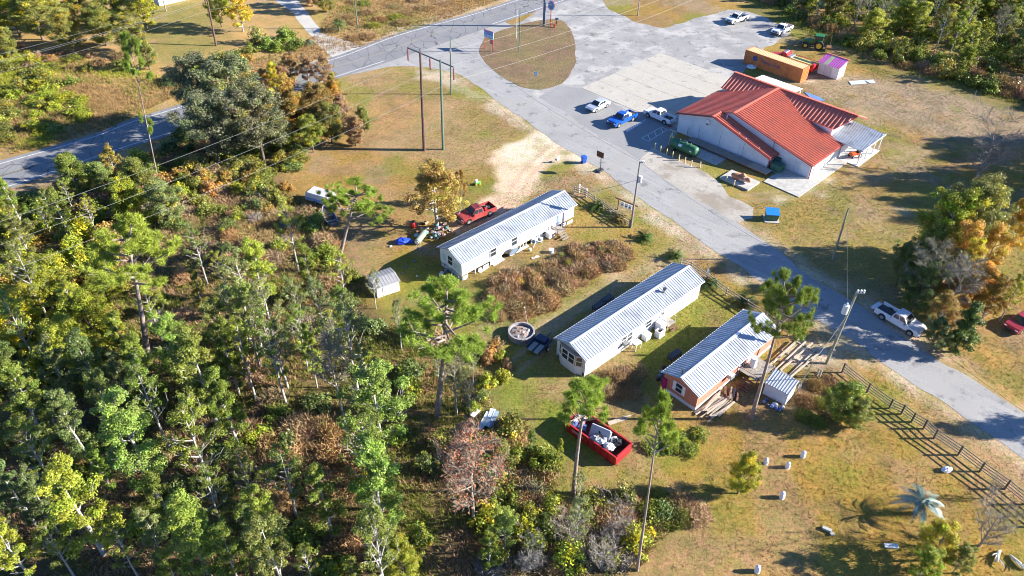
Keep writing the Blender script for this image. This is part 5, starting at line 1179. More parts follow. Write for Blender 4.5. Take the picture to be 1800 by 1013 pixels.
# utility trailer
ut = at(948, 612); UT = thing('utility_trailer', 'small dark flat trailer with tan boards in the shade by the fire ring', 'trailer', (ut.x, ut.y, 0), math.radians(57))
NV = mat('navy_steel', (.03, .05, .1), .5, .15, 3)
b = MB(); b.box((0, 0, .55), (2.6, 1.7, .12)); b.build('bed', NV, UT)
for y in (-.85, .85):
    b = MB(); b.bar((-1.3, y, .8), (1.3, y, .8), .05, .3); b.build('side_rail', NV, UT); wheel(UT, (.1, y * 1.2, .32), .32, .2, WHITE, 1 if y > 0 else -1)
b = MB(); b.bar((1.3, 0, .5), (2.5, 0, .45), .1, .1); b.build('tongue', NV, UT)
for y in (-.42, .4):
    b = MB(); b.box((-.75, y, .66), (1.5, .55, .06)); b.build('ramp_board', mat('dusty_tan', (.34, .29, .25), .85, .15, 3), UT)
b = MB(); b.box((.7, .1, .8), (1.0, 1.3, .4)); b.build('toolbox', mat('deep_blue', (.02, .03, .07), .5, .2, 2), UT, bevel=.1)
# fire ring of stacked blocks
fr = at(916.5, 590); FRG = thing('fire_ring', 'round block fire ring full of ash and burnt junk on the lawn', 'fire ring', fr)
BLK = mat('ring_block', (.32, .3, .31), .9, .2, 4, col2=(.2, .17, .17), scale2=2)
for ly in range(3):
    n = 22
    for i in range(n):
        a = 2 * math.pi * (i + .5 * (ly % 2)) / n
        b = MB(); b.box((1.42 * math.cos(a), 1.42 * math.sin(a), .13 + .25 * ly), (.2, 2 * math.pi * 1.42 / n - .03, .235 + rg.uniform(-.02, .02)), rz=a); b.build('block', BLK, FRG)
b = MB(); b.ball((0, 0, .3), (1.3, 1.3, .35), 0, 14, 6, .12, 2); b.build('ash_bed', mat('ash', (.26, .22, .21), .95, .35, 5), FRG)
heap('burnt_junk', [fr + Vector((.9 * math.cos(a) * k, .9 * math.sin(a) * k, .45)) for a, k in [(.3, .9), (1.2, .5), (2.2, .9), (3.3, .7), (4.2, .95), (5.2, .6), (5.9, .2), (2.8, .2)]], 'burnt junk in the fire ring', lambda c: c + ' scrap lying in the round block fire ring', .16, .3, 3, [0, 2, 4, 4])
t = thing('fire_poker', 'thin pale pole stuck upright behind the fire ring', 'pole', at(928.5, 572)); b = MB(); b.cyl((0, 0, 0), (-.5, .1, 2.6), .035, 6); b.build('rod', WOOD_PALE, t); b = MB(); b.cyl((-.5, .1, 2.6), (-.52, .1, 2.7), .05, 6); b.build('tip', WHITE, t)
# boat in the weeds
bo = at(579, 385); BO = thing('rowing_boat', 'dark rowing boat lying on the grass under the leaning pine', 'boat', bo, math.radians(118))
hull = [(-1.9, .62), (-1.0, .78), (0, .8), (1.0, .66), (1.8, .36), (2.35, .03)]
b = MB(); i0 = 0
for k in range(len(hull) - 1):
    (x0, w0), (x1, w1_) = hull[k], hull[k + 1]
    for s in (-1, 1):
        q = [(x0, s * w0 * .7, .08), (x1, s * w1_ * .7, .08 + (.2 if k == 4 else 0)), (x1, s * w1_, .62 + .05 * k), (x0, s * w0, .6 + .045 * k)]
        b.face(q if s < 0 else q[::-1]); q2 = [(a, c * .93, z + .01) for a, c, z in q]; b.face(q2[::-1] if s < 0 else q2)
    b.face([(x0, -w0 * .7, .1), (x1, -w1_ * .7, .1), (x1, w1_ * .7, .1), (x0, w0 * .7, .1)])
b.face([(-1.9, -.45, .08), (-1.9, -.62, .6), (-1.9, .62, .6), (-1.9, .45, .08)]); b.build('hull', mat('boat_slate', (.09, .11, .17), .5, .15, 2), BO)
b = MB(); 
for s in (-1, 1): b.path([(x, s * w_, .61 + .045 * k) for k, (x, w_) in enumerate(hull)], .04, 6)
b.build('gunwale', mat('boat_trim', (.35, .4, .48), .5, .1, 2), BO)
for x in (-1.2, .1, 1.1):
    b = MB(); b.box((x, 0, .42), (.3, 1.2, .05)); b.build('seat', WOOD_GREY, BO)
# covered car body behind the pine crown
t = thing('camper_trailer', 'small white and blue camper half hidden behind the pine crown', 'camper', at(566, 356), math.radians(-25))
b = MB(); b.side([(-2.1, .4), (2.0, .4), (2.1, 1.2), (1.7, 1.75), (-1.7, 1.75), (-2.1, 1.2)], -.9, .9); b.build('shell', mat('camper_white', (.6, .62, .68), .5, .1, 1, col2=(.4, .15, .12), scale2=.5), t, bevel=.08)
b = MB(); b.box((-2.08, 0, 1.2), (.1, 1.2, .5)); b.build('window', GLASS, t); b = MB(); b.box((0, -.92, .75), (3.8, .03, .45)); b.build('stripe', mat('pale_stripe', (.2, .35, .6), .5, .1, 2), t)
wheel(t, (-.4, -.85, .32), .32, .2, GREY, -1); wheel(t, (-.4, .85, .32), .32, .2, GREY, 1)
# heap under the autumn tree behind the first home
SPT = [(u, v) for u, v in [(733, 398), (740, 404), (748, 411), (752, 402), (757, 408), (762, 414), (765, 404), (770, 400), (772, 410), (776, 404), (780, 412), (783, 403), (786, 408), (768, 395), (776, 396), (745, 395), (755, 418), (764, 420), (741, 414), (735, 409), (788, 400), (793, 406), (781, 398), (760, 398), (750, 392), (732, 416), (795, 413), (772, 418)]]
heap('heap_item', [at(u + r_.uniform(-2, 2), v + r_.uniform(-1.5, 1.5)) for u, v in SPT], 'cast off things heaped under the autumn tree', lambda c: c + ' thing in the heap under the tree behind the white trailer', .2, .42, 5, [1, 1, 2, 3, 4, 4, 5, 6, 0], .5)
heap('heap_item', [at(u + r_.uniform(-4, 4), v + r_.uniform(-2, 2), .35) for u, v in SPT[2:20]], 'cast off things heaped under the autumn tree', lambda c: c + ' thing in the heap under the tree behind the white trailer', .16, .34, 6, [1, 1, 2, 3, 4, 5, 6], .5)
t = thing('rolled_canvas', 'long grey green roll lying in front of the heap under the tree', 'roll', at(741, 421), math.radians(70)); b = MB(); b.path([(-1.3, 0, .4), (1.4, 0, .5)], .4, 12); b.build('roll', mat('grey_green_canvas', (.22, .28, .22), .8, .15, 2), t); b = MB(); b.path([(-1.32, 0, .4), (-1.4, 0, .4)], .3, 10); b.build('core', WHITE, t)
t = thing('tarp_bundle', 'bright blue tarp bundle lying on the grass beyond the heap', 'tarp', at(708, 427), .2); b = MB(); b.ball((0, 0, .28), (1.0, .6, .42), 0, 14, 7, .16, 6); b.build('tarp', TARP, t); b = MB(); b.ball((.9, -.1, .1), (.6, .35, .16), 0, 10, 5, .2, 7); b.build('fold', TARP, t)
t = thing('red_barrel', 'dark red barrel at the tree side of the heap', 'barrel', at(726, 400)); b = MB(); b.path([(0, 0, 0), (0, 0, .45), (0, 0, .9)], [.33, .37, .33], 12); b.build('body', RED_PAINT, t); b = MB(); b.cyl((0, 0, .9), (0, 0, .93), .3, 12); b.build('lid', DARK, t)
heap('shade_scrap', [at(u, v) for u, v in [(783, 478), (790, 486), (781, 489), (797, 482), (803, 492), (776, 483), (787, 471), (793, 494)]], 'scrap in the shade at the white trailer end', lambda c: c + ' scrap lying in the shade at the end of the white trailer', .2, .4, 9, [0, 2, 3])
heap('lawn_litter', [at(u, v) for u, v in [(733, 486), (713, 470), (708, 481), (741, 440), (738, 436), (728, 460), (687, 434)]], 'bits of litter on the lawn by the white trailer', lambda c: c + ' bit of litter on the lawn past the white trailer end', .1, .2, 10, [0, 3])
heap('shed_clutter', [at(u, v) for u, v in [(1343, 707), (1350, 712), (1356, 716), (1364, 719), (1370, 722), (1374, 718), (1348, 703), (1362, 712)]], 'clutter below the small white shed', lambda c: c + ' clutter lying at the foot of the small white shed', .18, .35, 12, [0, 3, 3, 2])
# gear behind homes two and three
for lab, loc, m_ in [('dark metal frame bench behind the middle trailer in its shade', at(1052, 545), DARK), ('second dark frame further along behind the middle trailer', at(1066, 534), DARK), ('dark rack standing behind the salmon trailer roof edge', at(1184, 632), DARK)]:
    t = thing('frame_rack', lab, 'rack', loc, A2_)
    for sx in (-.8, .8):
        for sy in (-.3, .3):
            b = MB(); b.box((sx, sy, .45), (.06, .06, .9)); b.build('leg', m_, t)
    for z_ in (.5, .9):
        b = MB(); b.box((0, 0, z_), (1.7, .7, .05)); b.build('shelf', DARK, t)
heap('back_clutter', [at(u, v) for u, v in [(1160, 662), (1157, 668), (1163, 655), (1168, 648)]], 'clutter behind the salmon trailer end', lambda c: c + ' clutter at the back corner of the salmon trailer', .2, .35, 13, [1, 3, 6])
# pale panels in the weeds
for i, (u, v, an, lab, m_) in enumerate([(852, 742, 1.2, 'pale blue panel lying in the weeds, the one beside the mossy trunk', PALEBLUE), (862, 737, 1.35, 'pale blue panel lying in the weeds, middle of the four', PALEBLUE), (868, 741, 1.3, 'darker narrow panel lying in the weeds beside the pale ones', mat('slate_blue', (.2, .28, .38))), (836, 729, 1.0, 'crumpled white panel at the mossy trunk foot', WHITE)]):
    t = thing('metal_sheet', lab, 'panel', at(u, v), an); b = MB(); b.box((0, 0, .25), (2.4 if i < 3 else 1.2, .55 if i < 2 else .4, .06), M=Matrix.Rotation(.12 * (i - 1), 3, 'X')); b.build('sheet', m_, t); b = MB(); b.box((0, .25, .29), (2.3 if i < 3 else 1.1, .05, .06)); b.build('lip', WHITE, t)
# blue-lidded bins
t = thing('waste_skip', 'blue topped green waste bin on a pad by the shaded road edge', 'waste bin', at(1355, 385), math.radians(-6)); 
b = MB(); b.hexa([(-.75, -.6, .1), (.75, -.6, .1), (.75, .6, .1), (-.75, .6, .1)], [(-.85, -.65, 1.0), (.85, -.65, 1.0), (.85, .65, 1.3), (-.85, .65, 1.3)]); b.build('body', BOX_GREEN, t)
b = MB(); b.hexa([(-.9, -.75, 1.02), (.9, -.75, 1.02), (.9, .7, 1.34), (-.9, .7, 1.34)], [(-.9, -.75, 1.1), (.9, -.75, 1.1), (.9, .7, 1.42), (-.9, .7, 1.42)]); b.build('lid', mat('lid_blue', (.02, .2, .6), .4, .1, 2), t)
b = MB(); b.box((0, -.15, .05), (2.0, 1.9, .1)); b.build('pad', CONC, t)
t = thing('wheelie_bin', 'bright blue wheeled bin standing at the road edge by the sandy drive', 'wheeled bin', at(1026, 286.5), .4)
b = MB(); b.hexa([(-.26, -.28, .08), (.26, -.28, .08), (.26, .28, .08), (-.26, .28, .08)], [(-.33, -.38, 1.05), (.33, -.38, 1.05), (.33, .38, 1.05), (-.33, .38, 1.05)]); b.build('body', BLUE_PLASTIC, t); b = MB(); b.box((0, 0, 1.09), (.72, .84, .09)); b.build('lid', BLUE_PLASTIC, t, bevel=.03)
for s in (-.27, .27):
    b = MB(); b.cyl((s - .03, .3, .12), (s + .03, .3, .12), .12, 10); b.build('wheel', BLACK, t)
# basketball hoop
t = thing('basketball_hoop', 'black backboard basketball hoop on a weighted base beside the road', 'basketball hoop', at(1054, 303), math.radians(-42))
b = MB(); b.box((-.2, .3, .12), (.8, 1.2, .24)); b.build('base', DARK, t, bevel=.06); b = MB(); b.path([(0, .2, .2), (0, 0, 2.9)], .06, 8); b.build('pole', DARK, t)
b = MB(); b.box((0, -.25, 3.1), (1.25, .06, .9)); b.build('backboard', mat('smoked_board', (.06, .03, .03), .3, .2, 2), t); b = MB(); b.path([(.23 * math.cos(k * math.pi / 8), -.52 + .23 * math.sin(k * math.pi / 8), 2.85) for k in range(17)], .02, 6, cap=False); b.build('rim', RED_PAINT, t)
t = thing('toy_vehicle', 'small green and white toy vehicle left on the dirt by the autumn tree', 'toy', at(840, 324.5), .3)
b = MB(); b.box((0, 0, .3), (.9, .5, .3)); b.build('body', mat('toy_green', (.15, .5, .1), .5, .1, 2), t, bevel=.06); b = MB(); b.box((-.2, 0, .6), (.4, .45, .35)); b.build('cab', WHITE, t, bevel=.06)
for x in (-.3, .3):
    for y in (-.27, .27):
        b = MB(); b.cyl((x, y - .05, .15), (x, y + .05, .15), .15, 10); b.build('wheel', YELLOW, t)
slab_thing('scrap_board', 'pale rock like board on the dirt between the two trees', 'board', P([(648, 333), (655, 331), (658, 336), (650, 338)]), .02, SAND_M if False else CONC, .15)
t = thing('lawn_chair', 'small black and white chair on the sandy edge by the blue bin', 'chair', at(979, 285), 2.2); b = MB(); b.box((0, 0, .4), (.5, .5, .05)); b.build('seat', DARK, t); b = MB(); b.box((-.25, 0, .7), (.05, .5, .55)); b.build('backrest', WHITE, t)
for sx in (-.2, .2):
    for sy in (-.2, .2):
        b = MB(); b.box((sx, sy, .2), (.04, .04, .4)); b.build('leg', WHITE, t)

# ------------------------------------------------------------------ signs on the island and yard
t = thing('oval_sign', 'oval blue sign with a pale ring on a red post by the highway', 'sign', at(967.5, 47), math.radians(-12))
b = MB(); b.cyl((0, 0, 0), (0, 0, 3.6), .09, 8); b.build('post', RED_PAINT, t)
def ell(a, c, y, z0, n=24): return [(a * math.cos(2 * math.pi * k / n), y, z0 + c * math.sin(2 * math.pi * k / n)) for k in range(n)]
SB = mat('sign_blue', (.1, .22, .5), .5, .08, 2); SBL = mat('sign_pale_blue', (.3, .45, .68), .5, .08, 2)
b = MB(); b.hexa(ell(.72, .98, .1, 4.4), ell(.72, .98, -.08, 4.4)); b.build('board', mat('sign_edge_red', (.4, .08, .1), .5, .1, 2), t)
b = MB(); b.hexa(ell(.64, .9, -.082, 4.4), ell(.64, .9, -.1, 4.4)); f_ = b.build('face', SBL, t)
b = MB(); b.hexa(ell(.48, .7, -.102, 4.4), ell(.48, .7, -.112, 4.4)); b.build('inner_disc', SB, f_); b = MB(); b.hexa(ell(.2, .32, -.114, 4.45), ell(.2, .32, -.124, 4.45)); b.build('emblem', mat('emblem_green', (.2, .28, .2), .6, .15, 2), f_)
t = thing('message_sign', 'rectangular blue sign board between thin red posts at the island tip', 'sign', at(859.5, 88), math.radians(-40))
for x in (-1.0, 1.0):
    b = MB(); b.cyl((x, 0, 0), (x, 0, 3.9), .06, 8); b.build('post', RED_PAINT, t)
b = MB(); b.box((0, -.02, 3.1), (2.4, .12, 1.35)); b.build('board', SBL, t); b = MB()
for z in (3.55, 3.2): b.box((0, -.1, z), (2.1, .03, .22))
b.build('letter_rows', SB, t)
b = MB(); b.box((0, -.02, 3.82), (2.5, .16, .09)); b.build('frame', mat('sign_edge_red', (.4, .08, .1)), t)
t = thing('stop_sign', 'red stop sign with a green street blade on a grey post', 'stop sign', at(864, 94), math.radians(-20))
b = MB(); b.cyl((0, 0, 0), (0, 0, 2.9), .04, 6); b.build('post', GREY, t)
oc = [(.42 * math.cos(math.pi / 8 + k * math.pi / 4), .42 * math.sin(math.pi / 8 + k * math.pi / 4)) for k in range(8)]
b = MB(); b.hexa([(x, -.04, 2.3 + z) for x, z in oc], [(x, -.07, 2.3 + z) for x, z in oc]); f_ = b.build('face', mat('stop_red', (.6, .02, .04), .5, .05, 2), t)
lettering('STOP', f_, (0, -.075, 2.17), .34, WHITE, align='CENTER'); b = MB(); b.box((0, 0, 2.85), (.75, .03, .2)); b.build('street_blade', mat('blade_green', (.02, .25, .12), .5, .05, 2), t)
t = thing('blue_notice', 'small blue notice sign on a thin post at the bottom of the island', 'sign', at(941.5, 147), math.radians(-15)); b = MB(); b.cyl((0, 0, 0), (0, 0, 2.1), .04, 6); b.build('post', GREY, t); b = MB(); b.box((0, -.06, 1.9), (.62, .04, .72)); b.build('board', SBL, t); b = MB(); b.box((.0, -.09, 1.9), (.25, .02, .35)); b.build('symbol', WHITE, t)
t = thing('fire_hydrant', 'red hydrant at the island tip near the oval sign', 'hydrant', at(974.5, 49)); b = MB(); b.path([(0, 0, 0), (0, 0, .6), (0, 0, .85)], [.16, .16, .06], 10); b.build('barrel', RED_PAINT, t)
for s in (-1, 1):
    b = MB(); b.cyl((0, 0, .5), (.26 * s, 0, .5), .07, 8); b.build('outlet', RED_PAINT, t)
t = thing('mailbox', 'orange post box with a blue grey top beside the hydrant', 'mailbox', at(978, 43)); b = MB(); b.box((0, 0, .5), (.3, .3, 1.0)); b.build('post', ORG, t); b = MB(); b.box((.05, 0, 1.2), (.75, .35, .38)); b.build('box', mat('box_slate', (.1, .2, .3), .5, .1, 2), t, bevel=.05)
t = thing('flag_pole', 'thin white flag pole standing on the grass island', 'flag pole', at(908, 67.5)); b = MB(); b.path([(0, 0, 0), (0, 0, 5.8)], [.06, .04], 8); b.build('pole', WHITE, t); b = MB(); b.ball((0, 0, 5.85), .09); b.build('finial', CHROME, t)
# hanging yard sign by the pole
t = thing('hanging_sign', 'white signs hanging from a dark timber beam by the utility pole', 'sign', at(1099.5, 374), math.radians(-38))
for x in (-1.25, 1.25):
    b = MB(); b.box((x, 0, .85), (.13, .13, 1.7)); b.build('post', WOOD_BROWN, t)
b = MB(); b.box((0, 0, 1.75), (3.6, .15, .15)); b.build('beam', WOOD_BROWN, t)
for x in (-.62, .0, .6):
    b = MB(); b.box((x, -.02, 1.15), (.55, .05, .72)); o_ = b.build('sign_board', WHITE, t); b = MB(); b.box((x, -.05, 1.05), (.26, .02, .18)); b.build('print', NAVY, o_)

# ------------------------------------------------------------------ poles and lines
def pole(label, base, top_px, hgt, m, r=.16, name='utility_pole', arms=(), xfmr=None, lean=True):
    t = thing(name, label, 'utility pole', base); tp = at(*top_px, hgt) - base if top_px else Vector((0, 0, hgt))
    tp = Vector((tp.x, tp.y, hgt))
    b = MB(); b.path([(0, 0, -.3), tp * .5, tp], [r, r * .85, r * .65], 10); b.build('pole', m, t)
    return t, base + tp
H13 = 12.6
p1, p1t = pole('brown leg of the tall two legged pole on the corner lawn', at(745.5, 265), (738.5, 92), 15.5, POLE_BROWN, .24, 'transmission_pole')
p2, p2t = pole('green leg of the tall two legged pole on the corner lawn', at(779, 263), (773.8, 105), 14.4, POLE_GREEN, .2, 'transmission_pole')
a0, a1 = at(716, 84, 14.3), at(797, 118, 14.3 - 1.1)
CRA = thing('cross_arm', 'long dark cross arm bolted across the two tall lawn poles', 'cross arm', a0)
b = MB(); b.bar((0, 0, 0), a1 - a0, .12, .17); b.build('beam', mat('cross_arm_blue', (.08, .1, .13), .7, .1, 3), CRA)
INS = []
for f in (.0, .49, 1.0):
    p = (a1 - a0) * f; b = MB()
    for k in range(9): b.cyl(p + Vector((0, 0, -.25 - k * .2)), p + Vector((0, 0, -.36 - k * .2)), .13, 8)
    b.cyl(p, p + Vector((0, 0, -2.1)), .03, 6); b.build('insulator', mat('insulator_red', (.22, .08, .08), .4, .15, 3), CRA); INS.append(a0 + p + Vector((0, 0, -2.1)))
p3, p3t = pole('slim green service pole behind the two tall lawn poles', at(793, 166), (791.5, 68), 10.0, POLE_GREEN, .14)
b = MB(); b.cyl((.2, -.2, 7.6), (.2, -.2, 8.3), .16, 10); b.build('lamp_head', GREY, p3)
p4, p4t = pole('grey pole with a transformer between road and first trailer', at(1109, 400), (1125, 285), 10.0, POLE_GREY, .15)
d4 = p4t - at(1109, 400)
b = MB(); c_ = d4 * .76 + Vector((.3, -.1, 0)); b.cyl(c_ - Vector((0, 0, .45)), c_ + Vector((0, 0, .45)), .26, 12); b.build('transformer', mat('transformer_grey', (.5, .54, .58), .5, .06, 2), p4)
b = MB(); b.bar(d4 + Vector((-.1, 0, -.1)), d4 + Vector((.6, .1, -.1)), .1, .1); b.build('bracket', GREY, p4)
for x in (.2, .45): b = MB(); b.cyl(d4 + Vector((x, 0, -.05)), d4 + Vector((x, 0, .25)), .07, 8); b.build('insulator', WHITE, p4)
p5, p5t = pole('leaning pale guy pole on the shaded grass across the road', at(1463, 457), (1492, 365), 7.9, mat('pale_green_pole', (.27, .27, .2), .85, .2, 3), .14)
p6, p6t = pole('leaning grey pole with a transformer beside the tall pine', at(1452, 640), (1507, 513), 9.0, mat('pale_green_pole', (.27, .27, .2)), .17)
d6 = p6t - at(1452, 640)
b = MB(); c_ = d6 * .78 + Vector((-.5, -.1, 0)); b.cyl(c_ - Vector((0, 0, .6)), c_ + Vector((0, 0, .5)), .32, 12); b.build('transformer', mat('transformer_grey', (.5, .54, .58)), p6)
b = MB(); b.cyl(c_ + Vector((0, 0, .5)), c_ + Vector((0, 0, .8)), .08, 8); b.build('bushing', WHITE, p6)
for x in (0, .35, .65):
    b = MB(); b.cyl(d6 + Vector((x, -.1, -.05)), d6 + Vector((x, -.1, .3)), .1, 8); b.build('insulator', WHITE, p6)
b = MB(); b.bar(d6 + Vector((-.2, -.1, -.1)), d6 + Vector((.8, -.1, -.1)), .12, .12); b.build('bracket', GREY, p6)
b = MB(); b.box(d6 * .18 + Vector((.25, 0, 0)), (.25, .2, .5)); b.build('meter_box', GREY, p6)
p7, p7t = pole('slim pole standing alone on the grass island', at(912.5, 92), (914.5, 14), 8.6, POLE_GREEN, .12)
p8, p8t = pole('thick steel grey pole at the island tip beside the oval sign', at(956, 46), None, 12, mat('slate_pole', (.1, .13, .2), .6, .1, 2), .3)
p9, p9t = pole('leaning pole beside the yellow tree beyond the highway', at(380, 81), (362, -12), 9.6, POLE_BROWN, .2)
p10, p10t = pole('short pole in front of the far white house', at(292, 20), None, 8, POLE_GREY, .14)
p11, p11t = pole('slim pole in the straw grass beyond the highway', at(629, 51), None, 8, POLE_GREEN, .13)
p12, p12t = pole('slim pole on the far grass beyond the gravel', at(1121, 28), None, 8, POLE_GREY, .13)
sp = at(1400, 691); t = thing('service_post', 'thin leaning service post behind the small white shed', 'post', sp); q_ = at(1432, 630, 5.0) - sp; b = MB(); b.path([(0, 0, 0), q_ * .55, (q_.x, q_.y, 4.6)], [.07, .06, .03], 8); b.build('mast', GREY, t); b = MB(); b.box(q_ * .2, (.2, .2, .5)); b.build('meter_box', OFFWHITE, t)
tp_ = thing('fence_pole', 'short grey pole at the far corner of the middle trailer', 'post', at(1240, 497)); b = MB(); b.cyl((0, 0, 0), (0, 0, 2.6), .07, 8); b.build('mast', GREY, tp_); b = MB(); b.box((0, 0, 1.8), (.2, .25, .5)); b.build('meter_box', PALEBLUE, tp_)
WIRE = mat('wire_grey', (.1, .1, .11), .6, .1, 3); WIREL = mat('wire_pale', (.3, .3, .31), .5, .1, 3)
def wire(label, p, q, sag, r=.014, m=WIRE, group=None, n=20):
    mid_ = (p + q) / 2; b = MB(); pts = [p.lerp(q, i / n) - Vector((0, 0, sag * 4 * (i / n) * (1 - i / n))) - p for i in range(n + 1)]
    b.path(pts, r, 4); o = b.build('power_line', m); o.location = p; tag(o, label, 'power line', group)
wire('cable from the slim service pole to the grey transformer pole by the trailer', p3t, p4t, .9)
wire('cable from the grey transformer pole to the leaning transformer pole over the road', p4t, p6t, 1.0)
e6 = at(1770, 700, 8.0); wire('cable running from the leaning transformer pole past the white pickup', p6t + Vector((.6, -.1, .3)), at(1640, 606, 8.6) + (at(1640, 606, 8.6) - p6t) * 2.2, .6)
wire('guy cable from the pale guy pole to the leaning transformer pole', p5t, c_ + at(1452, 640) + Vector((0, 0, .8)), .5)
wire('service drop from the transformer pole to the white trailer', at(1109, 400) + d4 * .74, at_home(h1nl, A1_, L1 - 2, 2, 3.7), .35, .02)
wire('service drop from the leaning transformer pole to the salmon trailer mast', at(1452, 640) + d6 * .7, sp + q_ * .9, .4, .02)
for i, (p, lp, lab) in enumerate(zip(INS, [(0, 404), (0, 437), (0, 481)], ['the nearest the highway', 'the middle one', 'the lowest one'])):
    q = at(lp[0], lp[1], 9.2); d_ = (q - p); wire('pale transmission cable from the tall lawn poles over the woods, ' + lab, p, p + Vector((d_.x, d_.y, 0)) * 1.6, 2.2, .013, WIREL, n=30)
    wire('pale transmission cable from the tall lawn poles across the highway, ' + lab, p, p - Vector((d_.x, d_.y, 0)).normalized() * 110, 2.4, .013, WIREL, n=30)
hd = hdir.normalized()
for i, (off, lab) in enumerate([((0, 0, -.3), 'topmost'), ((.35, -.4, -1.1), 'second'), ((.1, .3, -1.6), 'third'), ((0, 0, -3.2), 'lowest')]):
    p = p9t + Vector(off); wire('pale cable along the far highway verge on the leaning pole, left span, ' + lab if False else 'pale cable along the far highway verge towards the scrub, ' + lab, p, p - hd * 75, 1.6, .013, WIREL, n=24)
    wire('pale cable along the far highway verge towards the yellow tree, ' + lab, p, p + hd * 75, 1.6, .013, WIREL, n=24)
wire('cable over the gravel lot from the island pole', p7t, p12t + Vector((30, 10, 0)), .8, .012, WIREL)

# ------------------------------------------------------------------ fences
def fence(name, label, pts, hgt, rails, m, mp, r=.06, post_r=.07, skip=()):
    base = pts[0]; t = thing(name, label, 'fence', base)
    for i, p in enumerate(pts):
        b = MB(); b.box(p - base + Vector((0, 0, hgt / 2)), (post_r * 2, post_r * 2, hgt + .1), rz=.6); b.build('post', mp, t)
    for i in range(len(pts) - 1):
        if i in skip: continue
        for z in rails:
            b = MB(); b.bar(pts[i] - base + Vector((0, 0, z)), pts[i + 1] - base + Vector((0, 0, z)), .05, r * 2); b.build('rail', m, t)
    return t
def along(pp, step):
    out = []
    for i in range(len(pp) - 1):
        n = max(1, round((pp[i + 1] - pp[i]).length / step)); out += [pp[i].lerp(pp[i + 1], k / n) for k in range(n)]
    return out + [pp[-1]]
fence('board_fence', 'weathered grey rail fence between the first trailer and the road', along(P([(1010, 340), (1030, 347), (1060, 367), (1077, 381), (1106, 399)]), 2.4), 1.15, (.35, .7, 1.05), WOOD_GREY, WOOD_GREY)
fence('board_fence', 'weathered grey rail fence behind the middle trailer end', along(P([(1196, 468), (1214, 474), (1243, 494), (1276, 519), (1312, 541), (1345, 562), (1385, 590)]), 2.4), 1.2, (.35, .7, 1.05), WOOD_GREY, WOOD_GREY)
fence('board_fence', 'dark rail fence along the road verge past the palm', along(P([(1480, 655), (1524, 690), (1563, 718), (1584, 728), (1602, 742), (1623, 754), (1641, 771), (1684, 800), (1722, 829), (1766, 860), (1800, 887), (1850, 926)]), 2.5), 1.35, (.3, .62, .94, 1.26), mat('dark_rail', (.2, .19, .17), .85, .2, 3), mat('dark_post', (.12, .1, .08), .85, .2, 3), .045, .08)
fence('wire_fence', 'low crooked post fence by the weeds beside the round bush', along(P([(1436, 661), (1440, 664)]), 2.4), 1.1, (.5, 1.0), WOOD_GREY, WOOD_GREY)
fence('post_gate', 'short white post and rail gate beside the first trailer end', P([(1018, 338), (1030.5, 346)]), 1.3, (1.1,), WHITE, WHITE)

# ------------------------------------------------------------------ lawn things by the palm
FC = mat('frost_cloth', (.7, .72, .76), .8, .06, 4)
def cloth_bag(u, v, label, s=1.0, seed=0):
    t = thing('cloth_bag', label, 'plant cover', at(u, v + 6), .3 * seed, 'white cloth covers on the lawn'); s *= .72; t.scale = (s, s, s)
    b = MB(); i_ = random.Random(seed); b.path([(0, 0, 0), (.03, 0, .3), (0, .03, .7), (.06, .02, 1.0), (.08, .05, 1.12)], [.26, .34, .33, .24, .05], 9); b.build('cloth', FC, t); b = MB(); b.path([(0, 0, .0), (0, 0, .06)], [.34, .28], 9); b.build('hem', FC, t)
cloth_bag(1410.6, 797, 'white cloth plant cover closest to the round bush', 1.0, 1); cloth_bag(1384, 816, 'white cloth plant cover just below the one by the round bush', .95, 2); cloth_bag(1374, 869, 'white cloth plant cover out on the lawn beside the vine tree foot', 1.05, 3); cloth_bag(1330.4, 999, 'white cloth plant cover alone near the bottom edge', 1.05, 4); cloth_bag(1346, 809, 'white cloth plant cover behind the vine covered tree', .95, 5)
t = thing('white_sack', 'white sack lying on the lawn beside the rail fence', 'sack', at(1663, 828), .2); b = MB(); b.ball((0, 0, .2), (.55, .35, .28), 0, 10, 6, .15, 3); b.build('sack', FC, t); b = MB(); b.ball((.5, .1, .12), (.2, .18, .12), 0, 8, 5, .15, 4); b.build('tie', FC, t)
t = thing('white_tray', 'flat white tray on the lawn by the yellow leaved tree', 'tray', at(1566, 961), -.05); b = MB(); b.box((0, 0, .06), (1.15, .4, .06)); b.build('base', WHITE, t); b = MB()
for s in (-1, 1): b.box((0, s * .19, .13), (1.15, .03, .1)); b.box((s * .56, 0, .13), (.03, .34, .1))
b.build('rim', WHITE, t)
t = thing('concrete_block', 'broken grey block lying by the palm shadow', 'block', at(1453, 932), -.5); b = MB(); b.box((0, 0, .12), (.8, .3, .24)); b.build('block', CONC, t); b = MB(); b.box((.5, -.25, .1), (.35, .25, .18), rz=.6); b.build('chip', CONC, t)
RT = mat('bleached_wood', (.55, .55, .52), .85, .12, 4, col2=(.4, .36, .3), scale2=2)
for u, v, lab, sd in [(1752, 978, 'bleached driftwood stump lying on the lawn past the bare tree', 1), (1786, 990, 'second bleached stump at the corner beside the other', 2)]:
    t = thing('driftwood', lab, 'driftwood', at(u, v), sd * 1.1); t.scale = (.75, .75, .75); r2 = random.Random(sd)
    b = MB(); b.path([(-1.0, .2, .2), (-.3, 0, .32), (.5, -.1, .25), (.95, -.35, .12)], [.1, .2, .19, .1], 8); b.build('trunk', RT, t)
    for k in range(5):
        b = MB(); x = -.6 + k * .2; b.path([(x, 0, .3), (x - .5, .25 * (k - 2), .5), (x - 1.0, .35 * (k - 2), .35 + .1 * k)], [.08, .05, .02], 6); b.build('root', RT, t)

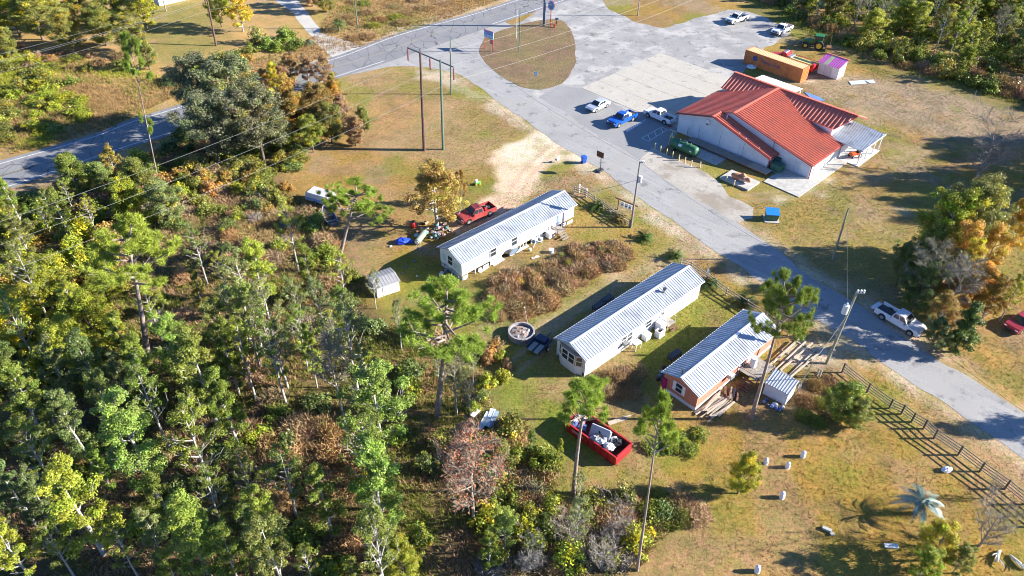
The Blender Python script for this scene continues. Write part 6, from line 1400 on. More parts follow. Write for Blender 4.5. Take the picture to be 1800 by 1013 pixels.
# ------------------------------------------------------------------ vegetation
LEAF = leaf_mat('leaf', .28, .42, .3); NEEDLE = leaf_mat('needle', .22, .55, .2); TWIG = leaf_mat('twig', 0.0, .9, .05)
BARK_PALE = mat('pale_bark', (.36, .34, .305), .9, .25, 2.5, col2=(.2, .185, .165), scale2=1.2)
BARK_DARK = mat('dark_bark', (.14, .11, .09), .9, .3, 3)
BARK_PINE = mat('pine_bark', (.25, .19, .16), .9, .3, 4, col2=(.34, .3, .28), scale2=1.5)
BARK_GREY = mat('grey_bark', (.31, .28, .24), .9, .25, 4)

def unit(a): return a / np.maximum(np.linalg.norm(a, axis=-1, keepdims=True), 1e-9)
def quads(C, Nn, ln, wd, rng, tdir=None):
    t = unit(np.cross(Nn, rng.normal(size=C.shape))) if tdir is None else unit(tdir)
    b = unit(np.cross(Nn, t)); t = t * (ln[:, None] / 2); b = b * (wd[:, None] / 2)
    V = np.stack([C - t, C + b - t * .1, C + t, C - b - t * .1], 1).reshape(-1, 3)
    return V, np.arange(len(V)).reshape(-1, 4)
def clump_leaves(cl, rad, per, leaf, rng, flat=.65, up=.7, aspect=.6):
    n = len(cl); k = np.repeat(np.arange(n), per)
    d = unit(rng.normal(size=(n * per, 3))) * (rng.random((n * per, 1)) ** .45)
    C = cl[k] + d * rad[k][:, None] * [1, 1, flat]
    Nn = unit(d * .7 + [0, 0, up] + rng.normal(size=d.shape) * .55)
    ln = leaf * rng.uniform(.7, 1.35, n * per); V, F = quads(C, Nn, ln, ln * aspect, rng)
    base = rng.uniform(.72, 1.25, (n, 1)) * np.array([1, 1, 1]) + rng.normal(0, .05, (n, 3))
    return V, F, base[k] * rng.uniform(.78, 1.22, (n * per, 1)), k
def mixed(t, rng, frac, mult, k=None, nclump=None):
    """a share of the leaves (or of whole clumps) in another colour"""
    if nclump: m = (rng.random(nclump) < frac)[k]
    else: m = rng.random(len(t)) < frac
    t[m] = t[m] * np.array(mult); return t

def skeleton(rng, h, r, nl, base, rise, tr, shape='dome'):
    """trunk and limbs; returns tube list and leaf-bearing points"""
    tubes = []; tips = []
    wob = np.cumsum(rng.normal(0, .035 * h / 7, (8, 2)), 0); tz = np.linspace(0, .93 * h, 8)
    tp = np.c_[wob - wob[0], tz]; tubes.append((tp, tr * np.linspace(1, .18, 8)))
    for i in range(nl):
        u = (i + .5) / nl; z = h * (base + (.94 - base) * u)
        if shape == 'dome': env = r * (.5 + .5 * math.sin(math.pi * min(1, .16 + u * .9))) * (1 - .38 * u)
        elif shape == 'cone': env = r * (1 - .85 * u)
        else: env = r * (.6 + .4 * u)
        j = np.interp(z, tz, np.arange(8)); p0 = np.array([np.interp(z, tz, tp[:, 0]), np.interp(z, tz, tp[:, 1]), z])
        az = i * 2.4 + rng.normal(0, .4); L = env * rng.uniform(.6, 1.18); rs = rng.uniform(*rise)
        dv = np.array([math.cos(az), math.sin(az), rs]); side = np.array([-math.sin(az), math.cos(az), 0])
        pts = [p0 + dv * L * f + np.array([0, 0, .18 * L * f * f]) + side * rng.normal(0, .06) * L * f for f in (0, .35, .7, 1.0)]
        r0 = tr * (.5 - .28 * u); tubes.append((np.array(pts), r0 * np.array([1, .7, .42, .18])))
        tips += [pts[2], pts[3], (pts[1] + pts[2]) / 2]
        for q in range(4):
            f = rng.uniform(.4, .95); a = pts[0] + (pts[3] - pts[0]) * f; e = a + (dv * .3 + side * rng.choice([-1, 1]) * rng.uniform(.5, 1) + [0, 0, rng.uniform(-.1, .6)]) * L * .42
            tubes.append((np.array([a, (a + e) / 2 + [0, 0, .05], e]), r0 * np.array([.34, .22, .1]))); tips += [e, (a + e) / 2] if q % 2 else [e]
    tips.append(tp[-1])
    return tubes, np.array(tips)
def tube_mesh(name, tubes, m, n=5):
    b = MB()
    for k, (p, r_) in enumerate(tubes): b.path(p, list(np.maximum(r_, .012)), n if k else 8, cap=False)
    me = bpy.data.meshes.new(name); me.from_pydata(b.v, [], b.f); me.materials.append(m); me.polygons.foreach_set('use_smooth', [True] * len(me.polygons)); me.update(); return me

def proto_broad(seed, h=12, r=3.0, nl=16, base=.22, per=60, clump=.72, leaf=.3, bark=None, fleck=None, keep=1.0, shape='dome', tr=.2, rise=(.15, .75)):
    rng = np.random.default_rng(seed); tubes, tips = skeleton(rng, h, r, nl, base, rise, tr, shape)
    tips = tips[rng.random(len(tips)) < keep]; rad = clump * rng.uniform(.6, 1.35, len(tips))
    V, F, T, k = clump_leaves(tips + rng.normal(0, .12, tips.shape), rad, per, leaf, rng)
    if fleck: T = mixed(T, rng, fleck[0], fleck[1], k, len(tips)) if len(fleck) > 2 else mixed(T, rng, fleck[0], fleck[1])
    return (tube_mesh('trunk', tubes, bark or BARK_PALE), raw_mesh('crown', V, F, [LEAF], T), h)

def proto_pine(seed, h=14, r=2.6, nb=20, cf=.38, puffs=8, tr=.2, lean=0.0, low=()):
    rng = np.random.default_rng(seed); tubes = []; cen = []
    bend = rng.normal(0, .25, 2); tz = np.linspace(0, h * .97, 9); tp = np.c_[np.sin(tz / h * 2.2) * bend[0] + lean * (tz / h) ** 1.5 * h * .1, np.sin(tz / h * 2.6) * bend[1], tz]
    tubes.append((tp, tr * np.linspace(1, .25, 9)))
    zs = [h * (1 - cf + cf * .96 * ((i + .5) / nb) ** .85) for i in range(nb)] + [h * f for f in low]
    for i, z in enumerate(zs):
        u = (z / h - (1 - cf)) / cf; p0 = np.array([np.interp(z, tz, tp[:, 0]), np.interp(z, tz, tp[:, 1]), z])
        L = r * (1.05 - .62 * max(u, 0)) * rng.uniform(.55, 1.15) if i < nb else r * .45
        az = i * 2.4 + rng.normal(0, .5); dv = np.array([math.cos(az), math.sin(az), rng.uniform(.1, .55)])
        pts = [p0 + dv * L * f + np.array([0, 0, .14 * L * f * f]) for f in (0, .4, .75, 1)]; tubes.append((np.array(pts), tr * .4 * np.array([1, .7, .45, .2])))
        side = np.array([-math.sin(az), math.cos(az), 0])
        for q in range(puffs):
            f = rng.uniform(.72, 1.06) if i < nb else rng.uniform(.7, 1); e = p0 + dv * L * f + side * rng.normal(0, .24) * L + np.array([0, 0, .14 * L * f * f + rng.uniform(-.05, .3)])
            cen.append(e)
            if q % 2: tubes.append((np.array([p0 + dv * L * f * .75, e]), tr * np.array([.1, .05])))
    cen.append(tp[-1] + [0, 0, .2]); cen = np.array(cen); n = len(cen); per = 135; k = np.repeat(np.arange(n), per)
    d = unit(rng.normal(size=(n * per, 3)) + [0, 0, .45]); ln = rng.uniform(.3, .52, n * per); off = rng.normal(0, .1, (n * per, 3))
    A = cen[k] + off; B_ = A + d * ln[:, None]; sd = unit(np.cross(d, rng.normal(size=d.shape))) * .032
    V = np.stack([A - sd * .6, A + sd * .6, B_], 1).reshape(-1, 3); F = np.arange(len(V)).reshape(-1, 3)
    T = rng.uniform(.7, 1.3, (n, 1))[k] * rng.uniform(.75, 1.25, (n * per, 1)) * np.array([1, 1, 1.0])
    return (tube_mesh('trunk', tubes, BARK_PINE), raw_mesh('crown', V, F, [NEEDLE], T), h)

def proto_bare(seed, h=8, r=2.6, nl=16, base=.25, ntw=2600, tw=.75, bark=None, leaves=0, leafc=(1, 1, 1), shape='dome', twd=.028):
    """leafless or nearly leafless tree: limbs and a haze of fine twigs"""
    rng = np.random.default_rng(seed); tubes, tips = skeleton(rng, h, r, nl, base, (.4, 1.2), .15, shape)
    seg = []
    for p, _ in tubes[1:]: seg += [(p[i], p[i + 1]) for i in range(len(p) - 1)]
    S = np.array([s[0] for s in seg]); E = np.array([s[1] for s in seg]); i = rng.integers(0, len(S), ntw); f = rng.random((ntw, 1))
    A = S[i] + (E[i] - S[i]) * f; d = unit(unit(E[i] - S[i]) * .8 + rng.normal(size=(ntw, 3)) * .7 + [0, 0, .35]); ln = tw * rng.uniform(.4, 1.2, ntw)
    sd = unit(np.cross(d, rng.normal(size=d.shape))) * twd / 2; B_ = A + d * ln[:, None]
    V = np.stack([A - sd, A + sd, B_ + sd * .5, B_ - sd * .5], 1).reshape(-1, 3); F = np.arange(len(V)).reshape(-1, 4); T = rng.uniform(.7, 1.3, (ntw, 1)) * np.ones((1, 3))
    if leaves:
        j = rng.integers(0, ntw, leaves); C = B_[j] + rng.normal(0, .12, (leaves, 3)); l_ = rng.uniform(.1, .2, leaves)
        V2, F2 = quads(C, unit(rng.normal(size=C.shape) + [0, 0, .6]), l_, l_ * .6, rng); F = np.r_[F, F2 + len(V)]; V = np.r_[V, V2]; T = np.r_[T, rng.uniform(.7, 1.3, (leaves, 1)) * np.array(leafc)]
    return (tube_mesh('trunk', tubes, bark or BARK_GREY), raw_mesh('crown', V, F, [TWIG], T), h)

def proto_shrub(seed, r=1.2, h=1.5, ncl=38, per=46, leaf=.2, clump=.42, fleck=None, aspect=.6, up=.7):
    rng = np.random.default_rng(seed); d = unit(rng.normal(size=(ncl, 3))); d[:, 2] = np.abs(d[:, 2])
    cl = d * (rng.random((ncl, 1)) ** .4) * [r, r, h] * rng.uniform(.75, 1.15, (ncl, 1)); cl[:, 2] = np.maximum(cl[:, 2], .12)
    V, F, T, k = clump_leaves(cl, clump * rng.uniform(.6, 1.4, ncl), per, leaf, rng, .8, up, aspect)
    if fleck: T = mixed(T, rng, fleck[0], fleck[1], k, ncl)
    n = 16; A = np.c_[rng.normal(0, .08, (n, 2)), np.zeros(n)]; B_ = cl[rng.integers(0, ncl, n)]; sd = np.array([[.03, 0, 0]])
    V2 = np.stack([A - sd, A + sd, B_ + sd * .4, B_ - sd * .4], 1).reshape(-1, 3); F2 = np.arange(len(V2)).reshape(-1, 4) + len(V)
    return raw_mesh('shrub', np.r_[V, V2], np.r_[F, F2], [LEAF, BARK_DARK], np.r_[T, np.ones((n, 3))], np.r_[np.zeros(len(F), int), np.ones(n, int)])

def proto_brush(seed, r=1.3, h=1.0, n=1500, green=0.0, twd=.04):
    """dead briar or weed clump: arching dry stems"""
    rng = np.random.default_rng(seed); a = rng.uniform(0, 2 * np.pi, n); q = r * rng.random(n) ** .6; A = np.c_[np.cos(a) * q, np.sin(a) * q, np.zeros(n)]
    A[:, 2] = rng.random(n) * h * .75 * np.clip(1.1 - (q / r) ** 2, .1, 1)
    d = unit(np.c_[rng.normal(size=(n, 2)) * .8, np.abs(rng.normal(.55, .5, n))]); ln = rng.uniform(.25, .7, n); sd = unit(np.cross(d, rng.normal(size=d.shape))) * twd / 2; B_ = A + d * ln[:, None]
    V = np.stack([A - sd, A + sd, B_ + sd * .6, B_ - sd * .6], 1).reshape(-1, 3); F = np.arange(len(V)).reshape(-1, 4); T = rng.uniform(.55, 1.4, (n, 1)) * np.array([1, 1, 1])
    if green: T = mixed(T, rng, green, (.6, 1.3, .6))
    return raw_mesh('brush', V, F, [TWIG], T)

def feather(rng, n, L, droop, w0, pairs, z0=0, el=(.1, 1.2)):
    """arching feather fronds of a palm or cycad, each leaflet a quad"""
    V = []; 
    for i in range(n):
        az = i * 2.4 + rng.normal(0, .15); e = rng.uniform(*el); l = L * rng.uniform(.8, 1.1); prev = None
        for k in range(pairs):
            f = (k + .6) / pairs; x = l * (math.cos(e) * f); z = z0 + l * (math.sin(e) * f - droop * f * f); p = np.array([x * math.cos(az), x * math.sin(az), z])
            sl_ = w0 * math.sin(math.pi * min(.98, .12 + f * .85)); t = np.array([math.cos(az), math.sin(az), -droop]); s = np.array([-math.sin(az), math.cos(az), 0])
            for sg in (-1, 1):
                e2 = p + (s * sg * .85 + t * .5 + np.array([0, 0, .25 - .3 * f])) * sl_; wv = t * (l / pairs) * .3
                V += [p - wv, p + wv, e2 + wv * .3, e2 - wv * .3]
    V = np.array(V); return V, np.arange(len(V)).reshape(-1, 4)

# tree kinds (each mesh made once, shared by every copy)
BROAD = [proto_broad(100 + i, 12, (2.2, 2.6, 2.0, 2.5)[i % 4], 20, (.08, .2, .12, .3)[i % 4], 135, .46, .15, fleck=((.05, (1.6, 1.4, .8), 1) if i % 3 == 0 else None), keep=(.85, .68, .78, .6)[i % 4]) for i in range(8)]
SPARSE = [proto_broad(130 + i, 12, 2.7, 19, .3, 80, .4, .14, keep=.5, tr=.2, rise=(.4, 1.1)) for i in range(3)]
DOME = [proto_broad(140 + i, 9, 4.2, 24, .14, 140, .7, .185, bark=BARK_DARK, fleck=((.09, (2.0, 1.6, .6), 1) if i == 1 else None), rise=(.05, .55)) for i in range(3)]
BUSHY = [proto_broad(145 + i, 8, 3.2, 24, .05, 130, .68, .18, bark=BARK_DARK, rise=(.0, .6), fleck=((.1, (1.9, 1.4, .7), 1) if i else None)) for i in range(3)]
AUTUMN = [proto_broad(150 + i, 9, 3.2, 22, .12, 120, .6, .175, fleck=(.35, ((1.15, .85, .8) if i == 0 else (1.1, 1.35, 1.0)), 1), keep=.9) for i in range(3)]
CEDAR = [proto_broad(160, 9, 2.4, 34, .04, 64, .5, .2, bark=BARK_DARK, shape='cone', rise=(-.1, .3))]
PINE = [proto_pine(170, 14, 2.7, 18, puffs=6, tr=.24), proto_pine(171, 14, 4.3, 20, .36, 10, .3, .9), proto_pine(172, 14, 2.2, 14, .26, 6, .2), proto_pine(173, 14, 4.2, 22, .36, 11, .3), proto_pine(174, 16, 2.3, 16, .3, 7, .15, low=(.42, .44, .36))]
BARE = [proto_bare(180, 9, 2.6), proto_bare(181, 9, 2.2, 14, .3, 2000, .8, leaves=500, leafc=(.9, 1.2, .35)), proto_bare(182, 5, 2.4, 18, .08, 2400, .6, shape='vase', twd=.024)]
RUST = [proto_bare(185, 12, 3.1, 22, .3, 4200, .75, leaves=2300, leafc=(1.3, .55, .36), bark=BARK_GREY)]
SHRUB = [proto_shrub(190 + i, 1.2, (1.4, 1.9, 1.1, 1.6)[i % 4], fleck=((.15, (1.8, 1.4, .7)) if i % 2 else None)) for i in range(6)]
BRUSH = [proto_brush(200 + i, 1.4, (.9, 1.3, .7)[i], 1500, .06 * i) for i in range(3)]

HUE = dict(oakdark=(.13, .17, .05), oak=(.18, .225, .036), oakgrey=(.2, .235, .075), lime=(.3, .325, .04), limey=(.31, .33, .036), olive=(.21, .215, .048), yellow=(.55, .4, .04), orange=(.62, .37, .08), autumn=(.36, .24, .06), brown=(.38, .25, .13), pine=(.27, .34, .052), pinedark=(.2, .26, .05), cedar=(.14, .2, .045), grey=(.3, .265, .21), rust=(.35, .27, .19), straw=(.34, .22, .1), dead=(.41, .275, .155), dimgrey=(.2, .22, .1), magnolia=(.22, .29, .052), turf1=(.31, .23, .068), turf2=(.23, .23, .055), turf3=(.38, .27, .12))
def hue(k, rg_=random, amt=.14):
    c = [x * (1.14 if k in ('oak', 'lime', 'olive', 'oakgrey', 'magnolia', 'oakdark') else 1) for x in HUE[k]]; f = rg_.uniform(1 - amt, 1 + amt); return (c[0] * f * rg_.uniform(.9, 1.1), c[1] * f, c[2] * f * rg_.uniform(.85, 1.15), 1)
TREES = []
def tree(proto, loc, h, rk=1.0, col='oak', label='', group=None, name='broadleaf_tree', rz=None, cat='tree', lean=None):
    tm, cm, h0 = proto; t = thing(name, label, cat, (loc.x, loc.y, -.05), random.uniform(0, 6.28) if rz is None else rz, group); s = h / h0; t.scale = (s * rk, s * rk, s)
    if lean: t.rotation_euler = (lean[0], lean[1], t.rotation_euler[2])
    for nm, me in (('trunk', tm), ('crown', cm)):
        o = bpy.data.objects.new(nm, me); COL.objects.link(o); o.parent = t
        if nm == 'crown': o.color = hue(col)
    TREES.append((loc.x, loc.y)); return t
def shrub(me, loc, s, sz, col, label, group=None, name='shrub', cat='shrub'):
    o = bpy.data.objects.new(name, me); COL.objects.link(o); o.location = (loc.x, loc.y, -.03); o.rotation_euler = (0, 0, random.uniform(0, 6.28)); o.scale = (s, s, sz); o.color = hue(col); tag(o, label, cat, group); return o

# --- named trees (pixel of crown centre, height, width factor, colour, kind, label)
def stand(base, top):
    """foot pixel and top pixel -> foot point, height, and sideways offset of the top"""
    B0 = at(*base); T0 = at(*top); C0 = Vector((0, 0, CAM_H)); r = T0 - C0; e = Vector((B0.x, B0.y, 0)); k = (e.x * r.x + e.y * r.y) / (r.x ** 2 + r.y ** 2); q = C0 + r * k
    return B0, q.z, Vector((q.x - B0.x, q.y - B0.y, 0))
for base, top, rk, col, pr, lab in [
    ((592, 478), (606, 334), 1.25, 'pine', PINE[1], 'bright green pine with bare forked limbs leaning beside the rowing boat'),
    ((262, 640), (216, 410), 1.15, 'pine', PINE[3], 'wide bright pine with pale spreading limbs rising from the wood'),
    ((768, 732), (780, 528), 1.2, 'pine', PINE[3], 'broad yellow green pine at the wood edge beside the fire ring'),
    ((1320, 737), (1382, 506), .74, 'pinedark', PINE[3], 'tall thick pine over the salmon trailer and small white shed'),
    ((1008, 868), (1040, 680), .95, 'pine', PINE[0], 'slim pine whose crown hides part of the red dumpster'),
    ((1120, 1003), (1162, 708), .7, 'pine', PINE[2], 'slender long stemmed pine between dumpster and salmon trailer'),
    ((279, 322), (224, 64), .8, 'pine', PINE[4], 'thin pine beside the highway with tufts halfway up its trunk')]:
    c, h, off = stand(base, top); t = tree(pr, c, h, rk * 14 / h if h > 14 else rk, col, lab, None, 'pine_tree', rz=.4)
    tl = Vector((0, 0, 1)).rotation_difference(Vector((off.x, off.y, h)).normalized()); t.rotation_mode = 'QUATERNION'; t.rotation_quaternion = tl @ Matrix.Rotation(.4, 4, 'Z').to_quaternion()
HANDT = [
    (405, 170, 7, 13, 1.05, 'dimgrey', DOME[1], 'big grey green oak at the highway edge by the tall poles'), (370, 228, 5.6, 11, 1.05, 'dimgrey', DOME[2], 'grey green oak just below the big highway oak'), (450, 220, 6, 11.5, 1.0, 'dimgrey', DOME[1], 'low spreading grey oak in front of the highway thicket'),
    (352, 165, 6, 12, .85, 'dimgrey', DOME[2], 'grey oak leaning over the shaded highway'),
    (505, 175, 5, 9, .95, 'autumn', AUTUMN[1], 'golden flecked tree in the highway thicket'), (556, 185, 4.8, 8.5, .95, 'autumn', AUTUMN[0], 'brown gold tree at the thicket side near the tall poles'), (600, 195, 3.4, 6, .8, 'brown', AUTUMN[0], 'rusty brown bush tree at the lawn end of the thicket'), (520, 205, 4, 7.5, .95, 'autumn', BUSHY[1], 'gold flecked bushy tree in the heart of the highway thicket'), (578, 212, 3.8, 7, .9, 'olive', BUSHY[2], 'olive bushy tree of the highway thicket facing the corner lawn'), (622, 228, 2.8, 5, .9, 'brown', BUSHY[0], 'brown bushy tree where the thicket meets the corner lawn'), (490, 235, 3.4, 6.5, .9, 'oak', BUSHY[0], 'green bushy tree between the highway oaks and the gold thicket'), (585, 170, 3.6, 6.5, .8, 'autumn', BUSHY[1], 'gold bushy tree of the thicket beside the highway edge line'), (545, 232, 3.5, 6, .9, 'oak', DOME[1], 'dark green low tree under the golden thicket'), (480, 135, 3.5, 6, .6, 'yellow', AUTUMN[1], 'bright yellow sapling by the highway line'),
    (765, 335, 5.8, 9.8, 1.15, 'autumn', AUTUMN[1], 'olive and gold tree over the heap behind the white trailer'), (808, 322, 3.4, 5.5, .6, 'autumn', AUTUMN[0], 'small orange tipped tree at the sandy drive edge'),
    (195, 285, 3, 5.5, .8, 'autumn', AUTUMN[2], 'small brownish tree between highway and pine'),
    (418, 12, 5, 8, .95, 'yellow', AUTUMN[1], 'round yellow tree beyond the highway beside the leaning pole'), (380, 5, 5, 8, .8, 'limey', DOME[1], 'yellow green tree behind the round yellow one'),
    (1700, 470, 5, 9, .6, 'yellow', AUTUMN[1], 'golden tree in front of the orange one in the autumn cluster'), (1690, 440, 5.8, 10, .7, 'orange', AUTUMN[2], 'bright orange tree in the cluster past the white pickup'), (1745, 440, 5.4, 9, .7, 'orange', AUTUMN[2], 'orange and amber tree at the outer side of the autumn cluster'), (1668, 400, 6.2, 11.5, .9, 'limey', AUTUMN[2], 'yellow green tree behind the orange one in the cluster'), (1712, 385, 6.6, 12, .8, 'olive', DOME[1], 'olive tree at the back of the autumn cluster'), (1662, 478, 4, 7.5, .9, 'autumn', BUSHY[1], 'gold and green tree filling the middle of the autumn cluster'), (1722, 505, 3.8, 7, .8, 'orange', BUSHY[2], 'orange leaved low tree between the pale half bare tree and the cedar'), (1640, 440, 4.2, 8, .8, 'olive', BUSHY[0], 'olive tree at the grass side of the autumn cluster'), (1634, 478, 4.8, 8.8, 1.25, 'grey', BARE[0], 'grey bare twigged tree in the autumn cluster'), (1690, 498, 5.4, 9, 1.2, 'grey', BARE[1], 'pale half bare tree in the middle of the autumn cluster'), (1622, 500, 4, 7, .7, 'oakdark', DOME[0], 'dark green tree nearest the parked white pickup'), (1590, 462, 3.6, 6.5, .6, 'oakdark', DOME[0], 'dark narrow tree on the shaded grass side of the cluster'), (1655, 550, 3.6, 6.5, .8, 'autumn', AUTUMN[0], 'orange brown tree in front of the bare twigged tree'), (1648, 588, 2.6, 4.8, .75, 'oakdark', DOME[0], 'low dark tree between the pickup and the cedar'), (1700, 572, 4, 7.5, .95, 'cedar', CEDAR[0], 'dense green cedar at the near end of the autumn cluster'), (1790, 400, 5, 9, .8, 'yellow', AUTUMN[0], 'amber tree cut by the picture edge above the maroon car'), (1785, 515, 4.4, 8, .7, 'lime', BROAD[1], 'fresh green tree beside the maroon car'), (1745, 525, 3.6, 7, .8, 'autumn', AUTUMN[1], 'tan leaved tree between cedar and green tree'),
    (830, 830, 7.4, 12, 1.1, 'rust', RUST[0], 'rust coloured dying cypress with pale trunk in the wood edge'),
    (800, 668, 5, 8.5, .8, 'grey', BARE[1], 'pale trunked snag hung with grey moss near the blue panels'), (825, 700, 2.6, 5, .7, 'grey', BARE[0], 'grey mossy sapling beside the pale panels'),
    (1735, 275, 3.8, 7.2, 1.25, 'grey', BARE[2], 'leafless grey tree on the shaded grass behind the hall'), (1740, 932, 2.4, 4.6, .95, 'grey', BARE[2], 'leafless grey tree leaning over the lawn near the driftwood'),
    (1650, 955, 2.6, 5.2, 1.0, 'yellow', AUTUMN[1], 'yellow leaved tree at the lawn edge below the palm'), (1625, 1000, 2.4, 5, .8, 'limey', AUTUMN[2], 'yellow green tree at the bottom edge below the palm'), (1690, 985, 2, 4, .8, 'olive', AUTUMN[2], 'low olive tree behind the yellow leaved tree'),
    (1308, 832, 3, 5.6, .62, 'lime', BUSHY[1], 'vine covered small tree standing on the open lawn'), (1490, 705, 2.8, 5.6, .85, 'oak', BUSHY[1], 'round olive bush tree beside the rail fence start'), (1508, 728, 2, 4.2, .85, 'olive', BUSHY[2], 'low olive bush tree under the round one by the fence'),
    (1000, 945, 1.8, 3.6, 1.0, 'grey', BARE[2], 'grey bare bush at the wood foot below the slim pine'), (1085, 925, 1.6, 3.2, 1.1, 'grey', BARE[2], 'grey bare bush at the lawn edge beside the slender pine'), (930, 985, 1.6, 3.2, 1.0, 'grey', BARE[2], 'grey bare bush at the bottom edge below the round glossy tree'), (1060, 985, 1.6, 3.4, 1.0, 'grey', BARE[2], 'grey bare bush at the bottom edge by the slender pine foot'), (1020, 860, 2, 4.2, .9, 'oakgrey', SPARSE[1], 'thin grey green sapling beside the slim pine stem'), (880, 800, 2, 4, .9, 'olive', BUSHY[0], 'olive bush tree beside the rust coloured cypress'), (985, 800, 3.4, 6, .42, 'lime', BROAD[2], 'sapling with pale stem below the red dumpster'),
    (1745, 860, 1.4, 2.6, .5, 'grey', BARE[2], 'dead scrubby sapling on the fence line by the palm')]
for u, v, zc, h, rk, col, pr, lab in HANDT:
    c = at(u, v, zc); tree(pr, c, h, rk, col, lab, None, 'bare_tree' if pr in BARE else ('cedar_tree' if pr in CEDAR else ('cypress_tree' if pr in RUST else 'broadleaf_tree')))

# --- the wood: hand placed crowns, alike ones share a label
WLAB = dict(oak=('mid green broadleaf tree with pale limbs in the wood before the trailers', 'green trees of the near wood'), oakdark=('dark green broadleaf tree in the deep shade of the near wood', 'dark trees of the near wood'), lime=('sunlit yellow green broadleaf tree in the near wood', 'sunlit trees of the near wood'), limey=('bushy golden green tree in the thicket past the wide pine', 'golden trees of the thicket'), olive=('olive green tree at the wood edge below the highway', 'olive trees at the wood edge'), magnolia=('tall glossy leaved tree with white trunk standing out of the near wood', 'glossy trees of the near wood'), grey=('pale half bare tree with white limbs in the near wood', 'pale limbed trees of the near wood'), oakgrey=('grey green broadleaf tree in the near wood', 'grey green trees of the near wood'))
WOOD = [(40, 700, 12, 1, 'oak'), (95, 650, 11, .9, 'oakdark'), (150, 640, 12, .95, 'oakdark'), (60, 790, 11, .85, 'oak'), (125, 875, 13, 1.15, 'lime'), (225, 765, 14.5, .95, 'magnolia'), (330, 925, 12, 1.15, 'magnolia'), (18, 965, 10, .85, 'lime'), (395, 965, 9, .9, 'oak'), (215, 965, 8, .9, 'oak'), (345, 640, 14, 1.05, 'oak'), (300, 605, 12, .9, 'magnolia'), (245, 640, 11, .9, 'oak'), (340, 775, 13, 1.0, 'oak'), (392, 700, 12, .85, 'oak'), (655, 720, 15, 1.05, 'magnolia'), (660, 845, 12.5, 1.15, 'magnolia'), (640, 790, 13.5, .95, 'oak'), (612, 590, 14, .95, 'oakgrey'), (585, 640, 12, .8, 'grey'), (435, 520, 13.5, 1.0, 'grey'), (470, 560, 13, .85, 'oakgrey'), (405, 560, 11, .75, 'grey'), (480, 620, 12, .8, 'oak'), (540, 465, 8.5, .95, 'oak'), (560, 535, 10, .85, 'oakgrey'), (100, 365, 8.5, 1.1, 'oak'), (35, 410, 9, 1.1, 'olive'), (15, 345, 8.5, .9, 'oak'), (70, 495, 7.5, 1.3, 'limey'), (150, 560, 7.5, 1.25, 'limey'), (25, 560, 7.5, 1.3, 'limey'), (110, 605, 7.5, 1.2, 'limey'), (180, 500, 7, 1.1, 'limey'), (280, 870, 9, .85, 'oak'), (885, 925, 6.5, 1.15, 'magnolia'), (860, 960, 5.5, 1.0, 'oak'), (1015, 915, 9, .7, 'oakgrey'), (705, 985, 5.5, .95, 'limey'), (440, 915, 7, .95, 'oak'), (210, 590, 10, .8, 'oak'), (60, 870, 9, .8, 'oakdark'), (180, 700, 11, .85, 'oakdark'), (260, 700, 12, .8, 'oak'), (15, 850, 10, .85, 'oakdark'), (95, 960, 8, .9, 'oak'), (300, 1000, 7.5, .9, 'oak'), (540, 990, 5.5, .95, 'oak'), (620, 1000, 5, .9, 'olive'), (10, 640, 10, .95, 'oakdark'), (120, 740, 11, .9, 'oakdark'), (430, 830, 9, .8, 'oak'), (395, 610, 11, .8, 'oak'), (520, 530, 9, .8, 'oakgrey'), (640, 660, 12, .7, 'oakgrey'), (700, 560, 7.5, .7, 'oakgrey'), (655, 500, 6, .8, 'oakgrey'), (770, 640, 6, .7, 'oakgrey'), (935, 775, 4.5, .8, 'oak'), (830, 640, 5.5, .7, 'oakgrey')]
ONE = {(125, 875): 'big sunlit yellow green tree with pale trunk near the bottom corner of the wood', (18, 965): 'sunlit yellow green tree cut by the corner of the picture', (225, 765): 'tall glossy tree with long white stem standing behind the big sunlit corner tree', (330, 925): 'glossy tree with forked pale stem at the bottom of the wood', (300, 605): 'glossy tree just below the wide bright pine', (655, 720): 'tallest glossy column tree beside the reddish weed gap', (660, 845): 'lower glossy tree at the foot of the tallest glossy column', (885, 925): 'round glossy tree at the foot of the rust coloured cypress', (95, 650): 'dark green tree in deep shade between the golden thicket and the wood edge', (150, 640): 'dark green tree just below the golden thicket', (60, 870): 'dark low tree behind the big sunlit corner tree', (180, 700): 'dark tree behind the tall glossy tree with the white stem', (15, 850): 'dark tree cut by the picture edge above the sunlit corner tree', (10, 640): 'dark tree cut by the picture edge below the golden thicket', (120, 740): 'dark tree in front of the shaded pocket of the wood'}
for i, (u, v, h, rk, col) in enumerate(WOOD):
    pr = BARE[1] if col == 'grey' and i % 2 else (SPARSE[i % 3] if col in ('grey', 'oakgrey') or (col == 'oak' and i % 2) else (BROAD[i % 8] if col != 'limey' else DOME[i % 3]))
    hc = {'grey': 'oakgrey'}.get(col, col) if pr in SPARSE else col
    tree(pr, at(u, v, h * .62), h, rk * (.75 if pr in DOME else .95), hc, ONE.get((u, v), WLAB[col][0]), WLAB[col][1])

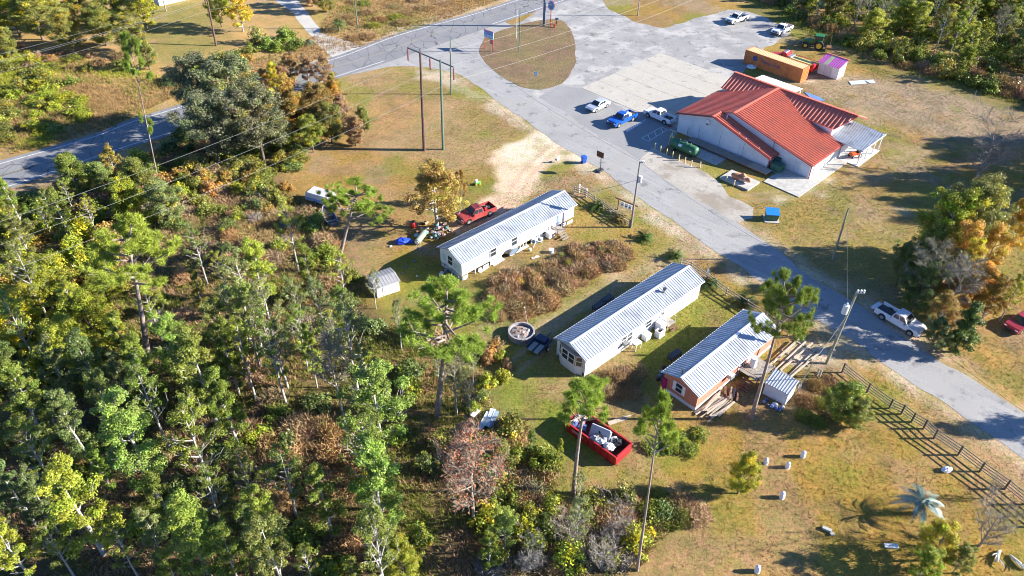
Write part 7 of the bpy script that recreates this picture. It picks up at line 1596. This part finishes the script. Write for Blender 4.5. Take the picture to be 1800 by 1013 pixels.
def fill(poly, n, mind, rng, avoid=None, amind=2.0, zc=0.0):
    w_ = P([(u, v) for u, v in poly]); q = np.array([(p.x, p.y) for p in w_]); lo, hi = q.min(0), q.max(0); out = []
    tries = 0
    while len(out) < n and tries < n * 60:
        tries += 1; p = rng.uniform(lo, hi)
        if not inside(np.array([p[0]]), np.array([p[1]]), q)[0]: continue
        if any((p[0] - o[0]) ** 2 + (p[1] - o[1]) ** 2 < mind ** 2 for o in out): continue
        if avoid is not None and any((p[0] - o[0]) ** 2 + (p[1] - o[1]) ** 2 < amind ** 2 for o in avoid): continue
        out.append(p)
    return [Vector((p[0], p[1], 0)) for p in out]
RG2 = np.random.default_rng(77)
for p in fill([(-60, 560), (250, 560), (400, 480), (520, 470), (640, 560), (700, 680), (690, 900), (560, 730), (430, 740), (430, 880), (560, 900), (700, 960), (700, 1080), (-60, 1080)], 40, 2.4, RG2, TREES, 1.8):
    col = RG2.choice(['oak', 'lime', 'oakgrey', 'olive', 'magnolia']); h = RG2.uniform(7, 12.5); tree((SPARSE + SPARSE + BROAD)[RG2.integers(0, 14)], p, h, RG2.uniform(.7, .95), col, 'slim mixed broadleaf tree filling the near wood', 'slim trees filling the near wood')
for p in fill([(-40, 345), (140, 340), (300, 315), (335, 400), (200, 440), (-40, 440)], 17, 2.6, RG2, TREES, 1.8):
    tree(BUSHY[RG2.integers(0, 3)] if RG2.random() < .6 else SPARSE[RG2.integers(0, 3)], p, RG2.uniform(5, 7.5), .9, RG2.choice(['olive', 'oak', 'lime', 'limey', 'oakgrey']), 'green thicket tree in the strip between the highway shrubs and the golden thicket', 'thicket trees below the highway')
# far wood beyond the gravel and grass
for p in fill([(1330, -60), (1372, 8), (1460, 52), (1560, 92), (1690, 132), (1830, 175), (1960, 170), (1960, -10), (1700, -70)], 150, 2.6, RG2):
    h = RG2.uniform(5.5, 10); col = RG2.choice(['oak', 'olive', 'lime', 'lime', 'oakgrey', 'limey', 'limey', 'lime']); q_ = RG2.random(); pr = BARE[1] if q_ < .08 else (BUSHY[RG2.integers(0, 3)] if q_ < .6 else (SPARSE + BROAD)[RG2.integers(0, 11)])
    tree(pr, p, h * (.75 if pr in BUSHY else 1), RG2.uniform(.85, 1.15), col if pr not in BARE else 'grey', 'mixed green tree of the far wood beyond the gravel lot and striped shed', 'trees of the far wood')
for p in fill([(1300, -40), (1345, 2), (1390, 25), (1460, 62), (1500, 85), (1560, 108), (1680, 145), (1840, 195), (1840, 180), (1690, 128), (1560, 88), (1460, 48), (1380, 5), (1340, -40)], 60, 1.7, RG2):
    k = RG2.random()
    if k < .5: shrub(SHRUB[RG2.integers(0, 6)], p, RG2.uniform(1.0, 1.7), RG2.uniform(1.1, 2.0), 'olive' if k < .3 else 'oak', 'green shrub along the edge of the far wood', 'shrubs along the far wood edge')
    else: shrub(BRUSH[RG2.integers(0, 3)], p, RG2.uniform(1.0, 1.6), RG2.uniform(1.1, 2.0), 'brown', 'dry brown brush along the edge of the far wood', 'brush along the far wood edge', 'dry_brush', 'brush')
# trees beyond the highway
FARL = [(60, 30, 9, 1.15, 'olive'), (115, 50, 8, 1.0, 'olive'), (175, 45, 8, 1.0, 'olive'), (20, 25, 9, 1.1, 'limey'), (140, 10, 9, 1.0, 'olive'), (90, -10, 9, 1.1, 'limey'), (225, 60, 7.5, .9, 'olive'), (255, 95, 6, .8, 'olive'), (200, 15, 8.5, 1.0, 'oak'), (250, 20, 7.5, .9, 'limey'), (40, -30, 9, 1.1, 'olive'), (10, 75, 6, .8, 'olive'), (-40, 40, 9, 1.1, 'olive'), (570, -5, 6.5, .9, 'olive'), (545, -15, 6.5, .9, 'brown'), (610, -30, 7, 1, 'olive')]
for i, (u, v, h, rk, col) in enumerate(FARL):
    tree(BUSHY[i % 3] if i % 3 else DOME[1], at(u, v, h * .5), h, rk, col, 'spreading olive green tree in the scrub beyond the highway', 'trees in the scrub beyond the highway')
for p in fill([(455, 150), (520, 140), (610, 160), (655, 205), (640, 250), (590, 262), (510, 262), (440, 262)], 13, 2.6, RG2, TREES, 1.6):
    tree(BUSHY[RG2.integers(0, 3)] if RG2.random() < .6 else AUTUMN[RG2.integers(0, 3)], p, RG2.uniform(4, 6.5), .95, RG2.choice(['autumn', 'olive', 'brown', 'oak', 'autumn']), 'tangled gold and green tree filling the highway thicket', 'tangled trees of the highway thicket')
def joined(name, me, pts, cols, smin, smax):
    """many alike clumps as one mass"""
    n = len(me.vertices); v = np.empty(n * 3); me.vertices.foreach_get('co', v); v = v.reshape(-1, 3); m = len(me.polygons); f = np.empty(m * 4, np.int32); me.loops.foreach_get('vertex_index', f); f = f.reshape(-1, 4)
    c = np.empty(m * 16); me.color_attributes['tint'].data.foreach_get('color', c); c = c.reshape(m, 4, 4)[:, 0, :3]; VV, FF, TT = [], [], []
    for i, p in enumerate(pts):
        a_ = RG2.uniform(0, 6.28); s_ = RG2.uniform(smin, smax); R_ = np.array([[math.cos(a_), -math.sin(a_), 0], [math.sin(a_), math.cos(a_), 0], [0, 0, 1]]); VV.append(v @ R_.T * s_ + [p.x, p.y, 0]); FF.append(f + n * i); TT.append(c * np.array(HUE[RG2.choice(cols)]))
    o = bpy.data.objects.new(name, raw_mesh(name, np.concatenate(VV), np.concatenate(FF), [LEAF], np.concatenate(TT))); COL.objects.link(o); tag(o, kind='stuff'); return o
THIN = proto_shrub(197, 1.3, 1.5, 22, 26, .28, .5); THIN.materials.clear()
joined('far_wood_undergrowth', THIN, fill([(1330, -50), (1372, 6), (1460, 50), (1560, 90), (1690, 132), (1830, 178), (1960, 172), (1960, -10), (1700, -60)], 170, 1.7, RG2), ['olive', 'oak', 'limey', 'brown', 'lime'], 1.0, 1.8)
LABS = 'thick dark green shrub on the verge beyond the highway'
for u, v, s, sz, col in [(500, 62, 2.0, 2.0, 'oak'), (470, 75, 1.7, 1.6, 'oak'), (455, 68, 1.6, 1.7, 'oakgrey'), (440, 85, 1.4, 1.4, 'olive'), (520, 75, 1.6, 1.5, 'oak'), (488, 80, 1.5, 1.3, 'oak'), (415, 100, 1.4, 1.3, 'oak'), (398, 112, 1.5, 1.3, 'oakgrey'), (345, 125, 1.6, 1.6, 'oak'), (320, 132, 1.8, 1.5, 'oakdark'), (300, 138, 1.6, 1.4, 'oakdark'), (360, 112, 1.5, 1.3, 'oak'), (380, 100, 1.4, 1.2, 'oakgrey'), (432, 100, 1.3, 1.2, 'autumn'), (128, 140, 1.2, 1.2, 'oak')]:
    shrub(SHRUB[int(u) % 6], at(u, v + 8), s, sz, col, LABS, 'shrubs on the verge beyond the highway')
# palms and pampas
def palm_thing(name, label, cat, loc, n, L, droop, w0, pairs, col, trunk=None, seed=0, z0=.3, el=(.1, 1.2)):
    rng = np.random.default_rng(seed); t = thing(name, label, cat, loc); V, F = feather(rng, n, L, droop, w0, pairs, z0, el)
    b = MB(); zt = trunk or .35; b.path([(0, 0, 0), (0, 0, zt * .5), (0, 0, zt)], [.24, .22, .26], 9); b.build('trunk', BARK_DARK, t)
    me = raw_mesh('fronds', V, F, [LEAF], np.repeat(rng.uniform(.75, 1.3, (len(F) // 8 + 1, 1)), 8, 0)[:len(F)] * np.ones((1, 3))); o = bpy.data.objects.new('fronds', me); COL.objects.link(o); o.parent = t; o.color = (*col, 1); return t
palm_thing('feather_palm', 'blue green feather palm standing alone on the golden lawn', 'palm', at(1608, 903), 42, 2.35, .5, .4, 30, (.2, .3, .27), 1.7, 3, 1.8, (-.35, 1.3))
for i, (u, v, s, lab, col) in enumerate([(1047, 366, .85, 'sago palm at the rail fence nearest the first trailer end', (.09, .14, .03)), (1089, 388, 1.0, 'yellowing sago palm beside the grey transformer pole', (.27, .2, .06)), (1132, 421, .95, 'sago palm at the brown brush end by the sandy path', (.09, .15, .03)), (1184, 455, .95, 'sago palm across the sandy path by the middle trailer fence', (.1, .15, .03)), (1245, 503, .95, 'sago palm at the far corner of the middle trailer', (.07, .11, .03)), (1310, 535, .9, 'sago palm behind the salmon trailer under the pine', (.06, .1, .03))]):
    palm_thing('sago_palm', lab, 'sago palm', at(u, v), 44, 1.75 * s / .9, .5, .34, 18, col, .4, 20 + i, .45, (-.1, 1.3))
palm_thing('cabbage_palm', 'bushy palm in the verge thicket beyond the highway', 'palm', at(330, 122), 26, 1.7, .6, .5, 16, (.1, .13, .04), 1.6, 40, 1.6, (-.2, 1.2)); palm_thing('cabbage_palm', 'bushy palm beside the concrete drive beyond the highway', 'palm', at(596, 55), 30, 2.2, .6, .6, 16, (.12, .17, .05), 1.6, 41, 1.7, (-.3, 1.3))
palm_thing('pampas_clump', 'pale pampas clump at the end of the verge shrubs by the drive', 'pampas grass', at(544, 78), 44, 2.0, .75, .25, 12, (.19, .22, .12), .3, 42, .3, (.3, 1.4))

# --- understorey of the wood
WOODP = [(-60, 345), (30, 340), (150, 325), (320, 240), (455, 275), (490, 330), (540, 366), (590, 410), (600, 450), (640, 490), (650, 565), (815, 590), (855, 660), (870, 740), (955, 805), (1000, 885), (1075, 880), (1130, 876), (1205, 890), (1170, 950), (1110, 1010), (1085, 1100), (-60, 1100)]
n_ = 0
for p in fill(WOODP, 170, 2.0, RG2, TREES, 1.2):
    u_ = RG2.random(); x = p.x; y = p.y
    me = SHRUB[RG2.integers(0, 6)] if u_ < .66 else BRUSH[RG2.integers(0, 3)]
    if u_ < .66: col = RG2.choice(['oak', 'oak', 'oakdark', 'lime', 'oakdark', 'olive']); lab = 'leafy green shrub in the understorey of the near wood'; gr = 'leafy shrubs under the near wood'
    else: col = RG2.choice(['dead', 'brown', 'dead', 'grey']); lab = 'dry brown brush clump in the understorey of the near wood'; gr = 'dry brush under the near wood'
    shrub(me, p, RG2.uniform(.8, 1.5), RG2.uniform(.8, 1.6), col, lab, gr, 'shrub' if u_ < .66 else 'dry_brush', 'shrub' if u_ < .66 else 'brush')
def zone(poly, n, mind, cols, lab, gr, protos, s=(.8, 1.4), sz=(.8, 1.4), nm='shrub', cat='shrub', avoid=None):
    for p in fill(poly, n, mind, RG2, avoid, 1.2):
        shrub(protos[RG2.integers(0, len(protos))], p, RG2.uniform(*s), RG2.uniform(*sz), RG2.choice(cols), lab, gr, nm, cat)
zone([(-40, 395), (190, 420), (215, 640), (120, 700), (-40, 690)], 46, 1.7, ['limey', 'limey', 'lime', 'olive', 'autumn'], 'golden green shrub in the thicket past the wide pine', 'golden shrubs of the thicket', SHRUB, (1.0, 1.7), (1.2, 2.2), avoid=TREES)
zone([(150, 318), (330, 300), (480, 300), (535, 345), (480, 375), (330, 385), (220, 395), (60, 372)], 46, 1.7, ['olive', 'olive', 'limey', 'brown', 'autumn'], 'olive shrub in the rough ground between highway and wood', 'olive shrubs below the highway', SHRUB, (.9, 1.5), (.9, 1.5))
zone([(330, 250), (480, 255), (540, 265), (520, 310), (400, 330), (330, 300)], 22, 1.7, ['oakgrey', 'olive', 'brown'], 'low mixed shrub at the foot of the highway oaks', 'shrubs at the foot of the highway oaks', SHRUB, (.9, 1.4), (.7, 1.2))
zone([(-60, 110), (60, 112), (140, 172), (175, 210), (60, 250), (-60, 272)], 44, 2.0, ['lime', 'olive', 'lime', 'olive', 'limey'], 'yellow green scrub bush beyond the highway', 'scrub bushes beyond the highway', SHRUB, (1.0, 1.7), (.8, 1.4))
zone([(-40, 80), (200, 95), (260, 110), (190, 130), (-40, 118)], 20, 2.2, ['olive', 'brown', 'straw'], 'low mixed scrub under the far olive trees', 'low scrub under the far trees', SHRUB, (.9, 1.4), (.6, 1.0))
BRP = [(858, 505), (900, 482), (960, 468), (1000, 442), (1075, 424), (1106, 436), (1085, 472), (1010, 498), (968, 535), (905, 562), (856, 556)]
zone(BRP, 92, .75, ['dead', 'dead', 'brown'], 'tangled dead brown briar clump in the strip between the white trailers', 'dead briars between the trailers', BRUSH, (.6, 1.05), (.55, 1.15), 'dead_brush', 'brush')
for u, v, c_ in [(915, 500, 'yellow'), (1000, 470, 'lime'), (1060, 445, 'lime'), (985, 455, 'olive'), (945, 508, 'olive')]: shrub(SHRUB[2], at(u, v), .55, .75, c_, 'small green sprout growing among the dead briars', 'green sprouts in the dead briars')
zone([(1062, 668), (1115, 655), (1120, 680), (1090, 705), (1068, 698)], 10, .9, ['dead', 'brown'], 'dead brown brush heap in the shade past the middle trailer end', 'dead brush by the dumpster', BRUSH, (.7, 1.0), (.7, 1.0), 'dead_brush', 'brush')
zone([(330, 385), (545, 372), (585, 410), (600, 460), (440, 470), (340, 450)], 40, 1.7, ['dead', 'brown', 'straw'], 'brown dry weed clump in the clearing below the boat', 'dry weeds below the boat', BRUSH, (.9, 1.4), (.6, 1.1), 'dry_weeds', 'brush')
zone([(430, 765), (560, 745), (640, 800), (610, 870), (450, 850)], 30, 1.5, ['dead', 'brown', 'straw'], 'reddish brown weed clump in the sunlit gap of the near wood', 'reddish weeds in the wood gap', BRUSH, (1.0, 1.5), (1.0, 1.6), 'dry_weeds', 'brush')
zone([(1440, 665), (1480, 668), (1470, 730), (1440, 745), (1400, 740), (1420, 700)], 9, 1.1, ['brown', 'olive', 'straw'], 'low dry weed beside the round olive bush', 'dry weeds by the round bush', BRUSH, (.6, .9), (.5, .9), 'dry_weeds', 'brush')
zone([(1060, 880), (1210, 885), (1230, 910), (1150, 920), (1070, 905)], 22, 1.0, ['dead', 'straw', 'olive'], 'dry weed clump along the lawn edge of the wood', 'dry weeds along the lawn edge', BRUSH, (.7, 1.1), (.6, 1.1), 'dry_weeds', 'brush')
EDGE = [(868, 730), (945, 800), (1000, 880), (1080, 885), (1200, 892), (1150, 960), (1110, 1013), (860, 1013), (840, 800)]
zone(EDGE, 34, 1.3, ['dead', 'brown', 'straw', 'grey'], 'tangled brown brush at the wood edge below the red dumpster', 'brush at the wood edge below the dumpster', BRUSH, (.9, 1.3), (.9, 1.5), 'dry_brush', 'brush')
zone(EDGE, 22, 1.5, ['oak', 'olive', 'lime'], 'leafy shrub at the wood edge below the red dumpster', 'leafy shrubs below the dumpster', SHRUB, (.8, 1.3), (1.0, 1.8))
zone([(1120, 780), (1225, 760), (1240, 795), (1210, 800), (1150, 795)], 5, 1.2, ['oak'], 'low dark green vine clump on the lawn below the salmon trailer', 'vine clumps on the lawn', SHRUB, (.7, 1.0), (.4, .6), 'vine_clump', 'shrub')
zone([(860, 600), (890, 600), (905, 640), (850, 720), (820, 720)], 8, 1.3, ['oakgrey', 'straw', 'lime'], 'weedy sprout at the wood edge past the fire ring', 'weedy sprouts by the fire ring', SHRUB, (.6, .9), (.7, 1.0))
zone([(610, 0), (840, 0), (700, 45), (640, 75), (600, 60)], 16, 2.4, ['straw', 'brown', 'olive'], 'low straw brown tussock in the field beyond the highway', 'tussocks beyond the highway', BRUSH, (.9, 1.4), (.5, .9), 'tussock', 'brush')

# --- ground cover nobody could count: blades and weeds on rough ground
def ground_cover(name, poly, n, hgt, cols, wd=.05, seed=0, lo=None):
    rng = np.random.default_rng(seed); w_ = P(poly); q = np.array([(p.x, p.y) for p in w_]); a, c = q.min(0), q.max(0)
    p = rng.uniform(a, c, (int(n * 2.6), 2)); p = p[inside(p[:, 0], p[:, 1], q)]
    dn = fbm(p[:, 0], p[:, 1], .25, 300 + seed); p = p[dn + rng.random(len(p)) * .5 > .62][:n]; n = len(p); k = 5
    A = np.repeat(np.c_[p, np.zeros(n)], k, 0); A[:, :2] += rng.normal(0, .1, (n * k, 2)); d = unit(np.c_[rng.normal(size=(n * k, 2)) * .55, np.abs(rng.normal(1, .25, n * k))]); ln = hgt * rng.uniform(.5, 1.3, n * k)
    sd = np.c_[rng.normal(size=(n * k, 2)), np.zeros(n * k)]; sd = unit(sd) * wd / 2; B_ = A + d * ln[:, None]
    V = np.stack([A - sd, A + sd, B_], 1).reshape(-1, 3); F = np.arange(len(V)).reshape(-1, 3)
    if name == 'lawn_tufts':
        gx = np.clip(np.searchsorted(GROUND[0], p[:, 0]), 0, len(GROUND[0]) - 1); gy = np.clip(np.searchsorted(GROUND[1], p[:, 1]), 0, len(GROUND[1]) - 1); gc = GROUND[2][gy, gx]
    ci = np.clip((fbm(p[:, 0], p[:, 1], .12, 400 + seed) - .3) / .4 * len(cols) + rng.normal(0, .5, n), 0, len(cols) - 1).astype(int)
    T = np.repeat(np.array([HUE[c] for c in cols])[ci], k, 0) * rng.uniform(.7, 1.3, (n * k, 1))
    if name == 'lawn_tufts': T = np.repeat(gc * 1.12, k, 0) * rng.uniform(.75, 1.3, (n * k, 1))
    o = bpy.data.objects.new(name, raw_mesh(name, V, F, [TWIG], T)); COL.objects.link(o); tag(o, kind='stuff'); o.color = (1, 1, 1, 1)
ground_cover('undergrowth', WOODP, 42000, .55, ['oak', 'brown', 'olive', 'oak', 'dead'], .06, 1)
ground_cover('rough_grass', [(-60, 100), (60, 95), (180, 110), (270, 130), (320, 165), (180, 230), (0, 278), (-60, 300)], 15000, .6, ['straw', 'olive', 'straw', 'lime'], .06, 2)
ground_cover('rough_grass', [(600, -20), (860, -20), (880, 0), (780, 36), (650, 78), (600, 92), (540, 112), (430, 140), (330, 175), (290, 130), (440, 110), (560, 60)], 14000, .5, ['straw', 'brown', 'olive'], .06, 3)
ground_cover('rough_grass', [(1300, -10), (1400, 48), (1460, 80), (1560, 118), (1700, 160), (1850, 205), (1850, 170), (1560, 88), (1400, 10), (1330, -30)], 9000, .5, ['olive', 'lime', 'brown'], .06, 4)
LAWN = [(470, 350), (620, 140), (690, 128), (800, 132), (930, 228), (860, 270), (880, 330), (1010, 300), (1050, 300), (1100, 340), (1190, 400), (1300, 480), (1400, 545), (1550, 650), (1700, 745), (1830, 850), (1830, 1060), (1130, 1060), (1220, 890), (1080, 870), (1000, 870), (960, 790), (880, 740), (860, 640), (690, 540), (620, 440)]
ground_cover('lawn_tufts', LAWN, 52000, .085, ['turf1', 'turf2', 'turf3', 'turf1'], .05, 5)
ground_cover('lawn_tufts', [(1300, 140), (1420, 60), (1560, 125), (1830, 215), (1830, 720), (1660, 630), (1500, 525), (1390, 450), (1300, 390), (1300, 360), (1420, 350), (1500, 290), (1560, 240), (1430, 180)], 34000, .085, ['turf1', 'turf3', 'turf2', 'turf3'], .05, 6)
# trees beyond the picture edge that throw the long shadows over the grass
for i, (x, y, h) in enumerate([(97, 111, 13), (98, 107, 13), (84, 100, 12.5), (92, 98, 15), (85, 94, 13), (104, 112, 14), (98, 102, 14), (88, 90, 14), (99, 108, 11), (92, 94, 15), (65, 51.5, 9)]): tree((DOME + BUSHY)[i % 6], Vector((x, y, 0)), h, .62, 'olive', 'broadleaf tree past the picture edge shading the grass behind the hall', 'shade trees past the picture edge')
